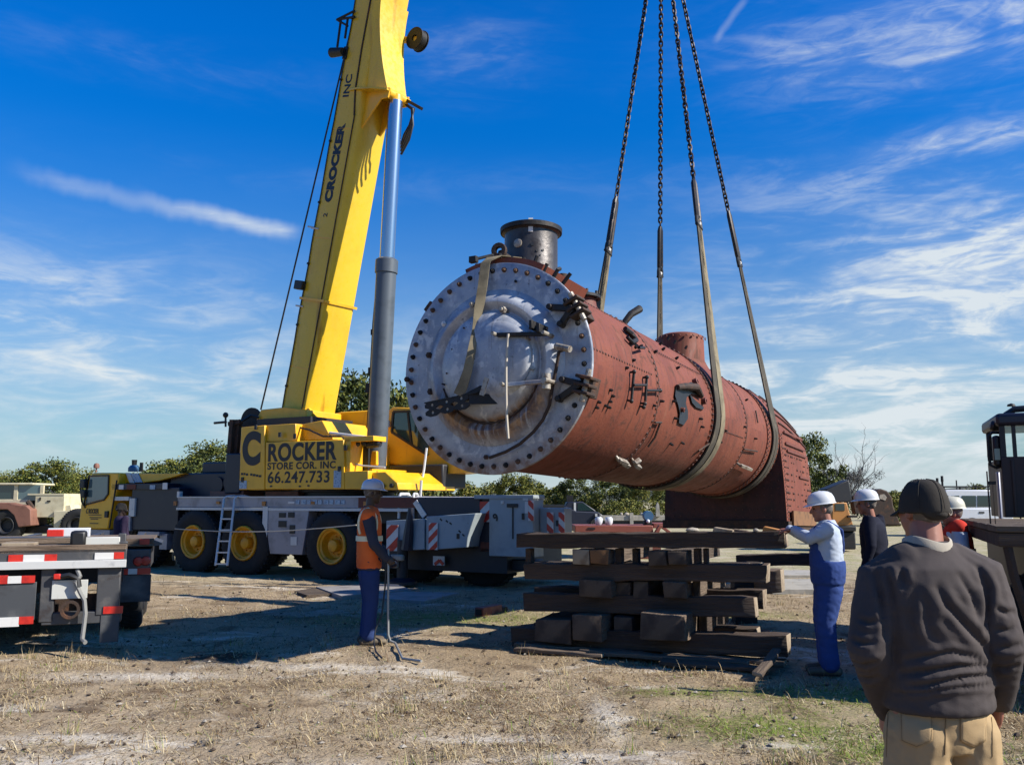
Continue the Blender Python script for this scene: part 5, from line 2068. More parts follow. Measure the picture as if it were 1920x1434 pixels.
# weld seams across the side and a cable clipped along the top edge
for t in (0.9, 4.05, 6.7, 9.9):
    mb = MB()
    mb.bar(bw(t, 0.12, -0.003), bw(t, BA_ - 0.05, -0.003), 0.022, 0.006, tuple(MCR @ -BN))
    mb.build('weld_seam', M['yellow'], boom)
mb = MB()
pts = [bw(-0.3 + 0.6 * k, BA_ - 0.06 + 0.012 * math.sin(k * 1.9), -0.02) for k in range(20)]
mb.tube(pts, 0.014, 6)
mb.build('boom_cable', M['black'], boom)
for k in range(7):
    mb = MB()
    p = bw(0.4 + 1.5 * k, BA_ - 0.06, -0.015)
    mb.box(p, (0.06, 0.05, 0.05), (MCR @ badir, MCR @ BN, MCR @ bax))
    mb.build('cable_clip', M['iron'], boom)
# lamp and bracket near the top left
mb = MB()
p = bw(8.55, BA_, 0.0)
mb.cyl(p + MCR @ (badir * -0.05 - BN * 0.1), p + MCR @ (badir * 0.35 - BN * 0.12), 0.10, 0.12, 12)
mb.box(p + MCR @ (badir * -0.05), (0.12, 0.1, 0.3), (MCR @ badir, MCR @ BN, MCR @ bax))
mb.build('boom_lamp', M['black'], boom)
mb = MB()
for p, q in (((8.9, BA_ + 0.02), (9.4, BA_ + 0.05)), ((9.4, BA_ - 0.2), (9.4, BA_ + 0.45)), ((9.4, BA_ + 0.45), (9.2, BA_)), ((9.55, BA_ - 0.15), (9.4, BA_ + 0.45)), ((8.7, BA_ + 0.25), (9.4, BA_ + 0.3))):
    mb.cyl(bw(p[0], p[1], -0.06), bw(q[0], q[1], -0.06), 0.03, 0.03, 6)
mb.build('sheave_bracket', M['iron'], boom)
# lettering up the side
axes = (tuple(MCR @ bax), tuple(MCR @ badir), tuple(MCR @ -BN))
p = bw(4.92, BA_ - 0.47, -0.004)
text_obj('CROCKER', 0.34, p, axes, M['ink'], boom, bold=0.022, sx=1.14, space=1.06)
p = bw(7.45, BA_ - 0.42, -0.004)
text_obj('INC', 0.30, p, axes, M['ink'], boom, bold=0.006, sx=1.1)
p = bw(4.55, BA_ - 0.42, -0.004)
text_obj('2', 0.20, p, axes, M['ink'], boom, bold=0.004, sx=1.0)

# cylinder and the flared bracket that takes its rod
mid = bA + BN * (BW_ / 2)
pin = plane_hit(742, 182, mid, BN)
foot = plane_hit(704, 884, mid, BN)
j = plane_hit(716, 490, mid, BN)
dcy = (pin - foot).normalized()
jl = foot + dcy * (j - foot).dot(dcy)
mb = MB()
mb.cyl(MCI @ foot, MCI @ jl, 0.235, 0.235, 28)
cyl = mb.build('lift_cylinder', M['barrel'], crane)
mb = MB()
mb.cyl(MCI @ (jl - dcy * 0.30), MCI @ jl, 0.262, 0.262, 28)
mb.cyl(MCI @ jl, MCI @ (jl + dcy * 0.04), 0.255, 0.21, 28)
mb.build('gland_ring', M['barrel'], cyl, sharp=25)
mb = MB()
mb.cyl(MCI @ (jl + dcy * 0.0), MCI @ (pin - dcy * 0.12), 0.172, 0.172, 28)
mb.build('piston_rod', M['chrome'], cyl)
mb = MB()
sd = (BN.cross(dcy)).normalized()
mb.tube([MCI @ (foot + dcy * t - sd * (0.33 if sd.dot(BH) > 0 else -0.33)) for t in (1.0, 2.2, 3.4)] + [MCI @ (foot + dcy * t - sd * (0.29 if sd.dot(BH) > 0 else -0.29)) for t in (4.2,)], 0.03, 7)
for t, w_ in ((1.9, 0.10), (2.3, 0.07), (3.2, 0.06)):
    p = MCI @ (foot + dcy * t - sd * (0.31 if sd.dot(BH) > 0 else -0.31))
    mb.box(p, (w_ * 1.6, w_ * 1.6, w_ * 2.2))
mb.build('hydraulic_line', M['iron'], cyl)
mb = MB()
mb.cyl(MCI @ (pin - BN * 0.28), MCI @ (pin + BN * 0.28), 0.12, 0.12, 18)
mb.cyl(MCI @ (pin - dcy * 0.14), MCI @ (pin + dcy * 0.02), 0.17, 0.16, 18)
mb.build('rod_eye', M['yellow'], cyl)

rel = pin - bA
tp_, ap_ = rel.dot(bax), rel.dot(badir)      # pin in boom terms (ap_ negative: in front)
W0, W1 = 0.16, BW_ - 0.16
mb = MB()
N = 12
vs, fs = [], []
for k in range(N + 1):
    s = k / N
    t = tp_ + 2.3 - 2.25 * s
    f = ap_ * 1.0 * (s ** 1.8) - 0.02
    wf = 0.02 + 0.14 * s
    for w_, a_ in ((-0.05 + wf, 0.12), (0.02 + wf, f - 0.02), (BW_ - 0.02 - wf, f - 0.02), (BW_ + 0.05 - wf, 0.12)):
        vs.append(bw(t, a_, w_))
for k in range(N):
    for q in range(3):
        a_, b_ = k * 4 + q, k * 4 + q + 1
        fs.append((a_, b_, b_ + 4, a_ + 4))
fs.append((0, 1, 2, 3))
fs.append(tuple(N * 4 + q for q in (3, 2, 1, 0)))
fs += [(k * 4, k * 4 + 3, k * 4 + 7, k * 4 + 4) for k in range(N)]
mb.add(vs, fs)
br = mb.build('cylinder_bracket', M['boom'], boom, sharp=30)
mb = MB()
mb.prism([(0.45, -0.03), (0.1, -0.08), (ap_ * 0.6, -0.04), (ap_ - 0.1, 0.1), (ap_ - 0.1, BW_ - 0.1), (ap_ * 0.6, BW_ + 0.04), (0.1, BW_ + 0.08), (0.45, BW_ + 0.03)], lambda a, w, d: bw(d, a, w), tp_ + 0.02, tp_ + 0.06)
mb.build('bracket_flange', M['boom'], br)
for w_ in (0.17, BW_ - 0.22):
    mb = MB()
    mb.prism([(tp_ + 0.1, 0.05), (tp_ + 0.1, ap_ - 0.12), (tp_ - 0.14, ap_ - 0.10), (tp_ - 0.16, ap_ + 0.12), (tp_ - 0.9, 0.05)], lambda t, a, d: bw(t, a, d), w_, w_ + 0.05)
    mb.build('pin_lug', M['yellow'], br, bevel=0.01)
# hose reels and hose loops on the far side
mb = MB()
p = plane_hit(783, 75, bA + BN * 1.12, BN)
pl = MCI @ p
mb.lathe([(0.08, -0.12), (0.27, -0.12), (0.27, -0.10), (0.17, -0.09), (0.17, 0.09), (0.27, 0.10), (0.27, 0.12), (0.08, 0.12)], pl, MCR @ BN, 24, close=True)
for k in range(5):
    mb.lathe([(0.175, -0.07 + 0.03 * k), (0.25, -0.07 + 0.03 * k), (0.25, -0.045 + 0.03 * k), (0.175, -0.045 + 0.03 * k)], pl, MCR @ BN, 24, close=True)
rl = mb.build('hose_reel', M['iron'], boom)
mb = MB()
mb.bar(pl, bw((p - bA).dot(bax), 0.3, BW_), 0.12, 0.12)
mb.build('reel_arm', M['yellow'], rl)
for k in range(4):
    mb = MB()
    p0 = plane_hit(757, 195, mid, BN) + BN * 0.35
    pts = []
    for q in ((752, 190), (772 + 1.5 * k, 205), (774 - 2 * k, 235), (767 - 3 * k, 262 - 3 * k), (752, 290 - 6 * k)):
        pts.append(MCI @ (plane_hit(q[0], q[1], mid + BN * (0.3 + 0.05 * k), BN)))
    mb.tube(pts, 0.03, 7)
    mb.build('hose_loop', M['black'], boom)
mb = MB()
mb.bar(MCI @ plane_hit(758, 186, mid + BN * 0.3, BN), MCI @ plane_hit(790, 204, mid + BN * 0.3, BN), 0.10, 0.07)
mb.build('hose_guide', M['iron'], boom)

# ropes
ROPE = MCI @ (bA + bax * (TIP + 0.6) + badir * 1.1 + BN * 0.5)
r0 = plane_hit(489, 768, mid, BN)
r1 = plane_hit(671, 0, mid, BN)
rd = (r1 - r0).normalized()
mb = MB()
mb.tube([MCI @ r0, MCI @ (r0 + rd * 20.0), ROPE], 0.022, 6)
mb.build('hoist_rope', M['chain'], crane)
mb = MB()
for k in range(2):
    mb.tube([bw(TIP + 0.5, -0.9, 0.35 + 0.3 * k), MCI @ (HOOK + V((0.1 * k - 0.05, 0, 1.2)))], 0.014, 5)
mb.build('fall_rope', M['chain'], crane)
# hook block above the chains
hk = thing('hook_block', 'yellow crane hook block that carries the four lifting chains', 'hook', HOOK + V((0, 0, 0.9)))
mb = MB()
mb.prism([(-0.25, 0.5), (0.25, 0.5), (0.3, 0.0), (0.12, -0.4), (-0.12, -0.4), (-0.3, 0.0)], lambda a, b, d: (a, d, b), -0.14, 0.14)
mb.build('cheek_plate', M['yellow'], hk, bevel=0.03)
mb = MB()
pts = [V((0, 0, -0.4)), V((0, 0, -0.58))] + [V((0.16 * math.sin(a), 0, -0.74 + 0.16 * math.cos(a))) for a in np.linspace(0.0, 4.2, 12)]
mb.tube(pts, [0.06, 0.06] + list(np.linspace(0.055, 0.03, 12)), 10)
mb.build('hook', M['iron'], hk)

# ---- rear of the carrier: grey outrigger boxes
A1 = side_poly([(724, 976), (796, 972), (796, 1030), (724, 1033)], -0.35, 0.35, 'outrigger_cover', 'grey', 0.012)
A2 = side_poly([(799, 968), (892, 962), (884, 985), (877, 1008), (875, 1026), (799, 1031)], -0.40, 0.35, 'outrigger_cover', 'grey', 0.012)
sbox(757, 1000, 763, 1012, -0.36, -0.345, 'slot', 'black', parent=A1)
sbox(856, 1000, 861, 1010, -0.41, -0.395, 'slot', 'black', parent=A2)
mb = MB()
for k, q in enumerate(((827, 974), (838, 977), (845, 981), (862, 996), (869, 1003))):
    p = cp(q[0], q[1], -0.40)
    mb.box((p.x, -0.402, p.z), (0.06, 0.006, 0.03), (V((0.8, 0, -0.6)), EY, V((0.6, 0, 0.8))))
mb.build('paint_chips', M['dark'], A2)['kind'] = 'stuff'
sbox(783, 932, 900, 972, 0.0, 1.2, 'dark_locker', 'navy', 0.02)
sbox(888, 930, 917, 1050, 0.05, 1.0, 'beam_housing', 'navy', 0.015)
B1 = sbox(917, 931, 1000, 1045, -0.05, 0.38, 'outrigger_box', 'grey', 0.015)
B2 = sbox(1012, 952, 1058, 1022, 0.20, 0.55, 'outrigger_box', 'grey', 0.015)
a, b = cp(889, 930, -0.06), cp(1014, 934, -0.06)
mb = MB()
mb.bb(a.x, b.x - 0.15, -0.07, 0.40, b.z - 0.01, a.z + 0.02)
mb.build('box_lid', M['grey'], crane, bevel=0.01)
sbox(950, 944, 970, 951, -0.075, -0.052, 'handle_bar', 'black', parent=B1)
sbox(960, 951, 962, 1010, -0.07, -0.052, 'door_gap', 'dark', parent=B1)
sbox(978, 962, 982, 974, -0.075, -0.052, 'latch', 'black', parent=B1)
sbox(984, 940, 990, 962, -0.07, -0.052, 'label_plate', 'white', parent=B1)
sbox(980, 933, 990, 938, -0.07, -0.052, 'label_plate', 'white', parent=B1)
p = cp(932, 975, -0.055)
text_obj('9', 0.20, (p.x - 0.03, -0.055, p.z - 0.03), (V((0.8, 0, 0.6)), V((-0.6, 0, 0.8)), -EY), M['ink'], B1, bold=0.008)
sbox(939, 939, 944, 944, -0.07, -0.052, 'reflector', 'white', parent=B1)
sbox(1042, 975, 1046, 986, 0.175, 0.199, 'latch', 'black', parent=B2)
mb = MB()
p = cp(920, 1050, 0.1)
mb.bb(p.x - 0.3, p.x + 0.9, 0.2, 0.6, 0.35, 0.56)
mb.build('outrigger_beam', M['dark'], crane, bevel=0.02)


def board(px0, py0, px1, py1, y, n, parent, flip=False):
    a, b = cp(px0, py1, y), cp(px1, py0, y)
    return striped(V((a.x, y, a.z)), EX, EZ, -EY, b.x - a.x, b.z - a.z, n, parent, flip)


board(725, 984, 747, 1032, -0.375, 2, crane)
board(804, 980, 821, 1030, -0.425, 3, crane)
board(893, 940, 920, 978, 0.02, 2, crane)
board(991, 938, 1001, 976, -0.08, 2, crane, True)
board(1026, 960, 1038, 1000, 0.17, 2, crane, True)
board(1048, 960, 1059, 1000, 0.17, 2, crane, True)
sbox(812, 1042, 833, 1060, -0.1, -0.08, 'dim_board', 'white')
mb = MB()
mb.bar(cp(815, 1058, -0.115), cp(824, 1050, -0.115), 0.012, 0.06, EZ)
mb.bar(cp(824, 1050, -0.115), cp(831, 1058, -0.115), 0.012, 0.06, EZ)
mb.build('red_chevron', M['red'], crane)
sbox(901, 1016, 921, 1034, 0.02, 0.04, 'rear_lamp', 'redox2')
mb = MB()
mb.bb(0.9, 4.4, 0.02, 2.4, 0.30, 0.76)
mb.build('rear_chassis', M['dark'], crane)
# outrigger jack foot near the worker
mb = MB()
p = cp(752, 1040, -0.4)
mb.cyl((p.x, -0.35, 0.16), (p.x, -0.35, 0.9), 0.11, 0.11, 16)
mb.build('jack_leg', M['dark'], crane)
mb = MB()
mb.lathe([(0.0, 0.05), (0.30, 0.05), (0.30, 0.10), (0.16, 0.16), (0.0, 0.17)], (p.x, -0.35, 0), (0, 0, 1), 20)
mb.build('jack_pad', M['navy'], crane)
mb = MB()
q = cp(745, 1045, -0.5)
mb.box((q.x, -0.5, q.z), (0.30, 0.1, 0.12))
mb.box((q.x - 0.05, -0.5, q.z - 0.12), (0.14, 0.1, 0.16))
mb.build('pipe_coupling', M['stone'], crane, bevel=0.03)
# deck grab rails
mb = MB()
for dx in (0, 26):
    mb.tube([cp(748 + dx, 972, 0.1), cp(749 + dx, 930, 0.1), cp(751 + dx, 926, 0.12), cp(766 + dx * 0.6, 926, 0.5), cp(768 + dx * 0.6, 930, 0.5), cp(768 + dx * 0.6, 950, 0.5)], 0.032, 8)
mb.build('grab_rail', M['alu'], crane)
mb = MB()
mb.bar(cp(779, 940, 0.0), cp(797, 968, 0.0), 0.05, 0.12, EZ)
mb.build('diagonal_stay', M['alu'], crane)
mb = MB()
mb.tube([cp(790, 900, 0.9), cp(788, 935, 0.9)], 0.03, 7)
mb.build('upright_rod', M['alu'], crane)
mb = MB()
mb.tube([cp(770, 952, -0.42), cp(766, 1000, -0.42), cp(763, 1030, -0.40)], [0.05, 0.10, 0.12], 8)
mb.build('hanging_hose', M['navy'], crane)

# hoses, cables and small fittings along the carrier
rgc = random.Random(3)
for k in range(7):
    x0 = -4.6 + 1.25 * k
    mb = MB()
    pts = [V((x0 + 0.25 * q, 0.5 + 0.05 * math.sin(q * 2 + k), 1.43 - 0.10 * math.sin(math.pi * q / 4) - 0.03 * rgc.random())) for q in range(5)]
    mb.tube(pts, 0.02, 6)
    mb.build('brake_hose', M['black'], crane)
for k in range(6):
    mb = MB()
    x0 = -4.9 + 1.45 * k
    mb.bb(x0, x0 + 0.10, 0.045, 0.075, 1.56 + 0.04 * (k % 2), 1.66)
    mb.build('side_marker', M['orange'], crane)
for x, z in ((-1.55, 3.1), (-1.1, 3.05), (0.2, 2.3), (0.36, 2.75), (-2.3, 3.30), (-2.66, 2.1)):
    mb = MB()
    mb.bb(x, x + 0.07, 0.02, 0.05, z, z + 0.11)
    mb.build('panel_hinge', M['dark'], crane)
mb = MB()
mb.tube([cp(556, 800, 0.3), cp(580, 806, 0.2), cp(606, 818, 0.2), cp(640, 818, 0.25)], 0.022, 7)
mb.build('hose', M['black'], crane)
# ladder hooked over the deck: it can be lifted off
lad = thing('ladder', 'aluminium ladder hooked over the crane deck between two wheels', 'ladder', MC @ V((cp(413, 1060, -0.45).x, -0.45, 0.0)))
LO = lad.location


def wl(p):
    return (MC @ V(p)) - LO


tops = (cp(420, 935, 0.0), cp(440, 935, 0.0))
feet = (cp(404, 1060, -0.45), cp(426, 1060, -0.45))
for tpt, ft in zip(tops, feet):
    mb = MB()
    mb.tube([wl(ft), wl(tpt), wl(tpt + V((0.03, 0.04, 0.05))), wl(tpt + V((0.14, 0.16, 0.07))), wl(tpt + V((0.22, 0.26, 0.04))), wl(tpt + V((0.22, 0.27, -0.1)))], 0.028, 8)
    mb.build('rail', M['alu'], lad)
for k in range(6):
    t = (k + 0.15) / 6
    a, b = feet[0].lerp(tops[0], t), feet[1].lerp(tops[1], t)
    mb = MB()
    mb.bar(wl(a), wl(b), 0.05, 0.03)
    mb.build('rung', M['alu'], lad)
# slack line stretched past the wheels
a, b = MC @ cp(328, 991, -0.25), MC @ cp(668, 984, -0.7)
mb = MB()
pts = [a.lerp(b, t / 12) - V((0, 0, 0.10 * math.sin(math.pi * t / 12))) for t in range(13)]
mb.tube(pts, 0.013, 6)
tag(mb.build('tag_line', M['rope'], None, origin=pts[0]), 'thin white line stretched in front of the crane wheels', 'rope')

# ------------------------------------------------------------------ frames for building from sight lines
class Frame:
    """upright frame: x to the right along a face, y away behind it, z up"""
    def __init__(s, origin, ang, root):
        s.o, s.root = V(origin), root
        s.x = V((math.cos(ang), math.sin(ang), 0))
        s.y = V((-math.sin(ang), math.cos(ang), 0))

    def hit(s, px, py, y=0.0):
        d = ray(px, py)
        e = V((0, 0, EYE))
        t = ((s.o - e).dot(s.y) + y) / d.dot(s.y)
        p = e + d * t - s.o
        return V((p.dot(s.x), p.dot(s.y), p.z))

    def box(s, px0, py0, px1, py1, y0, y1, name, m, bevel=0.0, parent=None, at_y=None):
        a, b = s.hit(px0, py0, y0 if at_y is None else at_y), s.hit(px1, py1, y0 if at_y is None else at_y)
        mb = MB()
        mb.bb(a.x, b.x, y0, y1, b.z, a.z)
        return mb.build(name, M[m], parent or s.root, bevel=bevel)

    def poly(s, pix, y0, y1, name, m, bevel=0.0, parent=None):
        pl = [s.hit(x, y, y0) for x, y in pix]
        mb = MB()
        mb.prism([(p.x, p.z) for p in pl], lambda a, b, d: (a, d, b), y0, y1)
        return mb.build(name, M[m], parent or s.root, bevel=bevel)

    def tube(s, pts, r, name, m, parent=None, n=7):
        mb = MB()
        mb.tube([s.hit(*p) for p in pts], r, n)
        return mb.build(name, M[m], parent or s.root)


def frame_thing(name, label, cat, origin, deg, group=None):
    t = thing(name, label, cat, origin, R(deg), group)
    return Frame(origin, R(deg), t)


clear = bpy.data.materials.new('clear glass')
clear.use_nodes = True
T = NT(clear.node_tree)
tr = T.new('ShaderNodeBsdfTransparent')
tr.inputs['Color'].default_value = (0.80, 0.88, 0.88, 1)
gl = T.new('ShaderNodeBsdfGlossy')
gl.inputs['Roughness'].default_value = 0.03
mx = T.new('ShaderNodeMixShader')
mx.inputs[0].default_value = 0.10
T.l.new(tr.outputs[0], mx.inputs[1])
T.l.new(gl.outputs[0], mx.inputs[2])
oo = T.new('ShaderNodeOutputMaterial')
T.l.new(mx.outputs[0], oo.inputs['Surface'])
M['clear'] = clear

# ------------------------------------------------------------------ the timber crib
GA = R(-24.5)
GX, GY = V((math.cos(GA), math.sin(GA), 0)), V((-math.sin(GA), math.cos(GA), 0))
GO = on_ground(1215, 1232)


def crib_hit(px, py, g):
    return plane_hit(px, py, GO + GY * g, GY)


def timber(name, label, a, b, w, h, m, group='timbers stacked in the crib', end='endgrain', jit=0.011):
    """squared timber: a-b is its upper front edge, w its width backwards, h its height"""
    d = (b - a)
    L = d.length
    d.normalize()
    up = V((0, 0, 1)) - d * d.z
    up.normalize()
    bk = up.cross(d)
    rg = random.Random(label)
    n = max(4, int(L / 0.16))
    mb = MB()
    vs, fs = [], []
    for i in range(n + 1):
        t = L * i / n
        for (q, z) in ((0, -h), (0, 0), (w, 0), (w, -h)):
            p = V((t, q, z)) + V((0, rg.uniform(-jit, jit), rg.uniform(-jit, jit)))
            if i in (0, n):
                p.x += rg.uniform(-jit, jit)
            vs.append(tuple(p))
    for i in range(n):
        for j in range(4):
            fs.append((i * 4 + j, i * 4 + (j + 1) % 4, i * 4 + 4 + (j + 1) % 4, i * 4 + 4 + j))
    mb.add(vs, fs)
    mb.add([vs[k] for k in (0, 1, 2, 3)], [(0, 3, 2, 1)], 1)
    mb.add([vs[n * 4 + k] for k in (0, 1, 2, 3)], [(0, 1, 2, 3)], 1)
    me = mb.mesh(name, [M[m], M[end] if end else M[m]], 40, recalc=False)
    bm = bmesh.new()
    bm.from_mesh(me)
    bmesh.ops.remove_doubles(bm, verts=bm.verts, dist=0.0005)
    bmesh.ops.recalc_face_normals(bm, faces=bm.faces)
    bm.to_mesh(me)
    bm.free()
    o = bpy.data.objects.new(name, me)
    COL.objects.link(o)
    o.matrix_world = Matrix(((d.x, bk.x, up.x, a.x), (d.y, bk.y, up.y, a.y), (d.z, bk.z, up.z, a.z), (0, 0, 0, 1)))
    md = o.modifiers.new('bevel', 'BEVEL')
    md.width = 0.010
    md.segments = 2
    md.limit_method = 'ANGLE'
    md.angle_limit = R(50)
    tag(o, label, 'timber', group)
    return o


def long_timber(x0, y0, x1, y1, g, h, w, m, label, end='endgrain'):
    return timber('timber', label, crib_hit(x0, y0, g), crib_hit(x1, y1, g), w, h, m, end=end)


def cross_timber(x0, x1, y0, y1, g, L, m, label, end_m='endbrown'):
    """timber lying front to back; its end faces the camera between the pixels"""
    a, b = crib_hit(x0, y0, g), crib_hit(x1, y0, g)
    h = a.z - crib_hit(x0, y1, g).z
    w = (b - a).length
    # built with its length along GY: upper edge from front to back on the right-hand side
    p = b
    return timber('timber', label, p, p + GY * L, w, h, m, end=end_m)


long_timber(957, 1177, 1476, 1192, 0.02, 0.21, 0.24, 'timber', 'lowest long dark timber across the front of the crib')
long_timber(975, 1172, 1440, 1183, 1.35, 0.21, 0.24, 'timber', 'lowest long dark timber at the back of the crib')
long_timber(981, 1112, 1415, 1121, 0.10, 0.20, 0.22, 'timber', 'long dark timber in the second layer of the crib, at the front')
long_timber(1000, 1100, 1431, 1106, 0.62, 0.20, 0.20, 'timber', 'long dark timber with a grey end just behind the second layer front timber')
long_timber(981, 1056, 1437, 1059, 0.05, 0.185, 0.22, 'timber', 'long dark timber in the third layer, under the topmost one')
long_timber(968, 1000, 1470, 997, 0.00, 0.165, 0.26, 'timber', 'topmost long dark timber that the man in overalls holds')
long_timber(990, 1000, 1440, 997, 1.40, 0.165, 0.24, 'timber', 'topmost long timber at the back of the crib')
long_timber(990, 1052, 1425, 1055, 1.40, 0.19, 0.22, 'timber', 'third layer long timber at the back of the crib')
cross_timber(1003, 1070, 1163, 1207, -0.12, 1.9, 'timber', 'dark short-ended cross timber low at the left front of the crib')
cross_timber(1072, 1128, 1155, 1203, -0.16, 1.9, 'timber2', 'cross timber with knotty end and sunlit right side low at the left front')
cross_timber(1200, 1284, 1154, 1202, -0.22, 2.0, 'timber2', 'broad mossy-topped cross timber low at the middle front of the crib')
cross_timber(1310, 1327, 1148, 1190, 0.35, 1.2, 'timber', 'narrow cross timber behind the broad mossy-topped one')
cross_timber(1086, 1147, 1088, 1121, -0.04, 1.8, 'timber2', 'brown cross timber in the middle of the crib, left')
cross_timber(1186, 1216, 1090, 1122, 0.1, 1.6, 'timber', 'dark reddish cross timber in the middle of the crib')
cross_timber(1242, 1284, 1091, 1123, 0.0, 1.7, 'timber2', 'cross timber with pale broken end in the middle of the crib, right')
cross_timber(1300, 1312, 1088, 1120, 0.25, 1.4, 'timber2', 'thin pale cross timber right of the broken-ended one')
cross_timber(1072, 1104, 1031, 1058, -0.02, 1.8, 'timber2', 'pale whitish-ended cross timber just under the topmost beam', 'endgrain')
cross_timber(1106, 1141, 1031, 1058, -0.03, 1.8, 'timber2', 'orange-brown cross timber beside the pale one under the topmost beam', 'endorange')
cross_timber(1214, 1248, 1034, 1060, -0.03, 1.8, 'timber2', 'grey weathered cross timber under the topmost beam, left of the pair')
cross_timber(1253, 1286, 1034, 1060, -0.05, 1.8, 'timber2', 'grey weathered cross timber under the topmost beam, right of the pair')
long_timber(1010, 1110, 1400, 1117, 1.30, 0.20, 0.22, 'timber', 'second layer long timber at the back of the crib')
long_timber(1000, 1168, 1420, 1178, 0.66, 0.21, 0.22, 'timber', 'lowest layer timber in the middle depth of the crib')
long_timber(1020, 1054, 1400, 1056, 0.70, 0.19, 0.20, 'timber', 'third layer timber in the middle depth of the crib')
cross_timber(1150, 1186, 1156, 1203, 0.05, 1.7, 'timber', 'dark recessed cross timber low in the middle of the crib')
cross_timber(1150, 1182, 1090, 1121, 0.12, 1.6, 'timber', 'dark recessed cross timber left of the reddish one')
for x0, x1, lab in ((985, 995, 'thin dark spacer post at the left end under the topmost beam'), (1153, 1165, 'thin dark spacer post right of the orange-brown timber end'), (1185, 1196, 'thin dark spacer post left of the grey timber pair'), (1300, 1312, 'thin dark spacer post right of the grey timber pair'), (1318, 1326, 'second thin dark spacer post right of the grey timber pair')):
    a, b = crib_hit(x0, 1028, 0.1), crib_hit(x1, 1057, 0.1)
    mb = MB()
    c_ = (a + b) / 2 + GY * 0.06
    mb.box(c_, ((b - a).length * 0.5 if False else abs((b - a).dot(GX)), 0.12, a.z - b.z), (GX, GY, V((0, 0, 1))))
    tag(mb.build('spacer_post', M['timber'], None, bevel=0.006, origin=c_), lab, 'post', 'spacer posts in the crib')
timber('timber', 'short brown block with a sunlit end sticking out on the right of the crib', crib_hit(1412, 1068, 0.95), crib_hit(1462, 1068, 0.95), 0.28, 0.26, 'timber2', end='endgrain')
for k, (x0, y0, x1, y1, g, lab) in enumerate(((962, 1211, 1180, 1217, -0.10, 'thin plank on the ground under the left front of the crib'), (1085, 1222, 1400, 1234, -0.24, 'thin plank on the ground in front of the crib, middle'), (1240, 1226, 1470, 1240, -0.02, 'thin plank on the ground under the right front of the crib'), (962, 1223, 1128, 1231, -0.30, 'short thin plank on the ground, front left of the crib'), (1235, 1240, 1440, 1256, -0.42, 'foremost thin plank on the ground before the crib'))):
    a, b = crib_hit(x0, y0, g), crib_hit(x1, y1, g)
    a.z = b.z = 0.065 if k < 3 else 0.05
    timber('plank', lab, a, b, 0.16, 0.05, 'timber2', group='planks under the crib')
timber('plank', 'splintered plank lying askew right of the crib', on_ground(1430, 1262, 0.06), on_ground(1465, 1215, 0.20), 0.10, 0.04, 'timber2', group='planks under the crib')
# wedges and stones on the topmost timber
for (x0, x1, y0, g, hh, m, nm, lab) in ((1285, 1312, 990, 0.06, 0.05, 'stone', 'stone', 'small pale stone on the topmost timber, left'), (1337, 1376, 988, 0.05, 0.055, 'endgrain', 'wedge', 'flat pale wooden wedge on the topmost timber'), (1372, 1402, 984, 0.12, 0.035, 'timber2', 'wedge', 'thin brown wedge behind the flat pale one'), (1412, 1424, 990, 0.05, 0.04, 'stone', 'stone', 'tiny pale stone on the topmost timber, right'), (1430, 1462, 981, 0.13, 0.06, 'orange', 'wedge', 'orange-brown wedge by the hands of the man in overalls')):
    a, b = crib_hit(x0, 1000, g), crib_hit(x1, 1000, g)
    zt = crib_hit((x0 + x1) / 2, 998, 0.0).z
    c_ = V(((a.x + b.x) / 2, (a.y + b.y) / 2, zt))
    L = (b - a).length
    mb = MB()
    if nm == 'wedge':
        mb.prism([(-L / 2, 0), (L / 2, 0), (L / 2, hh * 0.5), (-L / 2 + 0.02, hh)], lambda u, v, d: c_ + GX * u + V((0, 0, v)) + GY * d, -0.05, 0.07)
    else:
        mb.ball(c_ + V((0, 0, hh * 0.45)), (L / 2, 0.06, hh * 0.6), 9)
    tag(mb.build(nm, M[m], None, bevel=0.008, origin=c_), lab, nm)
# timbers behind the crib on the right
a, b = at(1380, 1040, 12.4), at(1518, 1038, 11.9)
timber('timber', 'dark red-brown beam lying behind the man in overalls, level with his waist', a, b, 0.25, a.z - at(1380, 1062, 12.4).z, 'timber', group='timbers behind the crib', end=False)
for xx, yy in ((1395, 12.45),):
    p = at(xx, 1062, yy)
    mb = MB()
    mb.bb(p.x - 0.15, p.x + 0.15, yy - 0.05, yy + 0.2, 0.0, p.z - 0.004)
    tag(mb.build('support_block', M['timber'], None, bevel=0.01, origin=(p.x, yy, 0)), 'dark block holding up the left end of the red-brown beam' if xx < 1450 else 'dark block holding up the right end of the red-brown beam', 'block')


def slab(pix, th, name, m, label, cat, z=0.0, bevel=0.004):
    pts = [on_ground(x, y) for x, y in pix]
    c_ = sum(pts, V()) / len(pts)
    c_.z = z
    mb = MB()
    mb.prism([(p.x, p.y) for p in pts], lambda u, v, d: (u, v, d), z - 0.03, z + th)
    o = mb.build(name, M[m], None, bevel=bevel, origin=c_)
    return tag(o, label, cat)


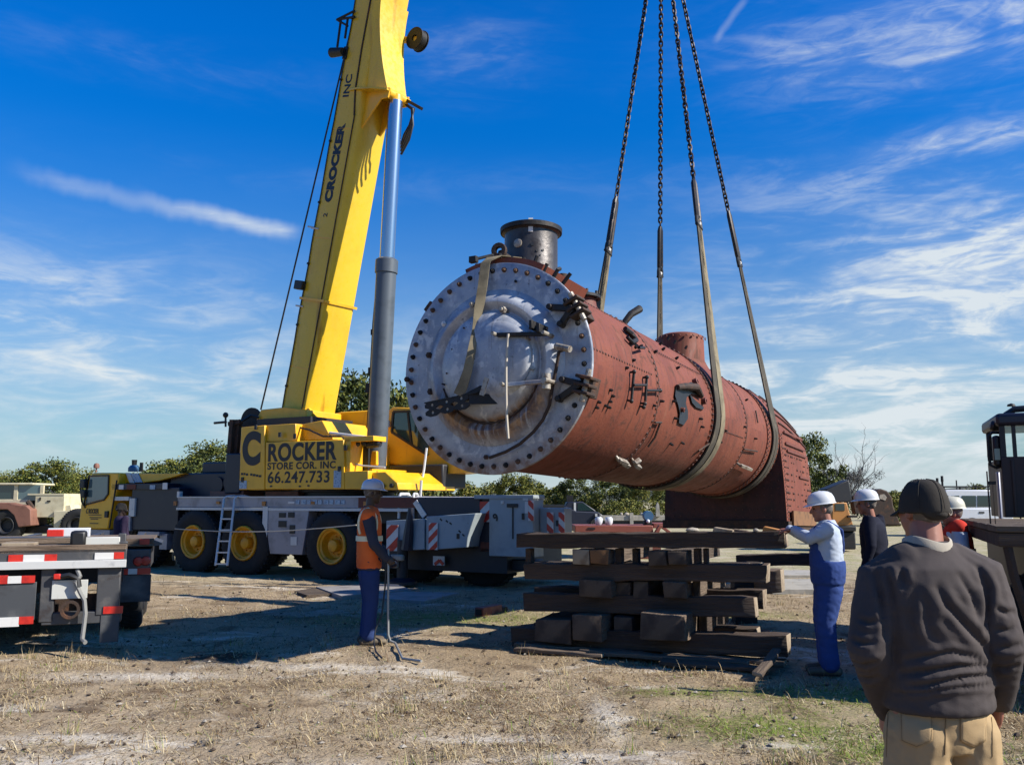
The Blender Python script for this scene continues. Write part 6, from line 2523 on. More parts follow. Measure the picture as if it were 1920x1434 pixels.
slab([(592, 1106), (742, 1100), (772, 1112), (640, 1124)], 0.045, 'ground_mat', 'mat', 'grey plywood mat on the ground left behind the man in the orange vest', 'mat', z=0.02)
slab([(720, 1112), (862, 1116), (796, 1132), (700, 1126)], 0.035, 'ground_mat', 'mat', 'grey plywood mat on the ground right of the man in the orange vest', 'mat', z=0.015)
slab([(552, 1112), (600, 1104), (648, 1110), (640, 1116), (575, 1120)], 0.03, 'ground_mat', 'timber2', 'narrow dark board left of the grey plywood mats', 'board', z=0.015)
slab([(1352, 1086), (1428, 1086), (1400, 1102), (1330, 1100)], 0.05, 'concrete_slab', 'concrete', 'pale slab on the ground seen through the right of the crib', 'slab', z=0.02)
slab([(1436, 1092), (1530, 1092), (1530, 1113), (1448, 1113)], 0.06, 'concrete_slab', 'concrete', 'pale slab on the ground just left of the man in overalls', 'slab', z=0.02)
slab([(1440, 1074), (1530, 1074), (1530, 1084), (1440, 1084)], 0.05, 'concrete_slab', 'concrete', 'farther pale slab behind the man in overalls', 'slab', z=0.02)
# red steel block left of the crib
a, b = on_ground(904, 1158), on_ground(982, 1142)
d = (b - a).normalized()
sb = thing('steel_block', 'rusty red hollow steel block on the ground left of the crib', 'steel block', a)
mb = MB()
bk = V((0, 0, 1)).cross(d)
mb.box(d * 0.28 + bk * 0.07 + V((0, 0, 0.075)), (0.52, 0.15, 0.13), (d, bk, V((0, 0, 1))))
mb.build('block_body', M['redox'], sb, bevel=0.01)
mb = MB()
mb.box(d * 0.015 + bk * 0.07 + V((0, 0, 0.075)), (0.02, 0.10, 0.08), (d, bk, V((0, 0, 1))))
mb.build('hollow_end', M['iron'], sb)
mb = MB()
mb.box(d * 0.62 + bk * 0.07 + V((0, 0, 0.05)), (0.2, 0.13, 0.08), (d, bk, V((0, 0, 1))))
mb.build('welded_bar', M['rust'], sb, bevel=0.01)
# low heap of soil under the rear of the crane
p = on_ground(945, 1056)
mb = MB()
rgm = random.Random(4)
for k in range(16):
    q = V((rgm.uniform(-1.0, 0.9), rgm.uniform(-0.35, 0.35), 0.0))
    rr = rgm.uniform(0.12, 0.28) * (1 - 0.4 * abs(q.x))
    mb.ball(p + q, (rr * 1.5, rr, rr * 0.55), 10)
hm_ = remeshed(mb, 0.03, 2, 'soil_heap', mat('dug soil', (0.16, 0.10, 0.055), 0.95, 0, [((0.08, 0.05, 0.03), 4.0, 0.45, 0.65)], (12, 0.8, 0.04)))
co_ = verts_of(hm_)
set_verts(hm_, co_ + normals_of(hm_) * (0.03 * vnoise(co_, 7.0, 3, 3))[:, None] - np.array(p))
tag(place_mesh('soil_heap', hm_, None, p), 'low heap of dug brown soil in front of the grey outrigger box', 'soil heap')
for k, (x, y, r_, lab) in enumerate(((872, 1066, 0.12, 'pale stone left of the soil heap under the crane'), (1000, 1049, 0.09, 'small pale stone right of the soil heap under the crane'))):
    p = on_ground(x, y)
    mb = MB()
    mb.ball(p + V((0, 0, r_ * 0.3)), (r_ * 1.4, r_, r_ * 0.7), 9)
    tag(mb.build('stone', M['stone'], None, origin=p), lab, 'stone')
# chock of pale stone seen under the crane
p = on_ground(314, 1060)
mb = MB()
mb.prism([(-0.22, 0), (0.20, 0), (0.20, 0.12), (0.11, 0.14), (0.09, 0.34), (-0.02, 0.34), (-0.10, 0.14)], lambda u, v, d: (p.x + u, p.y + d, v), 0.0, 0.2)
tag(mb.build('wheel_chock', M['endgrain'], None, bevel=0.01, origin=p), 'pale wooden wheel chock on the ground in front of the crane wheels', 'chock')

M['hosegrey'] = mat('grey air hose', (0.26, 0.26, 0.25), 0.7, 0, [((0.15, 0.14, 0.13), 8.0, 0.45, 0.7)])
# ------------------------------------------------------------------ flatbed trailer at the lower left
FT = frame_thing('flatbed_trailer', 'worn flatbed trailer rear with red and white reflectors and mud flaps', 'trailer', at(235, 1022, 10.2) * 1.0, 20)
FT.root.location.z = 0
FT.o.z = 0
FT.box(-160, 1026, 236, 1034, 0.0, 0.26, 'deck_beam', 'timber2', 0.006)
for x_ in (-3.2, -2.1, -1.0, -0.22):
    mb = MB()
    z_ = FT.hit(100, 1036, 0.0).z
    mb.bb(x_, x_ + 0.12, 0.27, 8.5, z_ - 0.18, z_ - 0.06)
    mb.build('frame_rail', M['steelplate'], FT.root, bevel=0.008)
for y_ in (1.1, 3.6, 5.0, 6.4):
    mb = MB()
    mb.bb(-3.2, -0.1, y_, y_ + 0.14, z_ - 0.31, z_ - 0.185)
    mb.build('cross_rail', M['steelplate'], FT.root, bevel=0.008)
FT.box(-160, 1035, 236, 1063, 0.0, 0.05, 'tail_channel', 'steelplate', 0.004)
FT.box(-160, 1057, 236, 1063, -0.05, -0.002, 'channel_lip', 'alu', 0.003)
for q, m_ in (((16, 1040, 43, 1056), 'red'), ((43.5, 1040, 83, 1055), 'white'), ((83.5, 1039, 106, 1054), 'red'), ((178, 1036, 213, 1048), 'white'), ((213.5, 1035, 232, 1047), 'red'), ((-60, 1041, -20, 1057), 'white')):
    FT.box(*q, -0.014, -0.002, 'red_reflector' if m_ == 'red' else 'white_reflector', m_)
for q in ((78, 1063, 98, 1166), (184, 1058, 222, 1152), (-40, 1063, -20, 1166)):
    FT.box(*q, 0.02, 0.16, 'rear_post', 'steelplate', 0.01)
FT.box(-160, 1064, 230, 1090, 0.5, 0.6, 'cross_member', 'dark')
FT.box(78, 1150, 226, 1166, 0.03, 0.20, 'bumper_bar', 'steelplate', 0.008)
FT.box(98, 1115, 190, 1152, 0.25, 0.28, 'back_plate', 'rust')
FT.box(98, 1088, 163, 1121, 0.0, 0.018, 'number_plate', 'mint', 0.003)
FT.box(194, 1137, 230, 1149, 0.005, 0.019, 'red_reflector', 'red')
FT.box(189, 1151, 221, 1203, 0.02, 0.04, 'mud_flap', 'flap', 0.004)
FT.box(0 - 60, 1094, 64, 1162, -0.02, 0.0, 'mud_flap', 'flap', 0.004)
for q, m_ in (((-60, 1080, 14, 1094), 'red'), ((14.5, 1080, 40, 1093), 'white'), ((40.5, 1079, 65, 1092), 'red'), ((-60, 1160, 35, 1174), 'white'), ((35.5, 1156, 62, 1169), 'red')):
    FT.box(*q, -0.036, -0.021, 'red_reflector' if m_ == 'red' else 'white_reflector', m_)
FT.box(222, 1030, 281, 1066, 1.30, 2.6, 'wheel_guard', 'steelplate', 0.01)
FT.box(225, 1010, 288, 1024, 1.30, 2.7, 'side_deck', 'timber2', 0.008)
FT.poly([(284, 1010), (304, 1018), (303, 1021), (284, 1024)], 1.32, 2.2, 'deck_tip', 'steelplate')
FT.box(262, 1010, 280, 1020, 1.28, 1.298, 'red_marker', 'red')
for q, r_ in (((259, 1052), 0.062), ((273, 1051), 0.062)):
    p = FT.hit(q[0], q[1], 1.29)
    mb = MB()
    mb.lathe([(0.0, -0.03), (r_ * 0.8, -0.025), (r_, 0.0), (r_, 0.03)], p, (0, 1, 0), 16)
    mb.build('tail_light', M['red'], FT.root)
for q, m_ in (((224, 1066, 240, 1077), 'red'), ((240.5, 1066, 257, 1076), 'white'), ((257.5, 1065, 282, 1076), 'red')):
    FT.box(*q, 1.285, 1.298, 'red_reflector' if m_ == 'red' else 'white_reflector', m_)
FT.box(224, 1078, 281, 1127, 1.30, 1.32, 'mud_flap', 'flap', 0.004)
FT.tube([(145, 1068, 0.0), (150, 1080, -0.05), (142, 1092, -0.06), (150, 1110, -0.06), (158, 1125, -0.05), (160, 1150, -0.06), (157, 1175, -0.06), (154, 1198, -0.08), (160, 1204, -0.15)], 0.024, 'air_hose', 'hosegrey')
FT.tube([(108, 1082, -0.02), (130, 1078, -0.05), (146, 1084, -0.05), (148, 1100, -0.06)], 0.03, 'cable', 'black')
FT.box(100, 1076, 113, 1086, -0.06, 0.0, 'coupling', 'red', 0.01)
mb = MB()
p = FT.hit(132, 1142, 0.0)
mb.lathe([(0.07, -0.05), (0.10, -0.05), (0.10, 0.02), (0.07, 0.02)], p, (0, 1, 0), 18, close=True)
mb.build('pintle_ring', M['rust'], FT.root)
for x in (-2.0, -0.1):
    for y in (1.75, 3.1):
        w = bpy.data.objects.new('wheel', None)
        COL.objects.link(w)
        w.parent = FT.root
        w.location = (x + 0.25, y + 0.3, 0.48)
        w.rotation_euler = (0, 0, R(90))
        w.scale = (0.64, 0.64, 0.64)
        place_mesh('tyre', TYRE, w)
        place_mesh('rim', RIMD, w)
a, b = FT.hit(-160, 1040, 0.6), FT.hit(222, 1040, 0.6)
mb = MB()
mb.bb(b.x - 2.6, b.x - 0.5, 0.62, 8.5, 0.62, 0.80)
mb.build('trailer_frame', M['dark'], FT.root)


def deck_thing(px0, py0, px1, py1, y0, d, name, m, label, cat, bevel=0.008):
    a, b = FT.hit(px0, py0, y0), FT.hit(px1, py1, y0)
    zt = FT.hit(100, 1026, 0.0).z
    mb = MB()
    o_ = FT.o + FT.x * ((a.x + b.x) / 2) + FT.y * y0
    mb.box(V((0, d / 2, (a.z - zt) / 2)), (abs(b.x - a.x), d, a.z - zt))
    o = mb.build(name, M[m], None, bevel=bevel)
    o.location = (o_.x, o_.y, zt)
    o.rotation_euler = (0, 0, R(20))
    return tag(o, label, cat)


deck_thing(2, 1018, 64, 1030, 0.05, 0.3, 'plank_offcut', 'endgrain', 'tan plank offcut lying on the trailer deck at the far left', 'plank')
deck_thing(160, 1007, 224, 1030, 0.10, 0.08, 'pale_board', 'mint', 'pale squared board standing on the trailer deck edge', 'board')
deck_thing(132, 995, 160, 1022, 0.05, 0.2, 'black_box', 'black', 'black box on the trailer deck left of the pale board', 'box', 0.03)
wb = deck_thing(90, 990, 168, 1012, 2.6, 0.1, 'warning_board', 'whitepaint', 'low pale board with a red end on the trailer deck', 'board')
wb2 = deck_thing(88, 993, 118, 1012, 2.45, 0.06, 'warning_board', 'red', 'faded red panel leaning before the low pale board', 'panel')
FT.box(-60, 1011, 222, 1017, 2.05, 3.1, 'front_deck', 'timber2', 0.006)
FT.box(-60, 1017, 222, 1024, 2.06, 2.2, 'front_deck_beam', 'dark')
deck_thing(-40, 1008, 130, 1014, 2.2, 0.25, 'steel_beam', 'steelplate', 'long grey steel beam lying across the trailer deck', 'beam')
p = FT.o + FT.x * FT.hit(230, 1000, 0.15).x + FT.y * 0.15
st = thing('deck_stake', 'grey winch stake standing at the trailer corner', 'stake', (p.x, p.y, FT.hit(100, 1026, 0.0).z), R(20))
mb = MB()
mb.bb(-0.04, 0.04, -0.04, 0.04, -0.1, 0.14)
mb.bb(-0.06, 0.06, -0.05, 0.05, 0.02, 0.05)
mb.build('stake_post', M['steelplate'], st, bevel=0.008)
# ------------------------------------------------------------------ old cream loader far left
FL = frame_thing('wheel_loader', 'old cream and rust-brown wheel loader parked by the trees at the far left', 'loader', (at(60, 960, 38).x, 38, 0), 0)
FL.box(-30, 905, 62, 909, -0.6, 1.2, 'cab_roof', 'cream', 0.03)
cabp = FL.box(-30, 936, 56, 946, -0.5, 1.1, 'cab_sill', 'cream', 0.02)
FL.box(27, 909, 32, 937, -0.5, -0.35, 'cab_post', 'cream')
FL.box(-30, 909, 27, 936, -0.46, -0.42, 'cab_window', 'glass')
FL.box(32, 909, 78, 938, -0.46, -0.42, 'cab_window', 'glass2')
FL.box(76, 910, 80, 938, -0.5, -0.4, 'cab_post', 'cream')
FL.box(52, 925, 120, 928, -0.62, 0.9, 'hood_lip', 'cream')
hood = FL.box(66, 928, 119, 970, -0.6, 0.9, 'engine_hood', 'cream', 0.03)
FL.box(74, 932, 76, 938, -0.63, -0.605, 'hood_latch', 'iron', parent=hood)
FL.box(88, 938, 94, 941, -0.63, -0.605, 'hood_latch', 'iron', parent=hood)
FL.poly([(-30, 942), (14, 942), (30, 946), (48, 947), (57, 955), (58, 985), (34, 988), (26, 966), (14, 955), (-30, 955)], -1.1, -0.4, 'fender', 'rustpaint', 0.03)
p = FL.hit(12, 974, -1.0)
w = bpy.data.objects.new('wheel', None)
COL.objects.link(w)
w.parent = FL.root
w.location = (p.x, -1.05, 0.66)
w.scale = (0.9, 1, 0.9)
place_mesh('tyre', TYRE, w)
place_mesh('rim', RIMD, w)
w2 = copy_tree(w, FL.root)
w2.location.x += 2.9
FL.poly([(100, 958), (145, 956), (146, 966), (120, 968), (110, 990), (100, 990)], -0.7, 0.6, 'rear_frame', 'cream', 0.03)
FL.poly([(120, 957), (122, 948), (132, 946), (134, 957)], -0.5, 0.3, 'filler_box', 'cream', 0.02)
FL.box(52, 928, 66, 990, -0.3, 0.6, 'articulation', 'rust', 0.03)
FL.box(30, 985, 100, 1000, -0.4, 0.6, 'chassis', 'iron', 0.03)
FL.tube([(52, 940, -0.7), (60, 950, -0.72), (62, 970, -0.7)], 0.10, 'hydraulic_hose', 'rust')

M['cabwood'] = mat('dark brown cab panel', (0.030, 0.014, 0.011), 0.6, 0, [((0.012, 0.008, 0.008), 4.0, 0.4, 0.7)])
# ------------------------------------------------------------------ black truck at the right edge
TQ = V((4.02, 7.46, 0))
FR = frame_thing('flatbed_truck', 'black truck with wooden flatbed at the right edge of the scene', 'truck', TQ, math.degrees(math.atan2(-0.37, 0.93)))
Fz = EYE - 47 / FPX * 7.46
for k in range(17):
    mb = MB()
    mb.bb(0.0, 3.2, 0.0 + 0.20 * k, 0.19 + 0.20 * k, Fz - 0.05, Fz + 0.002 * (k % 3))
    mb.build('bed_plank', M['timber2'], FR.root, bevel=0.004)
mb = MB()
mb.bb(0.01, 3.2, 0.01, 3.38, Fz - 0.17, Fz - 0.055)
mb.build('bed_frame', M['timber'], FR.root, bevel=0.01)
mb = MB()
mb.bb(0.45, 3.2, 0.45, 4.9, 0.55, Fz - 0.175)
mb.build('truck_frame', M['dark'], FR.root)
mb = MB()
mb.bb(0.30, 1.3, 0.10, 0.44, 0.35, 0.95)
mb.build('fuel_tank', M['black'], FR.root, bevel=0.05)
for x in (0.75, 2.3):
    for y in (0.05, 1.85, 4.3):
        w = bpy.data.objects.new('wheel', None)
        COL.objects.link(w)
        w.parent = FR.root
        w.location = (x, y, 0.52)
        w.scale = (0.69, 0.69, 0.69)
        place_mesh('tyre', TYRE, w)
        place_mesh('rim', RIMD, w)
mb = MB()
mb.tube([(0.08, 0.05, Fz - 0.17), (0.11, 0.05, Fz - 0.4), (0.19, 0.06, Fz - 0.75), (0.3, 0.10, Fz - 0.9)], 0.04, 6)
mb.build('bed_brace', M['rust'], FR.root)
# cab behind the bed
cy0, cy1 = 3.7, 5.0
cx0 = FR.hit(1880, 900, cy0).x
zr = FR.hit(1880, 778, cy0).z
zs = FR.hit(1886, 856, cy0).z
mb = MB()
mb.bb(cx0, cx0 + 2.1, cy0, cy0 + 0.05, Fz + 0.01, zs)
for k in range(12):
    mb.bb(cx0 + 0.1 + 0.16 * k, cx0 + 0.13 + 0.16 * k, cy0 - 0.02, cy0 - 0.002, Fz + 0.05, zs - 0.04)
mb.build('cab_back', M['cabwood'], FR.root, bevel=0.006)
mb = MB()
mb.bb(cx0, cx0 + 0.05, cy0 + 0.052, cy1, Fz + 0.01, zs - 0.02)
mb.bb(cx0 + 2.05, cx0 + 2.1, cy0 + 0.052, cy1, Fz + 0.01, zs - 0.02)
mb.bb(cx0 + 0.052, cx0 + 2.048, cy1 - 0.05, cy1, Fz + 0.01, zs - 0.05)
cb = mb.build('cab_shell', M['black'], FR.root, bevel=0.01)
for x, y in ((cx0, cy0), (cx0 + 2.04, cy0), (cx0, cy1 - 0.06), (cx0 + 2.04, cy1 - 0.06)):
    mb = MB()
    mb.bb(x + 0.002, x + 0.062, y + 0.001, y + 0.061, zs + 0.001, zr)
    mb.build('cab_pillar', M['black'], FR.root)
mb = MB()
mb.bb(cx0 + 0.135, cx0 + 0.175, cy0 + 0.002, cy0 + 0.05, zs + 0.001, zr)
mb.build('cab_pillar', M['black'], FR.root)
mb = MB()
mb.bb(cx0 - 0.03, cx0 + 2.13, cy0 - 0.05, cy1 + 0.15, zr - 0.13, zr + 0.02)
mb.build('cab_roof', M['navy'], FR.root, bevel=0.04)
mb = MB()
mb.tube([(cx0 + 0.12, cy0 + 0.3, zr + 0.02), (cx0 + 0.22, cy0 + 0.3, zr + 0.09), (cx0 + 0.6, cy0 + 0.3, zr + 0.11), (cx0 + 1.6, cy0 + 0.3, zr + 0.10)], 0.04, 8)
mb.build('air_horn', M['black'], FR.root)
mb = MB()
mb.bb(cx0 + 0.066, cx0 + 2.03, cy0 + 0.02, cy0 + 0.028, zs + 0.002, zr - 0.135)
mb.build('rear_window', M['clear'], FR.root)
mb = MB()
mb.lathe([(0.0, -0.06), (0.05, -0.05), (0.07, 0.03), (0.05, 0.06), (0.0, 0.07)], FR.hit(1867, 799, 3.9), (-1, 0, 0.2), 14)
mb.bar(FR.hit(1867, 799, 3.9), FR.hit(1882, 793, 3.9), 0.03, 0.03)
mb.build('marker_lamp', M['black'], FR.root)
mir = FR.box(1861, 816, 1880, 874, 3.75, 3.90, 'side_mirror', 'black', 0.03)
FR.box(1864, 841, 1876, 862, 3.73, 3.749, 'mirror_glass', 'glass2', 0.0, parent=mir)
mb = MB()
mb.tube([FR.hit(x_, y_, 3.8) for x_, y_ in ((1880, 811), (1860, 811), (1853, 818), (1854, 855), (1857, 872), (1868, 877), (1882, 872))], 0.018, 8)
mb.build('mirror_arm', M['iron'], FR.root)
for q in ((1852, 883, 1857, 982), (1862, 905, 1867, 982)):
    FR.box(*q, 0.02, 0.07, 'bed_stake', 'iron', 0.004)
FR.box(1852, 902, 1868, 908, 0.005, 0.018, 'stake_rail', 'iron')
FR.box(1869, 884, 1882, 978, 3.45, 3.6, 'exhaust_shield', 'silver', 0.02)

# ------------------------------------------------------------------ vehicles and objects in the distance
FS = frame_thing('white_suv', 'white sport utility vehicle with black roof rack behind the man in the red vest', 'vehicle', (at(1820, 960, 42).x, 42, 0), 0)
FS.poly([(1740, 955), (1752, 953), (1775, 952), (1880, 952), (1900, 960), (1902, 992), (1738, 992)], 0.0, 1.9, 'body', 'whitepaint', 0.06)
FS.poly([(1762, 952), (1768, 926), (1774, 918), (1868, 918), (1884, 952)], 0.08, 1.8, 'cabin', 'whitepaint', 0.05)
FS.poly([(1802, 950), (1804, 929), (1830, 929), (1830, 950)], 0.055, 0.079, 'side_window', 'glass')
FS.poly([(1833, 950), (1833, 929), (1862, 929), (1870, 950)], 0.055, 0.079, 'side_window', 'glass')
FS.poly([(1770, 950), (1776, 929), (1799, 929), (1798, 950)], 0.055, 0.079, 'side_window', 'glass')
FS.box(1836, 959, 1846, 962, -0.02, 0.0, 'door_handle', 'black')
for x in (1768, 1822, 1880):
    pass
for x in (1765, 1824):
    p = FS.hit(x, 990, -0.02)
    mb = MB()
    mb.lathe([(0.0, 0.0), (0.46, 0.0), (0.46, 0.05), (0.0, 0.05)], (p.x, -0.025, 0.42), (0, 1, 0), 24)
    mb.build('wheel_arch', M['black'], FS.root)
    w = bpy.data.objects.new('wheel', None)
    COL.objects.link(w)
    w.parent = FS.root
    w.location = (p.x, -0.06, 0.36)
    w.scale = (0.48, 0.5, 0.48)
    place_mesh('tyre', TYRE, w)
    place_mesh('rim', RIMD, w)
FS.box(1758, 911, 1872, 913, 0.2, 1.7, 'roof_rack', 'black')
for x in (1770, 1800, 1830, 1860):
    FS.box(x, 913, x + 2, 919, 0.2, 0.3, 'rack_foot', 'black')
for x0, y0, x1, lab in ((1755, 896, 1759, 'left dark slanting post standing up on the horizon behind the white vehicle'), (1764, 892, 1768, 'right taller dark post standing up on the horizon behind the white vehicle'), (1792, 900, 1794, 'thin grey post on the horizon above the white vehicle roof')):
    a, b = at(x0, y0, 47), at(x1, y0, 47)
    mb = MB()
    mb.cyl(((a.x + b.x) / 2, 47, 0), ((a.x + b.x) / 2, 47, a.z), (b.x - a.x) / 2, (b.x - a.x) / 2, 8)
    mb.cyl(((a.x + b.x) / 2, 47, a.z - 0.3), ((a.x + b.x) / 2, 47, a.z), (b.x - a.x) * 0.65, (b.x - a.x) * 0.6, 8)
    tag(mb.build('post', M['iron'], None, origin=((a.x + b.x) / 2, 47, 0)), lab, 'post')

FP = frame_thing('pickup_truck', 'dark navy pickup truck parked beyond the grey outrigger boxes', 'vehicle', (at(1085, 960, 50).x, 50, 0), 0)
FP.poly([(1000, 950), (1062, 949), (1080, 958), (1122, 960), (1131, 966), (1131, 984), (1000, 984)], 0.0, 1.9, 'body', 'navy', 0.05)
FP.poly([(1058, 952), (1064, 941), (1092, 940), (1118, 958), (1110, 962), (1060, 962)], 0.1, 1.8, 'cabin', 'navy', 0.04)
FP.poly([(1083, 957), (1083, 944), (1094, 943), (1114, 957)], 0.075, 0.098, 'side_window', 'glass')
FP.box(1076, 942, 1080, 962, 0.06, 0.098, 'door_pillar', 'alu')
FP.box(1000, 946, 1058, 951, 0.0, 1.8, 'bed_rail', 'black')
FP.box(1063, 928, 1075, 941, 0.8, 1.2, 'cab_rack', 'iron')
FP.box(1116, 963, 1120, 968, -0.15, 0.0, 'mirror', 'alu')
for x in (1020, 1118):
    p = FP.hit(x, 985, 0.0)
    w = bpy.data.objects.new('wheel', None)
    COL.objects.link(w)
    w.parent = FP.root
    w.location = (p.x, -0.05, 0.38)
    w.scale = (0.5, 0.5, 0.5)
    place_mesh('tyre', TYRE, w)
    place_mesh('rim', RIMD, w)
FB = frame_thing('flat_girder_frame', 'long flat red-painted steel frame lying behind the crib', 'metal frame', (at(1170, 990, 26).x, 26, 0), 0)
FB.box(1078, 985, 1225, 998, 0.0, 1.6, 'side_girder', 'redox', 0.02)
FB.box(1225, 981, 1262, 990, 0.3, 1.6, 'end_girder', 'redox', 0.02)
FB.poly([(1228, 998), (1236, 984), (1242, 984), (1260, 998), (1252, 998), (1240, 989), (1236, 998)], -0.1, 0.1, 'a_bracket', 'redox', 0.01)
FB.box(1102, 989, 1116, 992, -0.02, 0.0, 'slot', 'iron')
FB.box(1090, 1000, 1240, 1060, 0.3, 0.5, 'leg_frame', 'redox2')
mt_ = thing('blue_motor', 'dark blue motor standing on the red steel frame', 'motor', V((at(1219, 985, 26.2).x, 26.6, at(1219, 985, 26.2).z)))
z0 = mt_.location.z
mb = MB()
mb.lathe([(0.0, -0.2), (0.14, -0.2), (0.15, -0.1), (0.15, 0.1), (0.14, 0.2), (0.0, 0.2)], (0, 0, 0.27), (0, 1, 0), 18)
mb.build('motor_body', M['bluepart'], mt_)
mb = MB()
mb.bb(-0.13, 0.1, -0.15, 0.15, -0.05, 0.14)
mb.build('motor_foot', M['iron'], mt_, bevel=0.02)
mb = MB()
mb.ball((-0.03, -0.2, 0.12), 0.06, 10)
mb.build('motor_cap', M['whitepaint'], mt_)
for k, (x, y, lab) in enumerate(((1124, 977, 'left small round white drum standing on the red steel frame'), (1143, 976, 'right small white drum standing on the red steel frame'))):
    p = at(x, 984, 26.1)
    mb = MB()
    mb.lathe([(0.0, 0), (0.08, 0.0), (0.115, 0.06), (0.12, 0.17), (0.09, 0.22), (0.0, 0.23)], (p.x, 26.3, p.z), (0, 0, 1), 16)
    tag(mb.build('drum', M['whitepaint'], None, origin=(p.x, 26.3, p.z)), lab, 'drum', 'white drums on the steel frame')
FW = frame_thing('concrete_barrier', 'low pale concrete barrier with posts in front of the trees', 'barrier', (at(1190, 970, 48).x, 48, 0), 0)
FW.box(1124, 966, 1275, 976, 0.0, 0.4, 'rail_block', 'concrete', 0.02)
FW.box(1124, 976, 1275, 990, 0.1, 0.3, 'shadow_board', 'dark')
for x in (1183, 1186):
    pass
FW.box(1181, 961, 1188, 990, -0.1, -0.005, 'barrier_post', 'concrete')
FW.poly([(1230, 968), (1231, 946), (1233, 941), (1236, 946), (1238, 968)], -0.2, 0.0, 'white_post', 'concrete')
for k, (x0, x1) in enumerate(((1162, 1168), (1170, 1180), (1200, 1206))):
    p = at((x0 + x1) / 2, 966, 48.2)
    mb = MB()
    mb.ball((p.x, 48.2, p.z + 0.06), ((x1 - x0) / 2 * 0.029, 0.15, 0.10), 9)
    tag(mb.build('stone', M['stone'], None, origin=(p.x, 48.2, p.z)), ('left', 'middle', 'right')[k] + ' of three pale stones on the low concrete barrier', 'stone')

FO = frame_thing('orange_excavator', 'faded orange old machine with dark raised bucket behind the men', 'excavator', (at(1580, 960, 30).x, 30, 0), 0)
FO.poly([(1560, 942), (1588, 942), (1592, 958), (1600, 984), (1560, 986)], 0.0, 1.2, 'cab', 'orange', 0.03)
FO.box(1566, 944, 1584, 957, -0.015, 0.0, 'window', 'glass')
FO.box(1560, 986, 1606, 996, -0.1, 1.4, 'track_frame', 'iron', 0.03)
FO.poly([(1548, 917), (1592, 899), (1598, 938), (1590, 941), (1556, 941)], 0.1, 0.9, 'raised_bucket', 'dark', 0.03)
FO.poly([(1598, 930), (1612, 925), (1612, 962), (1604, 964), (1600, 945)], 0.2, 0.5, 'boom_arm', 'rust', 0.02)
FO.box(1540, 996, 1606, 1030, 0.0, 1.4, 'crawler', 'iron', 0.05)
FO.box(1590, 966, 1608, 970, -0.1, 0.1, 'step', 'iron')
FK = frame_thing('digger_bucket', 'rusty brown digger bucket and arm beyond the hard hats', 'bucket', (at(1660, 930, 34).x, 34, 0), 0)
FK.poly([(1634, 985), (1636, 930), (1642, 920), (1652, 916), (1664, 920), (1673, 932), (1676, 950), (1690, 985)], 0.0, 0.9, 'bucket_shell', 'rust', 0.05)
FK.poly([(1648, 934), (1650, 927), (1658, 926), (1663, 932), (1660, 938)], -0.02, -0.001, 'bucket_opening', 'stone')
pl_ = thing('light_pole', 'thin distant light pole with a small head above the black truck', 'pole', (at(1898, 760, 80).x, 80, 0))
mb = MB()
mb.cyl((0, 0, 0), (0, 0, at(1898, 762, 80).z), 0.07, 0.05, 8)
mb.build('pole_shaft', M['iron'], pl_)
mb = MB()
mb.lathe([(0.0, 0), (0.35, 0.02), (0.3, 0.2), (0.0, 0.3)], (-0.1, 0, at(1898, 762, 80).z), (0, 0, 1), 12)
mb.build('lamp_head', M['iron'], pl_)

# ------------------------------------------------------------------ trees and bushes, one by one
put_tree('oak_tree', 0, 20, 885, 62, 'olive green tree rising behind the cream loader cab at the far left')
put_tree('oak_tree', 1, 92, 864, 60, 'tallest bushy tree left of the crane cab, above the cream engine hood', wscale=1.0)
put_tree('oak_tree', 0, 150, 880, 64, 'yellow-green tree close behind the crane driver cab')
put_tree('bush', 3, -30, 905, 58, 'low bush at the far left edge behind the loader', 'bush', 'bushes along the edge of the field')
put_tree('oak_tree', 2, 395, 832, 66, 'tree seen left of the lettered crane panel, above the dark deck load', wscale=1.1)
put_tree('oak_tree', 1, 330, 860, 70, 'paler tree left of the one beside the lettered crane panel', wscale=1.2)
put_tree('bush', 3, 285, 880, 72, 'low bush above the yellow cover behind the crane cab', 'bush', 'bushes along the edge of the field')
put_tree('oak_tree', 2, 660, 702, 46, 'tall dark tree directly behind the crane boom and its cylinder', wscale=0.85)
put_tree('oak_tree', 1, 735, 735, 50, 'dark tree right of the lift cylinder, half hidden by the silver boiler front', wscale=0.8)
put_tree('bush', 3, 790, 912, 58, 'yellowish bush under the crane operator cab', 'bush', 'bushes along the edge of the field')
put_tree('bush', 3, 850, 906, 62, 'yellow-green bush left below the silver boiler front', 'bush', 'bushes along the edge of the field')
put_tree('oak_tree', 0, 968, 886, 60, 'rounded green tree directly below the boiler front, behind the grey outrigger box')
put_tree('bush', 3, 1030, 906, 66, 'low bush right of the rounded tree below the boiler', 'bush', 'bushes along the edge of the field')
put_tree('bush', 3, 905, 908, 68, 'low yellowish bush left of the rounded tree below the boiler', 'bush', 'bushes along the edge of the field')
put_tree('oak_tree', 2, 1078, 893, 64, 'dark green tree behind the dark pickup truck')
put_tree('oak_tree', 1, 1140, 893, 62, 'broad tree under the boiler barrel, right of the pickup truck')
put_tree('oak_tree', 0, 1205, 898, 60, 'sunlit yellow-green tree just left of the firebox')
put_tree('oak_tree', 2, 1255, 905, 66, 'tree mostly hidden behind the firebox')
put_tree('bush', 3, 1165, 935, 55, 'low bush behind the concrete barrier', 'bush', 'bushes along the edge of the field')
put_tree('oak_tree', 2, 1518, 818, 58, 'dark green tree at the right edge of the firebox', wscale=0.75)
put_tree('bush', 3, 1650, 925, 60, 'low olive bush between the hard hats', 'bush', 'bushes along the edge of the field')
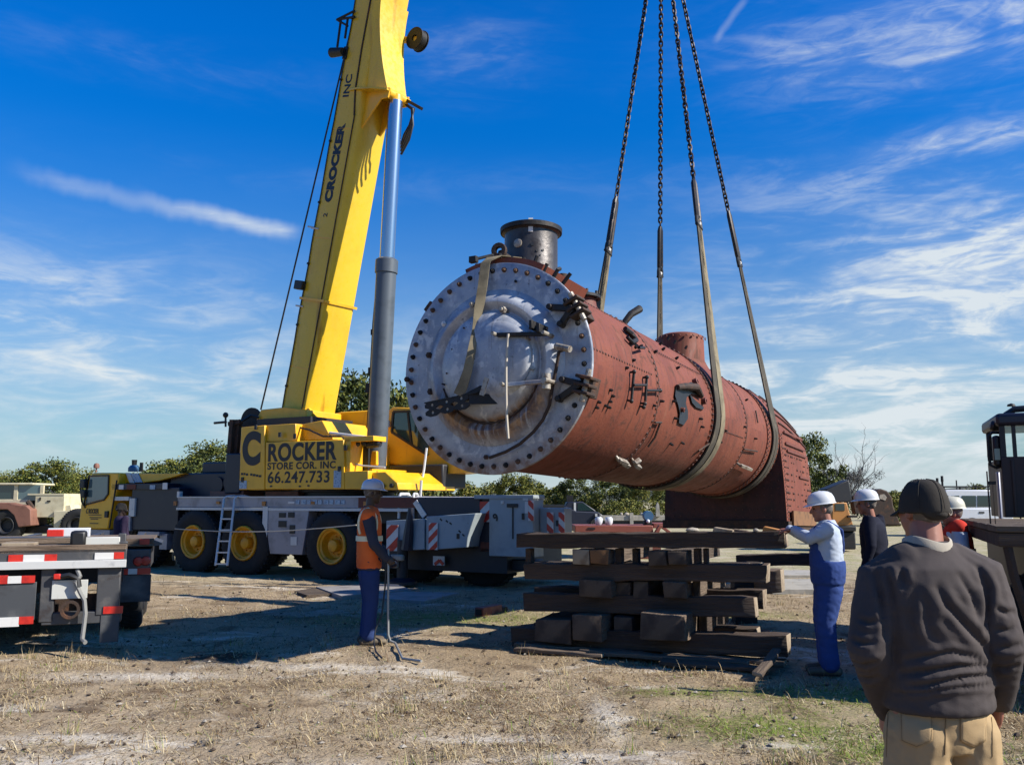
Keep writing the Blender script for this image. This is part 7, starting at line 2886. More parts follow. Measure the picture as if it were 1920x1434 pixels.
put_tree('bush', 3, 1690, 918, 75, 'low bush left of the black cap', 'bush', 'bushes along the edge of the field')
put_tree('bush', 3, 1850, 903, 90, 'small bush above the white vehicle roof', 'bush', 'bushes along the edge of the field')
# half bare tree right of the firebox
bt = thing('bare_tree', 'half bare grey-blue tree with fine twigs right of the firebox', 'tree', (at(1580, 900, 64).x, 64, -0.05))
rg = random.Random(5)
mb = MB()
hb = at(1580, 846, 64).z
mb.tube([(0, 0, -0.1), (0.05, 0, 0.5), (0.0, 0.1, 1.0)], [0.24, 0.19, 0.15], 8)
mb.build('trunk', BARK, bt)
mb = MB()
for k in range(17):
    a = 2 * math.pi * k / 17 + rg.uniform(-0.2, 0.2)
    rr = 2.4 * rg.uniform(0.45, 1.0)
    branchy(mb, V((0, 0, rg.uniform(0.7, 1.2))), V((rr * math.cos(a), rr * math.sin(a), hb * rg.uniform(0.55, 0.84) - 0.5 * (rr > 1.9))) , 0.05, rg, 3)
mb.build('branches', TWIG, bt)
cl = []
for k in range(34):
    a = rg.uniform(0, 6.28)
    rr = 2.5 * math.sqrt(rg.random())
    cl.append((rr * math.cos(a), rr * math.sin(a), hb * rg.uniform(0.40, 0.92) * (1.0 - 0.08 * rr), 0.5))
vs, fs, mi = leaf_cloud(cl, 150, 0.14, 44, (0.15, 0.3, 0.55, 0.0))
vs = vs.reshape(-1, 4, 3)
mid_ = vs.mean(1, keepdims=True)
ax_ = (vs[:, 2:3] - vs[:, 0:1])
vs[:, 1:2] = mid_ + (vs[:, 1:2] - mid_) * 0.22
vs[:, 3:4] = mid_ + (vs[:, 3:4] - mid_) * 0.22
mi = np.where(np.arange(len(mi)) % 9 == 0, 2, mi * 0 + 4)
place_mesh('crown', np_mesh('crown', vs.reshape(-1, 3), fs, LEAF + [TWIG], mi, smooth=False), bt)

# ------------------------------------------------------------------ people
SKIN_L = mat('light skin', (0.46, 0.235, 0.165), 0.55, 0, [((0.40, 0.17, 0.12), 9.0, 0.5, 0.75)])
SKIN_D = mat('dark skin', (0.060, 0.033, 0.024), 0.5)
SKIN_M = mat('weathered red skin', (0.34, 0.135, 0.085), 0.55, 0, [((0.26, 0.09, 0.06), 9.0, 0.5, 0.75)])


def cloth(name, c, c2, rough=0.9, sc=2.5):
    return mat(name, c, rough, 0, [(c2, sc, 0.42, 0.70), (tuple(x * 0.8 for x in c), 14.0, 0.55, 0.8)], (220.0, 0.25, 0.003), spec=0.2)


CL = {
    'fleece': cloth('charcoal fleece', (0.078, 0.064, 0.062), (0.060, 0.050, 0.049)),
    'khaki': cloth('tan work trousers', (0.46, 0.325, 0.175), (0.40, 0.275, 0.145)),
    'jeans': cloth('blue jeans', (0.030, 0.055, 0.165), (0.022, 0.042, 0.13)),
    'overall': cloth('bright blue overalls', (0.035, 0.070, 0.235), (0.025, 0.052, 0.19)),
    'shirt': cloth('pale blue shirt', (0.50, 0.56, 0.66), (0.40, 0.47, 0.60)),
    'navy': cloth('dark navy jacket', (0.010, 0.012, 0.026), (0.014, 0.016, 0.032)),
    'greysweat': cloth('dark grey sweatshirt', (0.055, 0.058, 0.080), (0.045, 0.046, 0.065)),
    'vest': cloth('orange safety vest', (1.0, 0.20, 0.045), (0.90, 0.15, 0.035)),
    'redvest': cloth('red safety vest', (0.60, 0.045, 0.025), (0.5, 0.03, 0.02)),
    'band': cloth('pale reflective band', (1.0, 0.92, 0.62), (0.9, 0.8, 0.55)),
    'purple': cloth('dark purple top', (0.045, 0.030, 0.060), (0.03, 0.02, 0.05)),
    'cap': cloth('dark brown cap', (0.038, 0.033, 0.028), (0.05, 0.045, 0.04)),
    'collar': cloth('pale fleece collar', (0.46, 0.41, 0.34), (0.34, 0.30, 0.24)),
}
M['boot'] = mat('dusty work boot', (0.10, 0.075, 0.05), 0.8, 0, [((0.2, 0.16, 0.11), 7.0, 0.5, 0.7)])
M['hatwhite'] = mat('white hard hat', (0.72, 0.73, 0.74), 0.3, 0, [((0.5, 0.5, 0.5), 6.0, 0.66, 0.8)], coat=0.3)
M['hatcream'] = mat('dirty cream hard hat', (0.58, 0.56, 0.46), 0.45, 0, [((0.2, 0.19, 0.14), 9.0, 0.6, 0.72)])
M['hair'] = mat('grey brown hair', (0.13, 0.105, 0.085), 0.8, 0, [((0.3, 0.27, 0.24), 30.0, 0.5, 0.7)])
M['eye'] = mat('eye', (0.03, 0.02, 0.015), 0.2)
M['glove'] = mat('dark glove', (0.03, 0.02, 0.018), 0.8)
M['galv'] = mat('galvanised bar', (0.42, 0.42, 0.40), 0.45, 0.5)
UP = V((0, 0, 1))


def folds(me, amp, seed, sc=(5.0, 5.0, 9.0), fine=0.45):
    """cloth folds: broad ridged creases plus small sharp ones, along the normals"""
    co, no = verts_of(me), normals_of(me)
    w = vnoise(co * 3.0, 1.0, seed + 9, 2)[:, None] * 1.1
    # slanting the lattice makes the creases run diagonally, as pulled cloth does
    sl = np.stack([co[:, 0] + 0.45 * co[:, 2], co[:, 1] + 0.3 * co[:, 2], co[:, 2] - 0.5 * co[:, 0]], 1)
    n1 = 1.0 - 2.2 * np.abs(vnoise(sl * np.array(sc) + w, 1.0, seed, 2)) ** 0.8
    sl2 = np.stack([co[:, 0] - 0.5 * co[:, 2], co[:, 1], co[:, 2] + 0.5 * co[:, 0]], 1)
    n2 = 1.0 - 2.2 * np.abs(vnoise(sl2 * np.array(sc) * np.array([1.9, 1.9, 2.8]) + w * 2, 1.0, seed + 4, 2)) ** 0.7
    gate = np.clip(0.55 + 0.9 * vnoise(co * 2.2, 1.0, seed + 17, 2), 0.1, 1.2)
    d = amp * (0.75 * n1 + fine * n2) * gate
    set_verts(me, co + no * d[:, None])
    return me


def head_mesh(mb, c, f, r, u, k=1.0):
    """head with jaw, nose, brow, lips, ears; c centre, f face direction, r right, u up"""
    P = lambda a, b, d: c + r * (a * k) + f * (b * k) + u * (d * k)
    ax = (r, f, u)
    mb.ball(P(0, -0.012, 0.030), (0.076 * k, 0.098 * k, 0.098 * k), 16, 0, ax)
    mb.ball(P(0, 0.030, -0.030), (0.064 * k, 0.070 * k, 0.085 * k), 14, 0, ax)
    mb.limb([P(0, 0.02, -0.05), P(0, 0.066, -0.098)], [(0.056 * k, 0.05 * k), (0.030 * k, 0.026 * k)], r, n=12)
    mb.limb([P(0, 0.088, 0.020), P(0, 0.108, -0.012), P(0, 0.112, -0.024)], [0.009 * k, 0.013 * k, 0.015 * k], r, n=8)
    mb.ball(P(0, 0.074, 0.032), (0.052 * k, 0.020 * k, 0.012 * k), 10, 0, ax)
    mb.ball(P(0, 0.090, -0.055), (0.024 * k, 0.012 * k, 0.009 * k), 10, 0, ax)
    mb.ball(P(0, 0.086, -0.070), (0.022 * k, 0.012 * k, 0.008 * k), 10, 0, ax)
    for s in (-1, 1):
        mb.ball(P(s * 0.076, -0.012, -0.008), (0.012 * k, 0.020 * k, 0.033 * k), 10, 0, ax)
        mb.ball(P(s * 0.040, 0.066, -0.015), (0.022 * k, 0.020 * k, 0.018 * k), 8, 0, ax)


def hand_mesh(mb, w, d, n, t, curl=0.6, k=1.0, spread=0.0):
    """hand at wrist w: d along the fingers, n the way the palm faces, t the thumb side"""
    d, n, t = d.normalized(), n.normalized(), t.normalized()
    mb.limb([w - d * 0.03 * k, w + d * 0.02 * k, w + d * 0.06 * k, w + d * 0.088 * k], [(0.026 * k, 0.021 * k), (0.033 * k, 0.018 * k), (0.041 * k, 0.015 * k), (0.038 * k, 0.013 * k)], t, n=10)
    for o, L in ((0.029, 0.072), (0.010, 0.082), (-0.010, 0.076), (-0.029, 0.060)):
        p = w + d * 0.082 * k + t * (o * k)
        pts, dd = [p - d * 0.02 * k], d + t * (spread * o * 8)
        ang = 0.0
        pts.append(p)
        for q, seg in enumerate((0.45, 0.32, 0.26)):
            ang += curl * (0.75 if q == 0 else 1.0)
            e = (d * math.cos(ang) + n * math.sin(ang) + t * (spread * o * 6)).normalized()
            p = p + e * (L * seg * k)
            pts.append(p)
        mb.limb(pts, [0.0095 * k, 0.0095 * k, 0.009 * k, 0.0085 * k, 0.0075 * k], t, n=8)
    b = w + d * 0.020 * k + t * 0.028 * k
    q1 = b + (d * 0.55 + t * 0.75 + n * 0.35).normalized() * 0.036 * k
    q2 = q1 + (d * 0.85 + t * 0.30 + n * 0.40 * (1 + curl)).normalized() * 0.030 * k
    q3 = q2 + (d * 0.85 - t * 0.1 + n * 0.5 * (1 + curl)).normalized() * 0.026 * k
    mb.limb([b - t * 0.012 * k, b, q1, q2, q3], [0.015 * k, 0.015 * k, 0.012 * k, 0.0105 * k, 0.009 * k], n, n=8)


def hard_hat(c, f, r, u, parent, m='hatwhite', k=1.0, brim_all=0.007):
    P = lambda a, b, d: c + r * (a * k) + f * (b * k) + u * (d * k)
    mb = MB()
    n = 28
    prof = [(0.118, 0.002), (0.117, 0.03), (0.112, 0.06), (0.098, 0.092), (0.070, 0.115), (0.035, 0.126), (0.001, 0.128)]
    rings = []
    for rr, h in prof:
        rings.append((P(0, 0, h), r, f, rr * 0.94 * k, rr * 1.14 * k))
    mb.loft(rings, 0, n)
    hat = mb.build('hard_hat', M[m], parent, sharp=60)
    mb = MB()
    out = []
    vs, fs = [], []
    for i in range(n):
        a = 2 * math.pi * i / n
        fr = max(0.0, math.sin(a)) ** 2
        for (q, z) in ((0.0, 0.0), (brim_all + 0.042 * fr, -0.010 * fr - 0.002), (brim_all + 0.042 * fr, -0.010 * fr + 0.004), (0.0, 0.010)):
            vs.append(P((0.111 + q * 0.9) * math.cos(a), (0.134 + q) * math.sin(a), z))
    for i in range(n):
        for j in range(4):
            fs.append((i * 4 + j, i * 4 + (j + 1) % 4, ((i + 1) % n) * 4 + (j + 1) % 4, ((i + 1) % n) * 4 + j))
    mb.add(vs, fs)
    mb.build('brim', M[m], hat, sharp=50)
    mb = MB()
    mb.limb([P(0, 0.125, 0.035), P(0, 0.09, 0.102), P(0, 0.0, 0.128), P(0, -0.09, 0.102), P(0, -0.125, 0.035)], [(0.014 * k, 0.005 * k)] * 5, r, n=8)
    mb.build('crest', M[m], hat)
    return hat


def build_person(label, J, face, look=None, skin=SKIN_L, top='fleece', pants='jeans', hat='hard', hatm='hatwhite', hands=(), chest=1.0, belly=1.0, group=None,
                 jacket_hem=0.10, vox=0.012, fold=0.010, seed=1, sleeve=1.0, leg=1.0, head_k=1.0, vest=None, bib=False, head_up=None):
    """J: world joints.  head neck shl shr ell elr wrl wrr hip knl knr anl anr"""
    f = V(face).normalized()
    r = f.cross(UP).normalized()
    lf = V(look or face).normalized()
    foot = (J['anl'] + J['anr']) / 2
    org = V((foot.x, foot.y, gz(foot.x, foot.y)))
    root = thing('person', label, 'person', org, 0, group)
    L = {k: V(v) - org for k, v in J.items()}
    hip, neck = L['hip'], L['neck']
    up = (neck - hip).normalized()

    def ring(t, rx, ry, fo=0.0):
        return (hip.lerp(neck, t) + f * fo, r, f, rx, ry)

    # the body: one continuous surface
    mb = MB()
    hu = (head_up and V(head_up).normalized()) or (UP - lf * lf.z * 0.5).normalized()
    hr = lf.cross(hu).normalized()
    hu = hr.cross(lf).normalized()
    head_mesh(mb, L['head'], lf, hr, hu, head_k)
    mb.limb([neck - up * 0.06, L['head'] - hu * 0.05 - lf * 0.015], [0.060, 0.054], r, n=12)
    mb.loft([ring(-0.10, 0.11, 0.08), ring(0.0, 0.14, 0.10), ring(0.35, 0.125, 0.09), ring(0.72, 0.115, 0.08), ring(0.92, 0.10, 0.065), ring(1.0, 0.055, 0.05)], n=16)
    for s in ('l', 'r'):
        mb.limb([hip.lerp(L['sh' + s], 0.86), L['sh' + s], L['el' + s], L['wr' + s]], [0.035, 0.040, 0.036, 0.029], r, n=10)
        sgn = -1 if s == 'l' else 1
        hp = hip + r * (0.085 * sgn)
        mb.limb([hp, L['kn' + s], L['an' + s]], [0.085, 0.055, 0.040], r, n=12)
    for (s, d, n_, t_, curl, kk) in hands:
        hand_mesh(mb, L['wr' + s], V(d), V(n_), V(t_), curl, kk)
    me = remeshed(mb, 0.0065, 3, 'body', skin)
    place_mesh('body', me, root)
    for s in (-1, 1):
        for nm, a, b, d, rr in (('eye', 0.031, 0.079, 0.010, 0.010),):
            m2 = MB()
            m2.ball(L['head'] + hr * (a * s * head_k) + lf * (b * head_k) + hu * (d * head_k), rr * head_k, 8)
            m2.build('eye', M['eye'], root)
    # trousers
    mb = MB()
    mb.loft([ring(-0.20, 0.13, 0.11), ring(-0.10, 0.165 * belly, 0.125 * belly), ring(0.0, 0.168 * belly, 0.128 * belly), ring(0.05, 0.160 * belly, 0.120 * belly), ring(0.16, 0.145 * belly, 0.105 * belly)], n=20)
    if bib:
        mb.loft([ring(0.0, 0.182 * belly, 0.142 * belly), ring(0.15, 0.186 * belly, 0.146 * belly), ring(0.30, 0.184 * belly, 0.145 * belly), ring(0.36, 0.180 * belly, 0.142 * belly)], n=22)
        mb.loft([ring(0.25, 0.165 * belly, 0.10 * belly, 0.058), ring(0.50, 0.160 * chest, 0.10 * belly, 0.062), ring(0.70, 0.125 * chest, 0.075 * chest, 0.075)], n=20)
        for s in (-1, 1):
            mb.limb([ring(0.5, 0, 0)[0] + r * (0.09 * s) + f * 0.13 * chest, ring(0.90, 0, 0)[0] + r * (0.09 * s) + f * 0.11, ring(1.0, 0, 0)[0] + r * (0.09 * s), ring(0.86, 0, 0)[0] + r * (0.08 * s) - f * 0.125 * chest, ring(0.5, 0, 0)[0] + r * (0.06 * s) - f * 0.135 * chest], [(0.022, 0.016)] * 5, r, n=8)
    for s in ('l', 'r'):
        sgn = -1 if s == 'l' else 1
        hp = hip + r * (0.088 * sgn) - up * 0.06
        kn, an = L['kn' + s], L['an' + s]
        mb.limb([hp, hp.lerp(kn, 0.5), kn, kn.lerp(an, 0.5), an.lerp(kn, 0.02)], [(0.097 * leg, 0.118 * leg), (0.094 * leg, 0.105 * leg), (0.080 * leg, 0.086 * leg), (0.076 * leg, 0.080 * leg), (0.078 * leg, 0.085 * leg)], r, n=14)
    me = remeshed(mb, vox, 3, 'trousers', CL[pants])
    folds(me, fold * 0.85, seed + 3, (5.0, 5.0, 7.5), 0.6)
    tr_o = place_mesh('trousers', me, root)
    # top
    mb = MB()
    hem = jacket_hem
    rings = [ring(0.18, 0.150 * belly, 0.110 * belly), ring(0.30, 0.165 * belly, 0.130 * belly)] if bib else [ring(hem - 0.05, 0.183 * belly, 0.142 * belly), ring(hem - 0.02, 0.190 * belly, 0.147 * belly), ring(hem + 0.06, 0.186 * belly, 0.142 * belly), ring(hem + 0.10, 0.193 * belly, 0.148 * belly), ring(0.30, 0.185 * belly, 0.142 * belly)]
    rings += [ring(0.5, 0.19 * chest, 0.14 * chest), ring(0.72, 0.198 * chest, 0.138 * chest), ring(0.86, 0.19 * chest, 0.12 * chest), ring(0.95, 0.13, 0.09), ring(1.02, 0.073, 0.072)]
    mb.loft(rings, n=22)
    for s in ('l', 'r'):
        sgn = -1 if s == 'l' else 1
        sh, e, w = L['sh' + s], L['el' + s], L['wr' + s]
        mb.limb([hip.lerp(neck, 0.86) + r * (0.08 * sgn), sh, sh.lerp(e, 0.5), e, e.lerp(w, 0.5), w], [0.085 * chest, 0.080 * sleeve, 0.070 * sleeve, 0.062 * sleeve, 0.055 * sleeve, 0.046 * sleeve], r, n=14)
    me = remeshed(mb, vox, 4, 'jacket', CL[top])
    folds(me, fold, seed)
    place_mesh('jacket', me, root)
    # vest over the top
    if vest:
        mb = MB()
        vr = [ring(hem - 0.02, 0.193 * belly, 0.150 * belly), ring(0.30, 0.196 * belly, 0.154 * belly), ring(0.5, 0.202 * chest, 0.152 * chest), ring(0.72, 0.196 * chest, 0.150 * chest), ring(0.86, 0.165 * chest, 0.132 * chest), ring(0.95, 0.125, 0.108), ring(0.99, 0.09, 0.09)]
        mb.loft(vr, n=22)
        for s in ('l', 'r'):
            mb.limb([hip.lerp(neck, 0.90) + r * (0.05 if s == 'r' else -0.05), L['sh' + s] + UP * 0.012 - (r * (0.012 if s == 'r' else -0.012))], [0.096, 0.092], r, n=12)
        me = remeshed(mb, vox, 3, 'vest', CL[vest])
        folds(me, 0.006, seed + 7)
        vo = place_mesh('vest', me, root)
        # reflective bands
        co = verts_of(me)
        mb = MB()
        t0, t1 = 0.44, 0.525
        def vring(t):
            q = (t - 0.30) / 0.2 if t < 0.5 else (t - 0.5) / 0.22
            a, b = (0.196 * belly, 0.154 * belly) if t < 0.5 else (0.202 * chest, 0.152 * chest)
            return a + 0.011, b + 0.011
        a, b = vring(t0)
        mb.loft([ring(t0, a - 0.02, b - 0.02), ring(t0, a, b), ring(t1, a, b), ring(t1, a - 0.02, b - 0.02)], n=40)
        mb.build('waist_band', CL['band'], vo, sharp=50)
        for s in ((-1, 1) if vest == 'vest' else ()):
            mb = MB()
            pts = []
            sc_ = L['shr' if s > 0 else 'shl']
            for q in range(13):
                an_ = R(-35 + 250 * q / 12)
                pts.append(sc_ - r * (0.010 * s) + f * (0.110 * math.cos(an_)) + UP * (-0.09 + 0.185 * math.sin(an_)) - UP * 0.0)
            mb.limb(pts, [(0.028, 0.014)] * 13, r, n=8)
            mb.build('arm_band', CL['band'], vo)
    # boots
    for s in ('l', 'r'):
        an = L['an' + s]
        z0 = gz(org.x + an.x, org.y + an.y) - org.z
        mb = MB()
        g = V((an.x, an.y, z0))
        mb.limb([g - f * 0.075 + UP * 0.045, g + f * 0.02 + UP * 0.05, g + f * 0.12 + UP * 0.042, g + f * 0.185 + UP * 0.038], [(0.040, 0.046), (0.044, 0.05), (0.050, 0.040), (0.042, 0.034)], r, n=12)
        mb.limb([g + UP * 0.05 - f * 0.03, g + UP * 0.16 - f * 0.02], [0.046, 0.05], r, n=12)
        bo = place_mesh('boot', remeshed(mb, 0.010, 2, 'boot', M['boot']), root)
        mb = MB()
        mb.loft([(g + f * 0.055 + UP * 0.002, r, f, 0.047, 0.150), (g + f * 0.055 + UP * 0.022, r, f, 0.049, 0.152)], n=20)
        mb.build('sole', M['black'], bo, sharp=50)
    # hair and hat
    mb = MB()
    mb.ball(L['head'] - lf * 0.020 * head_k + hu * 0.028 * head_k, (0.081 * head_k, 0.094 * head_k, 0.098 * head_k), 16, 0, (hr, lf, hu))
    mb.ball(L['head'] - lf * 0.052 * head_k - hu * 0.002 * head_k, (0.066 * head_k, 0.052 * head_k, 0.060 * head_k), 14, 0, (hr, lf, hu))
    place_mesh('hair', remeshed(mb, 0.009, 2, 'hair', M['hair']), root)
    if hat == 'hard':
        hard_hat(L['head'] + hu * 0.048 * head_k - lf * 0.004, lf, hr, hu, root, hatm, head_k * 1.02)
    elif hat == 'cap':
        mb = MB()
        c = L['head'] + hu * 0.03 * head_k - lf * 0.012
        P = lambda a, b, d: c + hr * (a * head_k) + lf * (b * head_k) + hu * (d * head_k)
        rings = []
        for t in range(9):
            q = t / 8
            an_ = q * math.pi / 2
            rings.append((P(0, -0.004 - 0.008 * q, -0.042 + 0.142 * math.sin(an_) * 1.0), hr, lf, max(0.003, 0.091 * math.cos(an_) ** 0.66) * head_k, max(0.003, 0.113 * math.cos(an_) ** 0.66) * head_k))
        mb.loft(rings, n=32)
        mb.ball(P(0, -0.075, -0.040), (0.066 * head_k, 0.034 * head_k, 0.034 * head_k), 12, 0, (hr, lf, hu))
        me = remeshed(mb, 0.006, 3, 'cap', CL['cap'])
        folds(me, 0.0035, 31, (14, 14, 10))
        co = place_mesh('cap', me, root)
        mb = MB()
        n = 14
        vs, fs = [], []
        for i in range(n + 1):
            a = R(-62 + 124 * i / n)
            for (q, z) in ((0.0, 0.0), (0.070 * math.cos(a) ** 0.6, -0.022), (0.070 * math.cos(a) ** 0.6, -0.016), (0.0, 0.008)):
                vs.append(P((0.088 + q * 0.1) * math.sin(a), 0.100 * math.cos(a) + q * 0.95, -0.030 + z))
        for i in range(n):
            for j in range(4):
                fs.append((i * 4 + j, i * 4 + (j + 1) % 4, i * 4 + 4 + (j + 1) % 4, i * 4 + 4 + j))
        fs += [(0, 1, 2, 3), tuple(n * 4 + q for q in (3, 2, 1, 0))]
        mb.add(vs, fs)
        mb.build('peak', CL['cap'], co, sharp=50)
        for k in range(6):
            mb = MB()
            a = 2 * math.pi * (k + 0.5) / 6
            pts = []
            for t in range(8):
                an_ = R(6 + 80 * t / 7)
                rr = math.cos(an_) ** 0.66
                pts.append(P(0.0922 * rr * math.cos(a), -0.010 + 0.1142 * rr * math.sin(a), -0.042 + 0.1432 * math.sin(an_)))
            mb.tube(pts, 0.0016 * head_k, 5)
            mb.build('cap_seam', CL['cap'], co)
        mb = MB()
        pts = [P(0.066 * math.sin(R(a)), -0.012 - 0.100 * math.cos(R(a)), -0.040 - 0.004 * math.cos(R(a))) for a in range(-42, 43, 12)]
        mb.limb(pts, [(0.009, 0.003)] * len(pts), hu, n=6)
        mb.build('cap_strap', CL['cap'], co)
        mb = MB()
        mb.lathe([(0.010, -0.002), (0.014, -0.002), (0.014, 0.003), (0.010, 0.003)], P(0.045, -0.098, -0.036), -lf + hr * 0.45, 14, close=True)
        mb.build('cap_buckle', M['boltsteel'], co)
    return root, L, f, r


def joints(foot, face, h=1.78, stance=0.20):
    """standing figure with the arms hanging"""
    f = V(face).normalized()
    r = f.cross(UP).normalized()
    k = h / 1.78
    g = V((foot[0], foot[1], gz(foot[0], foot[1])))
    J = {'head': g + UP * 1.655 * k + f * 0.015, 'neck': g + UP * 1.515 * k, 'hip': g + UP * 0.955 * k}
    for s, q in (('l', -1), ('r', 1)):
        J['sh' + s] = g + r * (0.195 * q) * k + UP * 1.435 * k
        J['el' + s] = g + r * (0.255 * q) * k + UP * 1.145 * k - f * 0.03
        J['wr' + s] = g + r * (0.265 * q) * k + UP * 0.90 * k + f * 0.05
        J['kn' + s] = g + r * (stance / 2 * q) + UP * 0.50 * k + f * 0.015
        J['an' + s] = g + r * (stance / 2 * q) + UP * 0.095 * k - f * 0.01
    return J, f, r


# --- man in the orange vest, in profile facing right
ft = on_ground(690, 1206)
face = V((0.95, 0.30, 0))
J, f, r = joints((ft.x, ft.y), face, 1.80, 0.17)
Yw = ft.y
J['head'] = at(699, 925, Yw)
J['neck'] = at(693, 950, Yw)
J['hip'] = at(692, 1064, Yw)
J['shr'] = at(690, 968, Yw - 0.19)
J['shl'] = at(697, 967, Yw + 0.18)
J['elr'] = at(701, 1020, Yw - 0.25)
J['wrr'] = at(724, 1046, Yw - 0.16)
J['ell'] = at(708, 1022, Yw + 0.24)
J['wrl'] = at(729, 1048, Yw + 0.05)
pw, L, f, r = build_person('man in orange safety vest and white hard hat holding a bent steel bar', J, face, V((0.96, 0.27, -0.05)), SKIN_D, 'greysweat', 'jeans', hands=(('r', f * 0.75 - UP * 0.6, -r, UP * 0.5 + f, 0.85, 1.0), ('l', f * 0.6 - UP * 0.75, r, UP * 0.5 + f, 0.85, 1.0)), vest='vest', jacket_hem=0.02, seed=2, chest=0.95, belly=0.97, fold=0.009)
b0, b1 = at(728, 1052, Yw - 0.12), at(727, 1195, Yw - 0.12)
mb = MB()
g1 = on_ground(727, 1222)
pts = [at(728, 1028, Yw - 0.1), b0, V((b1.x, b1.y, 0.30)), V((b1.x + 0.005, b1.y, 0.12)), V((b1.x + 0.03, b1.y, 0.05)), V((b1.x + 0.09, b1.y - 0.02, 0.03)), on_ground(755, 1234, 0.025), on_ground(790, 1239, 0.03)]
mb.tube(pts, 0.014, 10)
tag(mb.build('bent_bar', M['galv'], None, origin=pts[0]), 'long galvanised bar bent at the bottom, held upright by the man in the orange vest', 'bar')
mb = MB()
pts = [at(724, 1058, Yw - 0.13), at(722, 1100, Yw - 0.14), at(716, 1150, Yw - 0.16), at(704, 1180, Yw - 0.2), at(701, 1205, Yw - 0.25), on_ground(705, 1222, 0.02), on_ground(716, 1233, 0.02)]
mb.tube(pts, 0.010, 7)
tag(mb.build('loose_cord', M['black'], None, origin=pts[0]), 'thin black cord hanging down beside the legs of the man in the orange vest', 'cord')

# --- man in blue overalls reaching to the topmost timber
ft = on_ground(1553, 1263)
face = V((-0.97, 0.22, 0))
J, f, r = joints((ft.x, ft.y), face, 1.76, 0.20)
Yw = ft.y
J['head'] = at(1541, 954, Yw)
J['neck'] = at(1551, 977, Yw)
J['hip'] = at(1553, 1092, Yw)
J['shl'] = at(1553, 992, Yw - 0.19)
J['shr'] = at(1551, 991, Yw + 0.19)
J['ell'] = at(1519, 1009, Yw - 0.10)
J['wrl'] = at(1489, 993, Yw + 0.20)
J['elr'] = at(1512, 1008, Yw + 0.30)
J['wrr'] = at(1481, 992, Yw + 0.36)
build_person('man in blue overalls and pale shirt, white hard hat, both hands on the topmost timber', J, face, V((-0.96, 0.2, -0.12)), SKIN_M, 'shirt', 'overall', hands=(('l', f * 0.98 - UP * 0.05, -UP, r, 0.30, 1.0), ('r', f * 0.98 - UP * 0.05, -UP, -r, 0.30, 1.0)), bib=True, belly=1.14, chest=1.02, leg=1.10, seed=5, jacket_hem=0.04, fold=0.010)

# --- man in the dark jacket, half hidden
ft = (at(1636, 950, 10.6).x, 10.6)
face = V((-0.80, 0.60, 0))
J, f, r = joints(ft, face, 1.80)
J['head'] = at(1625, 945, 10.6)
J['neck'] = at(1634, 970, 10.6)
build_person('man in dark navy jacket and white hard hat standing behind the foreground man', J, face, V((-0.92, 0.38, -0.05)), SKIN_M, 'navy', 'navy', hands=(('l', -UP, r, f, 0.4, 1.0), ('r', -UP, -r, f, 0.4, 1.0)), seed=8, chest=1.05, belly=1.0, fold=0.008)

# --- man in the red vest, only head and shoulder showing
ft = (at(1797, 990, 9.4).x, 9.4)
face = V((-0.9, 0.42, 0))
J, f, r = joints(ft, face, 1.72)
J['head'] = at(1784, 962, 9.4)
J['neck'] = at(1791, 984, 9.4)
build_person('man in red safety vest and dirty cream hard hat beside the white vehicle', J, face, V((-0.95, 0.3, -0.05)), SKIN_M, 'shirt', 'jeans', hatm='hatcream', hands=(('l', -UP, r, f, 0.4, 1.0), ('r', -UP, -r, f, 0.4, 1.0)), vest='redvest', seed=11, fold=0.007, jacket_hem=0.04)

# --- stooping person by the crane cab
ft = (at(231, 960, 18.4).x, 18.4)
face = V((0.8, 0.6, 0))
J, f, r = joints(ft, face, 1.62)
J['head'] = at(229, 955, 18.4)
J['neck'] = at(226, 968, 18.4)
build_person('person in dark purple top and dark cap beside the crane cab', J, face, V((0.85, 0.5, -0.15)), SKIN_D, 'purple', 'navy', hat='cap', hands=(('l', f * 0.5 - UP, r, f, 0.5, 1.0), ('r', f * 0.5 - UP, -r, f, 0.5, 1.0)), seed=14, fold=0.006)

# --- big man in the foreground, seen from behind
Yf = 3.2
face = V((-0.16, 0.985, 0))
look = V((-0.27, 0.96, -0.03))
gx_, gy_ = at(1758, 1300, Yf).x, Yf
J, f, r = joints((gx_, gy_), face, 1.76, 0.26)
J['head'] = at(1727, 957, Yf + 0.04)
J['neck'] = at(1738, 1020, Yf)
J['hip'] = at(1762, 1335, Yf)
J['shl'] = at(1652, 1092, Yf + 0.02)
J['shr'] = at(1838, 1085, Yf - 0.02)
J['ell'] = at(1629, 1215, Yf - 0.05)
J['elr'] = at(1880, 1212, Yf - 0.06)
J['wrl'] = at(1664, 1325, Yf + 0.12)
J['wrr'] = at(1872, 1308, Yf + 0.06)
J['knl'] = V((J['hip'].x - 0.12, Yf, 0.50))
J['knr'] = V((J['hip'].x + 0.11, Yf + 0.02, 0.50))
J['anl'] = V((J['hip'].x - 0.14, Yf - 0.01, 0.09))
J['anr'] = V((J['hip'].x + 0.13, Yf - 0.01, 0.09))
pf, L, f, r = build_person('big man seen from behind in charcoal fleece, tan trousers and dark cap', J, face, look, SKIN_M, 'fleece', 'khaki', hat='cap', hands=(('l', -UP + f * 0.35 + r * 0.1, r, f, 0.75, 1.05), ('r', -UP + f * 0.25 - r * 0.15, -r, f, 0.80, 1.08)), chest=1.08, belly=1.0, sleeve=1.14, leg=1.06, seed=23, vox=0.007, fold=0.006, head_k=0.86, jacket_hem=0.075)
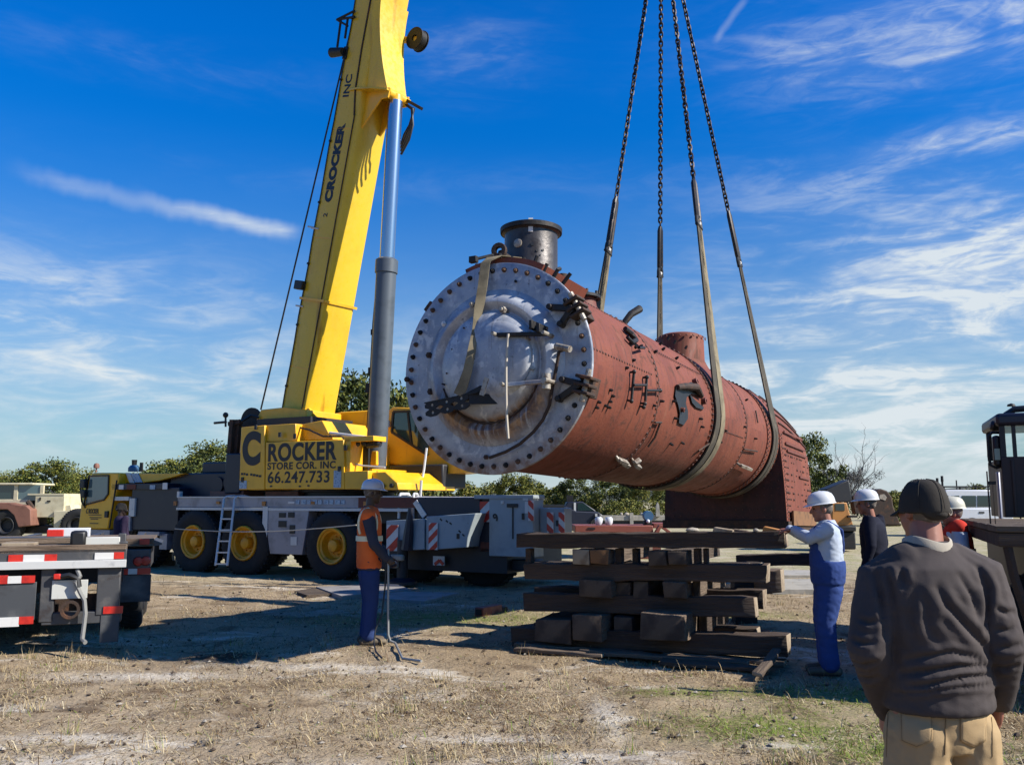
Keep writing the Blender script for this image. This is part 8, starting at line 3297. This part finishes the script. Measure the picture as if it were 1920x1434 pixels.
# collar
mb = MB()
up_ = (L['neck'] - L['hip']).normalized()
vs, fs = [], []
n = 28
for i in range(n):
    a = 2 * math.pi * i / n
    d = r * math.cos(a) * 0.078 + f * math.sin(a) * 0.082
    for (q, z) in ((1.02, -0.045), (1.08, -0.035), (1.03, 0.016), (0.94, 0.020), (0.90, -0.03)):
        vs.append(L['neck'] + d * q + up_ * (z + 0.012 * math.sin(a * 2 + 1)))
for i in range(n):
    for j in range(5):
        fs.append((i * 5 + j, i * 5 + (j + 1) % 5, ((i + 1) % n) * 5 + (j + 1) % 5, ((i + 1) % n) * 5 + j))
mb.add(vs, fs)
mb.build('collar', CL['collar'], pf, sharp=60)
# creases pulled into the back and sleeves of the fleece
from mathutils.bvhtree import BVHTree
jk = [c for c in pf.children if c.name.startswith('jacket')][0].data
jv = [v.co.copy() for v in jk.vertices]
jb = BVHTree.FromPolygons(jv, [tuple(q.vertices) for q in jk.polygons])
CREASES = [
    (0.016, 0.017, [(1758, 1102), (1777, 1136), (1811, 1172), (1842, 1206), (1852, 1230)]),
    (0.016, 0.015, [(1835, 1066), (1850, 1100), (1850, 1140), (1844, 1185)]),
    (0.012, 0.016, [(1800, 1080), (1822, 1115), (1836, 1160)]),
    (0.010, 0.018, [(1714, 1107), (1708, 1165), (1716, 1200)]),
    (0.010, 0.020, [(1735, 1120), (1740, 1175), (1765, 1215)]),
    (0.013, 0.012, [(1700, 1236), (1740, 1230), (1785, 1222), (1850, 1240)]),
    (0.015, 0.011, [(1690, 1262), (1738, 1258), (1795, 1248), (1858, 1247)]),
    (0.015, 0.010, [(1700, 1288), (1740, 1284), (1808, 1269), (1858, 1265)]),
    (0.010, 0.009, [(1680, 1299), (1727, 1297), (1790, 1288), (1856, 1283)]),
    (0.015, 0.013, [(1641, 1076), (1650, 1110), (1656, 1150), (1662, 1200)]),
    (0.011, 0.012, [(1664, 1070), (1674, 1108), (1676, 1140)]),
    (0.012, 0.014, [(1690, 1066), (1694, 1098)]),
    (0.012, 0.012, [(1868, 1140), (1888, 1150), (1900, 1146)]),
    (0.012, 0.012, [(1868, 1180), (1890, 1182), (1908, 1176)]),
    (0.014, 0.012, [(1872, 1214), (1894, 1214), (1916, 1208)]),
    (0.012, 0.012, [(1866, 1250), (1886, 1252), (1908, 1246)]),
    (0.012, 0.012, [(1602, 1200), (1618, 1206), (1640, 1204)]),
    (0.012, 0.012, [(1599, 1240), (1620, 1246), (1642, 1240)]),
    (0.012, 0.012, [(1604, 1268), (1626, 1272), (1648, 1268)]),
    (0.010, 0.012, [(1612, 1160), (1630, 1168), (1648, 1162)]),
]
jc, jn = verts_of(jk), normals_of(jk)
disp = np.zeros(len(jc))
eye_l = V((0, 0, EYE)) - pf.location
for amp_, wd, pix in CREASES:
    pts = []
    for i in range(len(pix) - 1):
        for k in range(8):
            t = k / 8
            h_ = jb.ray_cast(eye_l, ray(pix[i][0] + (pix[i + 1][0] - pix[i][0]) * t, pix[i][1] + (pix[i + 1][1] - pix[i][1]) * t).normalized())
            if h_[0]:
                pts.append(tuple(h_[0]))
    if len(pts) < 3:
        continue
    P_ = np.array(pts)
    d2 = ((jc[:, None, :] - P_[None]) ** 2).sum(2)
    k_ = d2.argmin(1)
    dist = np.sqrt(d2[np.arange(len(jc)), k_])
    s_ = k_ / (len(P_) - 1)
    env = np.sin(np.pi * np.clip(0.12 + 0.76 * s_, 0, 1))
    dist = dist * (1.0 + 0.25 * vnoise(jc, 14.0, 3, 2))
    disp += 0.68 * env * amp_ * (-1.15 * np.exp(-(dist / (wd * 0.62)) ** 2) + 0.75 * np.exp(-((dist - wd * 1.7) / wd) ** 2))
set_verts(jk, jc + jn * disp[:, None])
# seat pockets, centre seam and waist seam, laid on the cloth by casting on it
trm = [c for c in pf.children if c.name.startswith('trousers')][0].data
tv = [v.co.copy() for v in trm.vertices]
bvh = BVHTree.FromPolygons(tv, [tuple(q.vertices) for q in trm.polygons])
CL['stitch'] = cloth('trouser stitching', (0.27, 0.18, 0.09), (0.22, 0.145, 0.07))


def on_cloth(px, py, lift=0.0015):
    o_ = V((0, 0, EYE)) - pf.location
    hit = bvh.ray_cast(o_, ray(px, py).normalized())
    return hit[0] + hit[1] * lift if hit[0] else None


def seam(pix, r_, m_='stitch', lift=0.0015, name='seam'):
    pts = []
    for i in range(len(pix) - 1):
        for k in range(6):
            t = k / 6
            q = on_cloth(pix[i][0] + (pix[i + 1][0] - pix[i][0]) * t, pix[i][1] + (pix[i + 1][1] - pix[i][1]) * t, lift)
            if q is not None:
                pts.append(q)
    if len(pts) > 2:
        mb = MB()
        mb.tube(pts, r_, 5)
        mb.build(name, CL[m_], pf)


for x0, x1 in ((1690, 1748), (1800, 1848)):
    # a pocket is a patch of cloth a little proud of the seat
    pix = []
    nx_, ny_ = 9, 9
    grid = {}
    for j in range(ny_):
        for i in range(nx_):
            u, v_ = i / (nx_ - 1), j / (ny_ - 1)
            x_ = x0 + (x1 - x0) * u
            y_ = 1334 + (54 + 12 * (1 - abs(2 * u - 1))) * v_
            q = on_cloth(x_, y_, 0.0015)
            if q is not None:
                grid[(i, j)] = q
    keys = list(grid)
    idx = {k: n for n, k in enumerate(keys)}
    fs = [(idx[(i, j)], idx[(i + 1, j)], idx[(i + 1, j + 1)], idx[(i, j + 1)]) for j in range(ny_ - 1) for i in range(nx_ - 1) if all(k in idx for k in ((i, j), (i + 1, j), (i + 1, j + 1), (i, j + 1)))]
    me = bpy.data.meshes.new('pocket')
    me.from_pydata([tuple(grid[k]) for k in keys], [], fs)
    me.materials.append(CL['khaki'])
    me.polygons.foreach_set('use_smooth', [True] * len(me.polygons))
    po = place_mesh('pocket', me, pf)
    md = po.modifiers.new('solid', 'SOLIDIFY')
    md.thickness = 0.0025
    seam([(x0 + 1, 1335), (x1 - 1, 1335)], 0.0013, lift=0.0035)
    seam([(x0 + 1, 1335), (x0 + 2, 1387), ((x0 + x1) / 2, 1398), (x1 - 2, 1387), (x1 - 1, 1335)], 0.0009, lift=0.0035)
seam([(1772, 1312), (1773, 1345), (1772, 1385), (1771, 1420)], 0.0016)
seam([(1668, 1312), (1664, 1360), (1662, 1430)], 0.0010)
seam([(1856, 1312), (1860, 1360), (1861, 1430)], 0.0010)

# ------------------------------------------------------------------ dry grass, clods and litter on the ground
STRAW = [mat('straw', (0.45, 0.34, 0.18), 0.9, spec=0.2), mat('pale straw', (0.60, 0.50, 0.325), 0.9, spec=0.2), mat('brown litter', (0.15, 0.09, 0.045), 0.95, spec=0.1), mat('green blade', (0.19, 0.26, 0.035), 0.8, spec=0.2)]


def scatter(n, y0, y1, seed, power=1.0):
    rg = np.random.default_rng(seed)
    y = y0 + (y1 - y0) * rg.random(n) ** power
    x = (rg.random(n) * 2 - 1) * (y * 0.60 + 0.6)
    return x, y, rg


def green_mask(x, y):
    g = np.zeros_like(x)
    for gx0, gy0, rx, ry in GREENS:
        g = g + np.exp(-(((x - gx0) / rx) ** 2 + ((y - gy0) / ry) ** 2))
    return np.clip(g, 0, 1)


def blades(n, y0, y1, seed, lo, hi, wid, flat, name, power=1.5):
    x, y, rg = scatter(n, y0, y1, seed, power)
    p2 = np.stack([x, y, np.zeros_like(x)], 1)
    dens = vnoise(p2, 1.1, 21, 3) + 0.5 * vnoise(p2, 4.0, 22, 2)
    g = green_mask(x, y)
    sd = np.zeros(n)
    for sx_, sy_, rx, ry in SANDS:
        sd = sd + np.exp(-(((x - sx_) / rx) ** 2 + ((y - sy_) / ry) ** 2))
    keep = rg.random(n) < (1 - 0.85 * np.clip(sd, 0, 1)) * np.clip(0.62 + 0.9 * dens + 0.4 * g, 0.06, 1)
    x, y, g, dens = x[keep], y[keep], g[keep], dens[keep]
    n = len(x)
    z = gz_np(x, y)
    a = rg.random(n) * 2 * np.pi
    L = lo + (hi - lo) * rg.random(n) ** 2
    tilt = np.clip(rg.normal(flat, 0.22, n), 0.02, 1.35)
    d = np.stack([np.cos(a) * np.cos(tilt), np.sin(a) * np.cos(tilt), np.sin(tilt)], 1)
    s = np.stack([-np.sin(a), np.cos(a), np.zeros(n)], 1)
    w = wid * (0.6 + 0.8 * rg.random(n))
    base = np.stack([x, y, z - 0.004], 1)
    midp = base + d * (L * 0.55)[:, None] + np.stack([np.zeros(n), np.zeros(n), 0.12 * L * rg.random(n)], 1)
    tip = base + d * L[:, None]
    tip[:, 2] = np.maximum(tip[:, 2] - 0.25 * L * rg.random(n), z + 0.003)
    midp[:, 2] = np.maximum(midp[:, 2], z + 0.004)
    vs = np.stack([base - s * w[:, None], base + s * w[:, None], midp + s * (w * 0.8)[:, None], midp - s * (w * 0.8)[:, None], tip], 1).reshape(-1, 3)
    k = np.arange(n) * 5
    tris = np.concatenate([np.stack([k, k + 1, k + 2], 1), np.stack([k, k + 2, k + 3], 1), np.stack([k + 3, k + 2, k + 4], 1)])
    u = rg.random(n)
    big = vnoise(np.stack([x, y, np.zeros(n)], 1), 0.7, 40, 2)
    m = np.where(u < 0.42 + 0.25 * big, 0, np.where(u < 0.60 + 0.15 * big, 1, 2))
    m = np.where((g > 0.15) & (rg.random(n) < g * 0.9), 3, m)
    m = np.where(rg.random(n) < 0.025, 3, m)
    o = bpy.data.objects.new(name, np_mesh(name, vs, tris, STRAW, np.concatenate([m, m, m]), smooth=False))
    COL.objects.link(o)
    return o


tag(blades(250000, 4.7, 17.0, 101, 0.03, 0.12, 0.0028, 0.15, 'dry_grass'), 'matted dry straw grass lying over the sandy field', 'grass', kind='stuff')
tag(blades(20000, 4.7, 20.0, 102, 0.05, 0.17, 0.0024, 0.75, 'standing_grass', 1.3), 'thin standing blades of dry grass', 'grass', kind='stuff')
# upright tufts
x, y, rg = scatter(60, 5.0, 15.0, 103, 1.3)
sp = [(-3.9, 7.5), (-1.0, 6.6), (-3.2, 10.6), (0.8, 6.2), (-4.6, 9.4), (-2.2, 10.7), (0.2, 5.9), (-5.2, 9.9), (-4.9, 10.1), (0.5, 9.0), (1.2, 6.6), (3.9, 6.6)]
for i, q in enumerate(sp):
    x[i], y[i] = q
B_, K_ = [], []
for i in range(len(x)):
    z = gz(x[i], y[i])
    for k in range(int(rg.integers(18, 46))):
        a = rg.random() * 6.28
        L = 0.05 + 0.13 * rg.random()
        tl = 0.75 + 0.6 * rg.random()
        d = np.array([math.cos(a) * math.cos(tl), math.sin(a) * math.cos(tl), math.sin(tl)])
        s = np.array([-math.sin(a), math.cos(a), 0]) * 0.0028
        b = np.array([x[i] + 0.05 * rg.normal(), y[i] + 0.05 * rg.normal(), z - 0.005])
        B_ += [b - s, b + s, b + d * L]
        K_.append(0 if rg.random() < 0.5 else (1 if rg.random() < 0.6 else 3))
o = bpy.data.objects.new('grass_tufts', np_mesh('grass_tufts', np.array(B_), np.arange(len(B_)).reshape(-1, 3), STRAW, np.array(K_), smooth=False))
COL.objects.link(o)
tag(o, 'small upright tufts of dry grass', 'grass', kind='stuff')
# clods, droppings and pebbles
x, y, rg = scatter(4200, 4.8, 18.0, 104, 1.3)
ico = [(0, 0, 1), (0.9, 0, 0.25), (0.28, 0.85, 0.25), (-0.73, 0.53, 0.25), (-0.73, -0.53, 0.25), (0.28, -0.85, 0.25), (0, 0, -0.4)]
fic = [(0, 1, 2), (0, 2, 3), (0, 3, 4), (0, 4, 5), (0, 5, 1), (6, 2, 1), (6, 3, 2), (6, 4, 3), (6, 5, 4), (6, 1, 5)]
zz = gz_np(x, y)
sz = 0.005 + 0.026 * rg.random(len(x)) ** 3.0
dark = rg.random(len(x)) < 0.65
VV = []
for i in range(len(x)):
    c_, s_ = math.cos(i * 1.7), math.sin(i * 1.7)
    j = 0.7 + 0.6 * rg.random((7, 3))
    q = np.array(ico) * j * sz[i]
    q[:, 2] *= 0.7
    q = np.stack([q[:, 0] * c_ - q[:, 1] * s_, q[:, 0] * s_ + q[:, 1] * c_, q[:, 2]], 1)
    VV.append(q + np.array([x[i], y[i], zz[i] + 0.2 * sz[i]]))
VV = np.concatenate(VV)
FF = (np.arange(len(x))[:, None, None] * 7 + np.array(fic)[None]).reshape(-1, 3)
clod = mat('dark clod', (0.075, 0.050, 0.033), 0.95)
o = bpy.data.objects.new('clods', np_mesh('clods', VV, FF, [clod, M['stone']], np.repeat(np.where(dark, 0, 1), 10), smooth=False))
COL.objects.link(o)
tag(o, 'scattered dark clods and pale pebbles on the field', 'clods', kind='stuff')
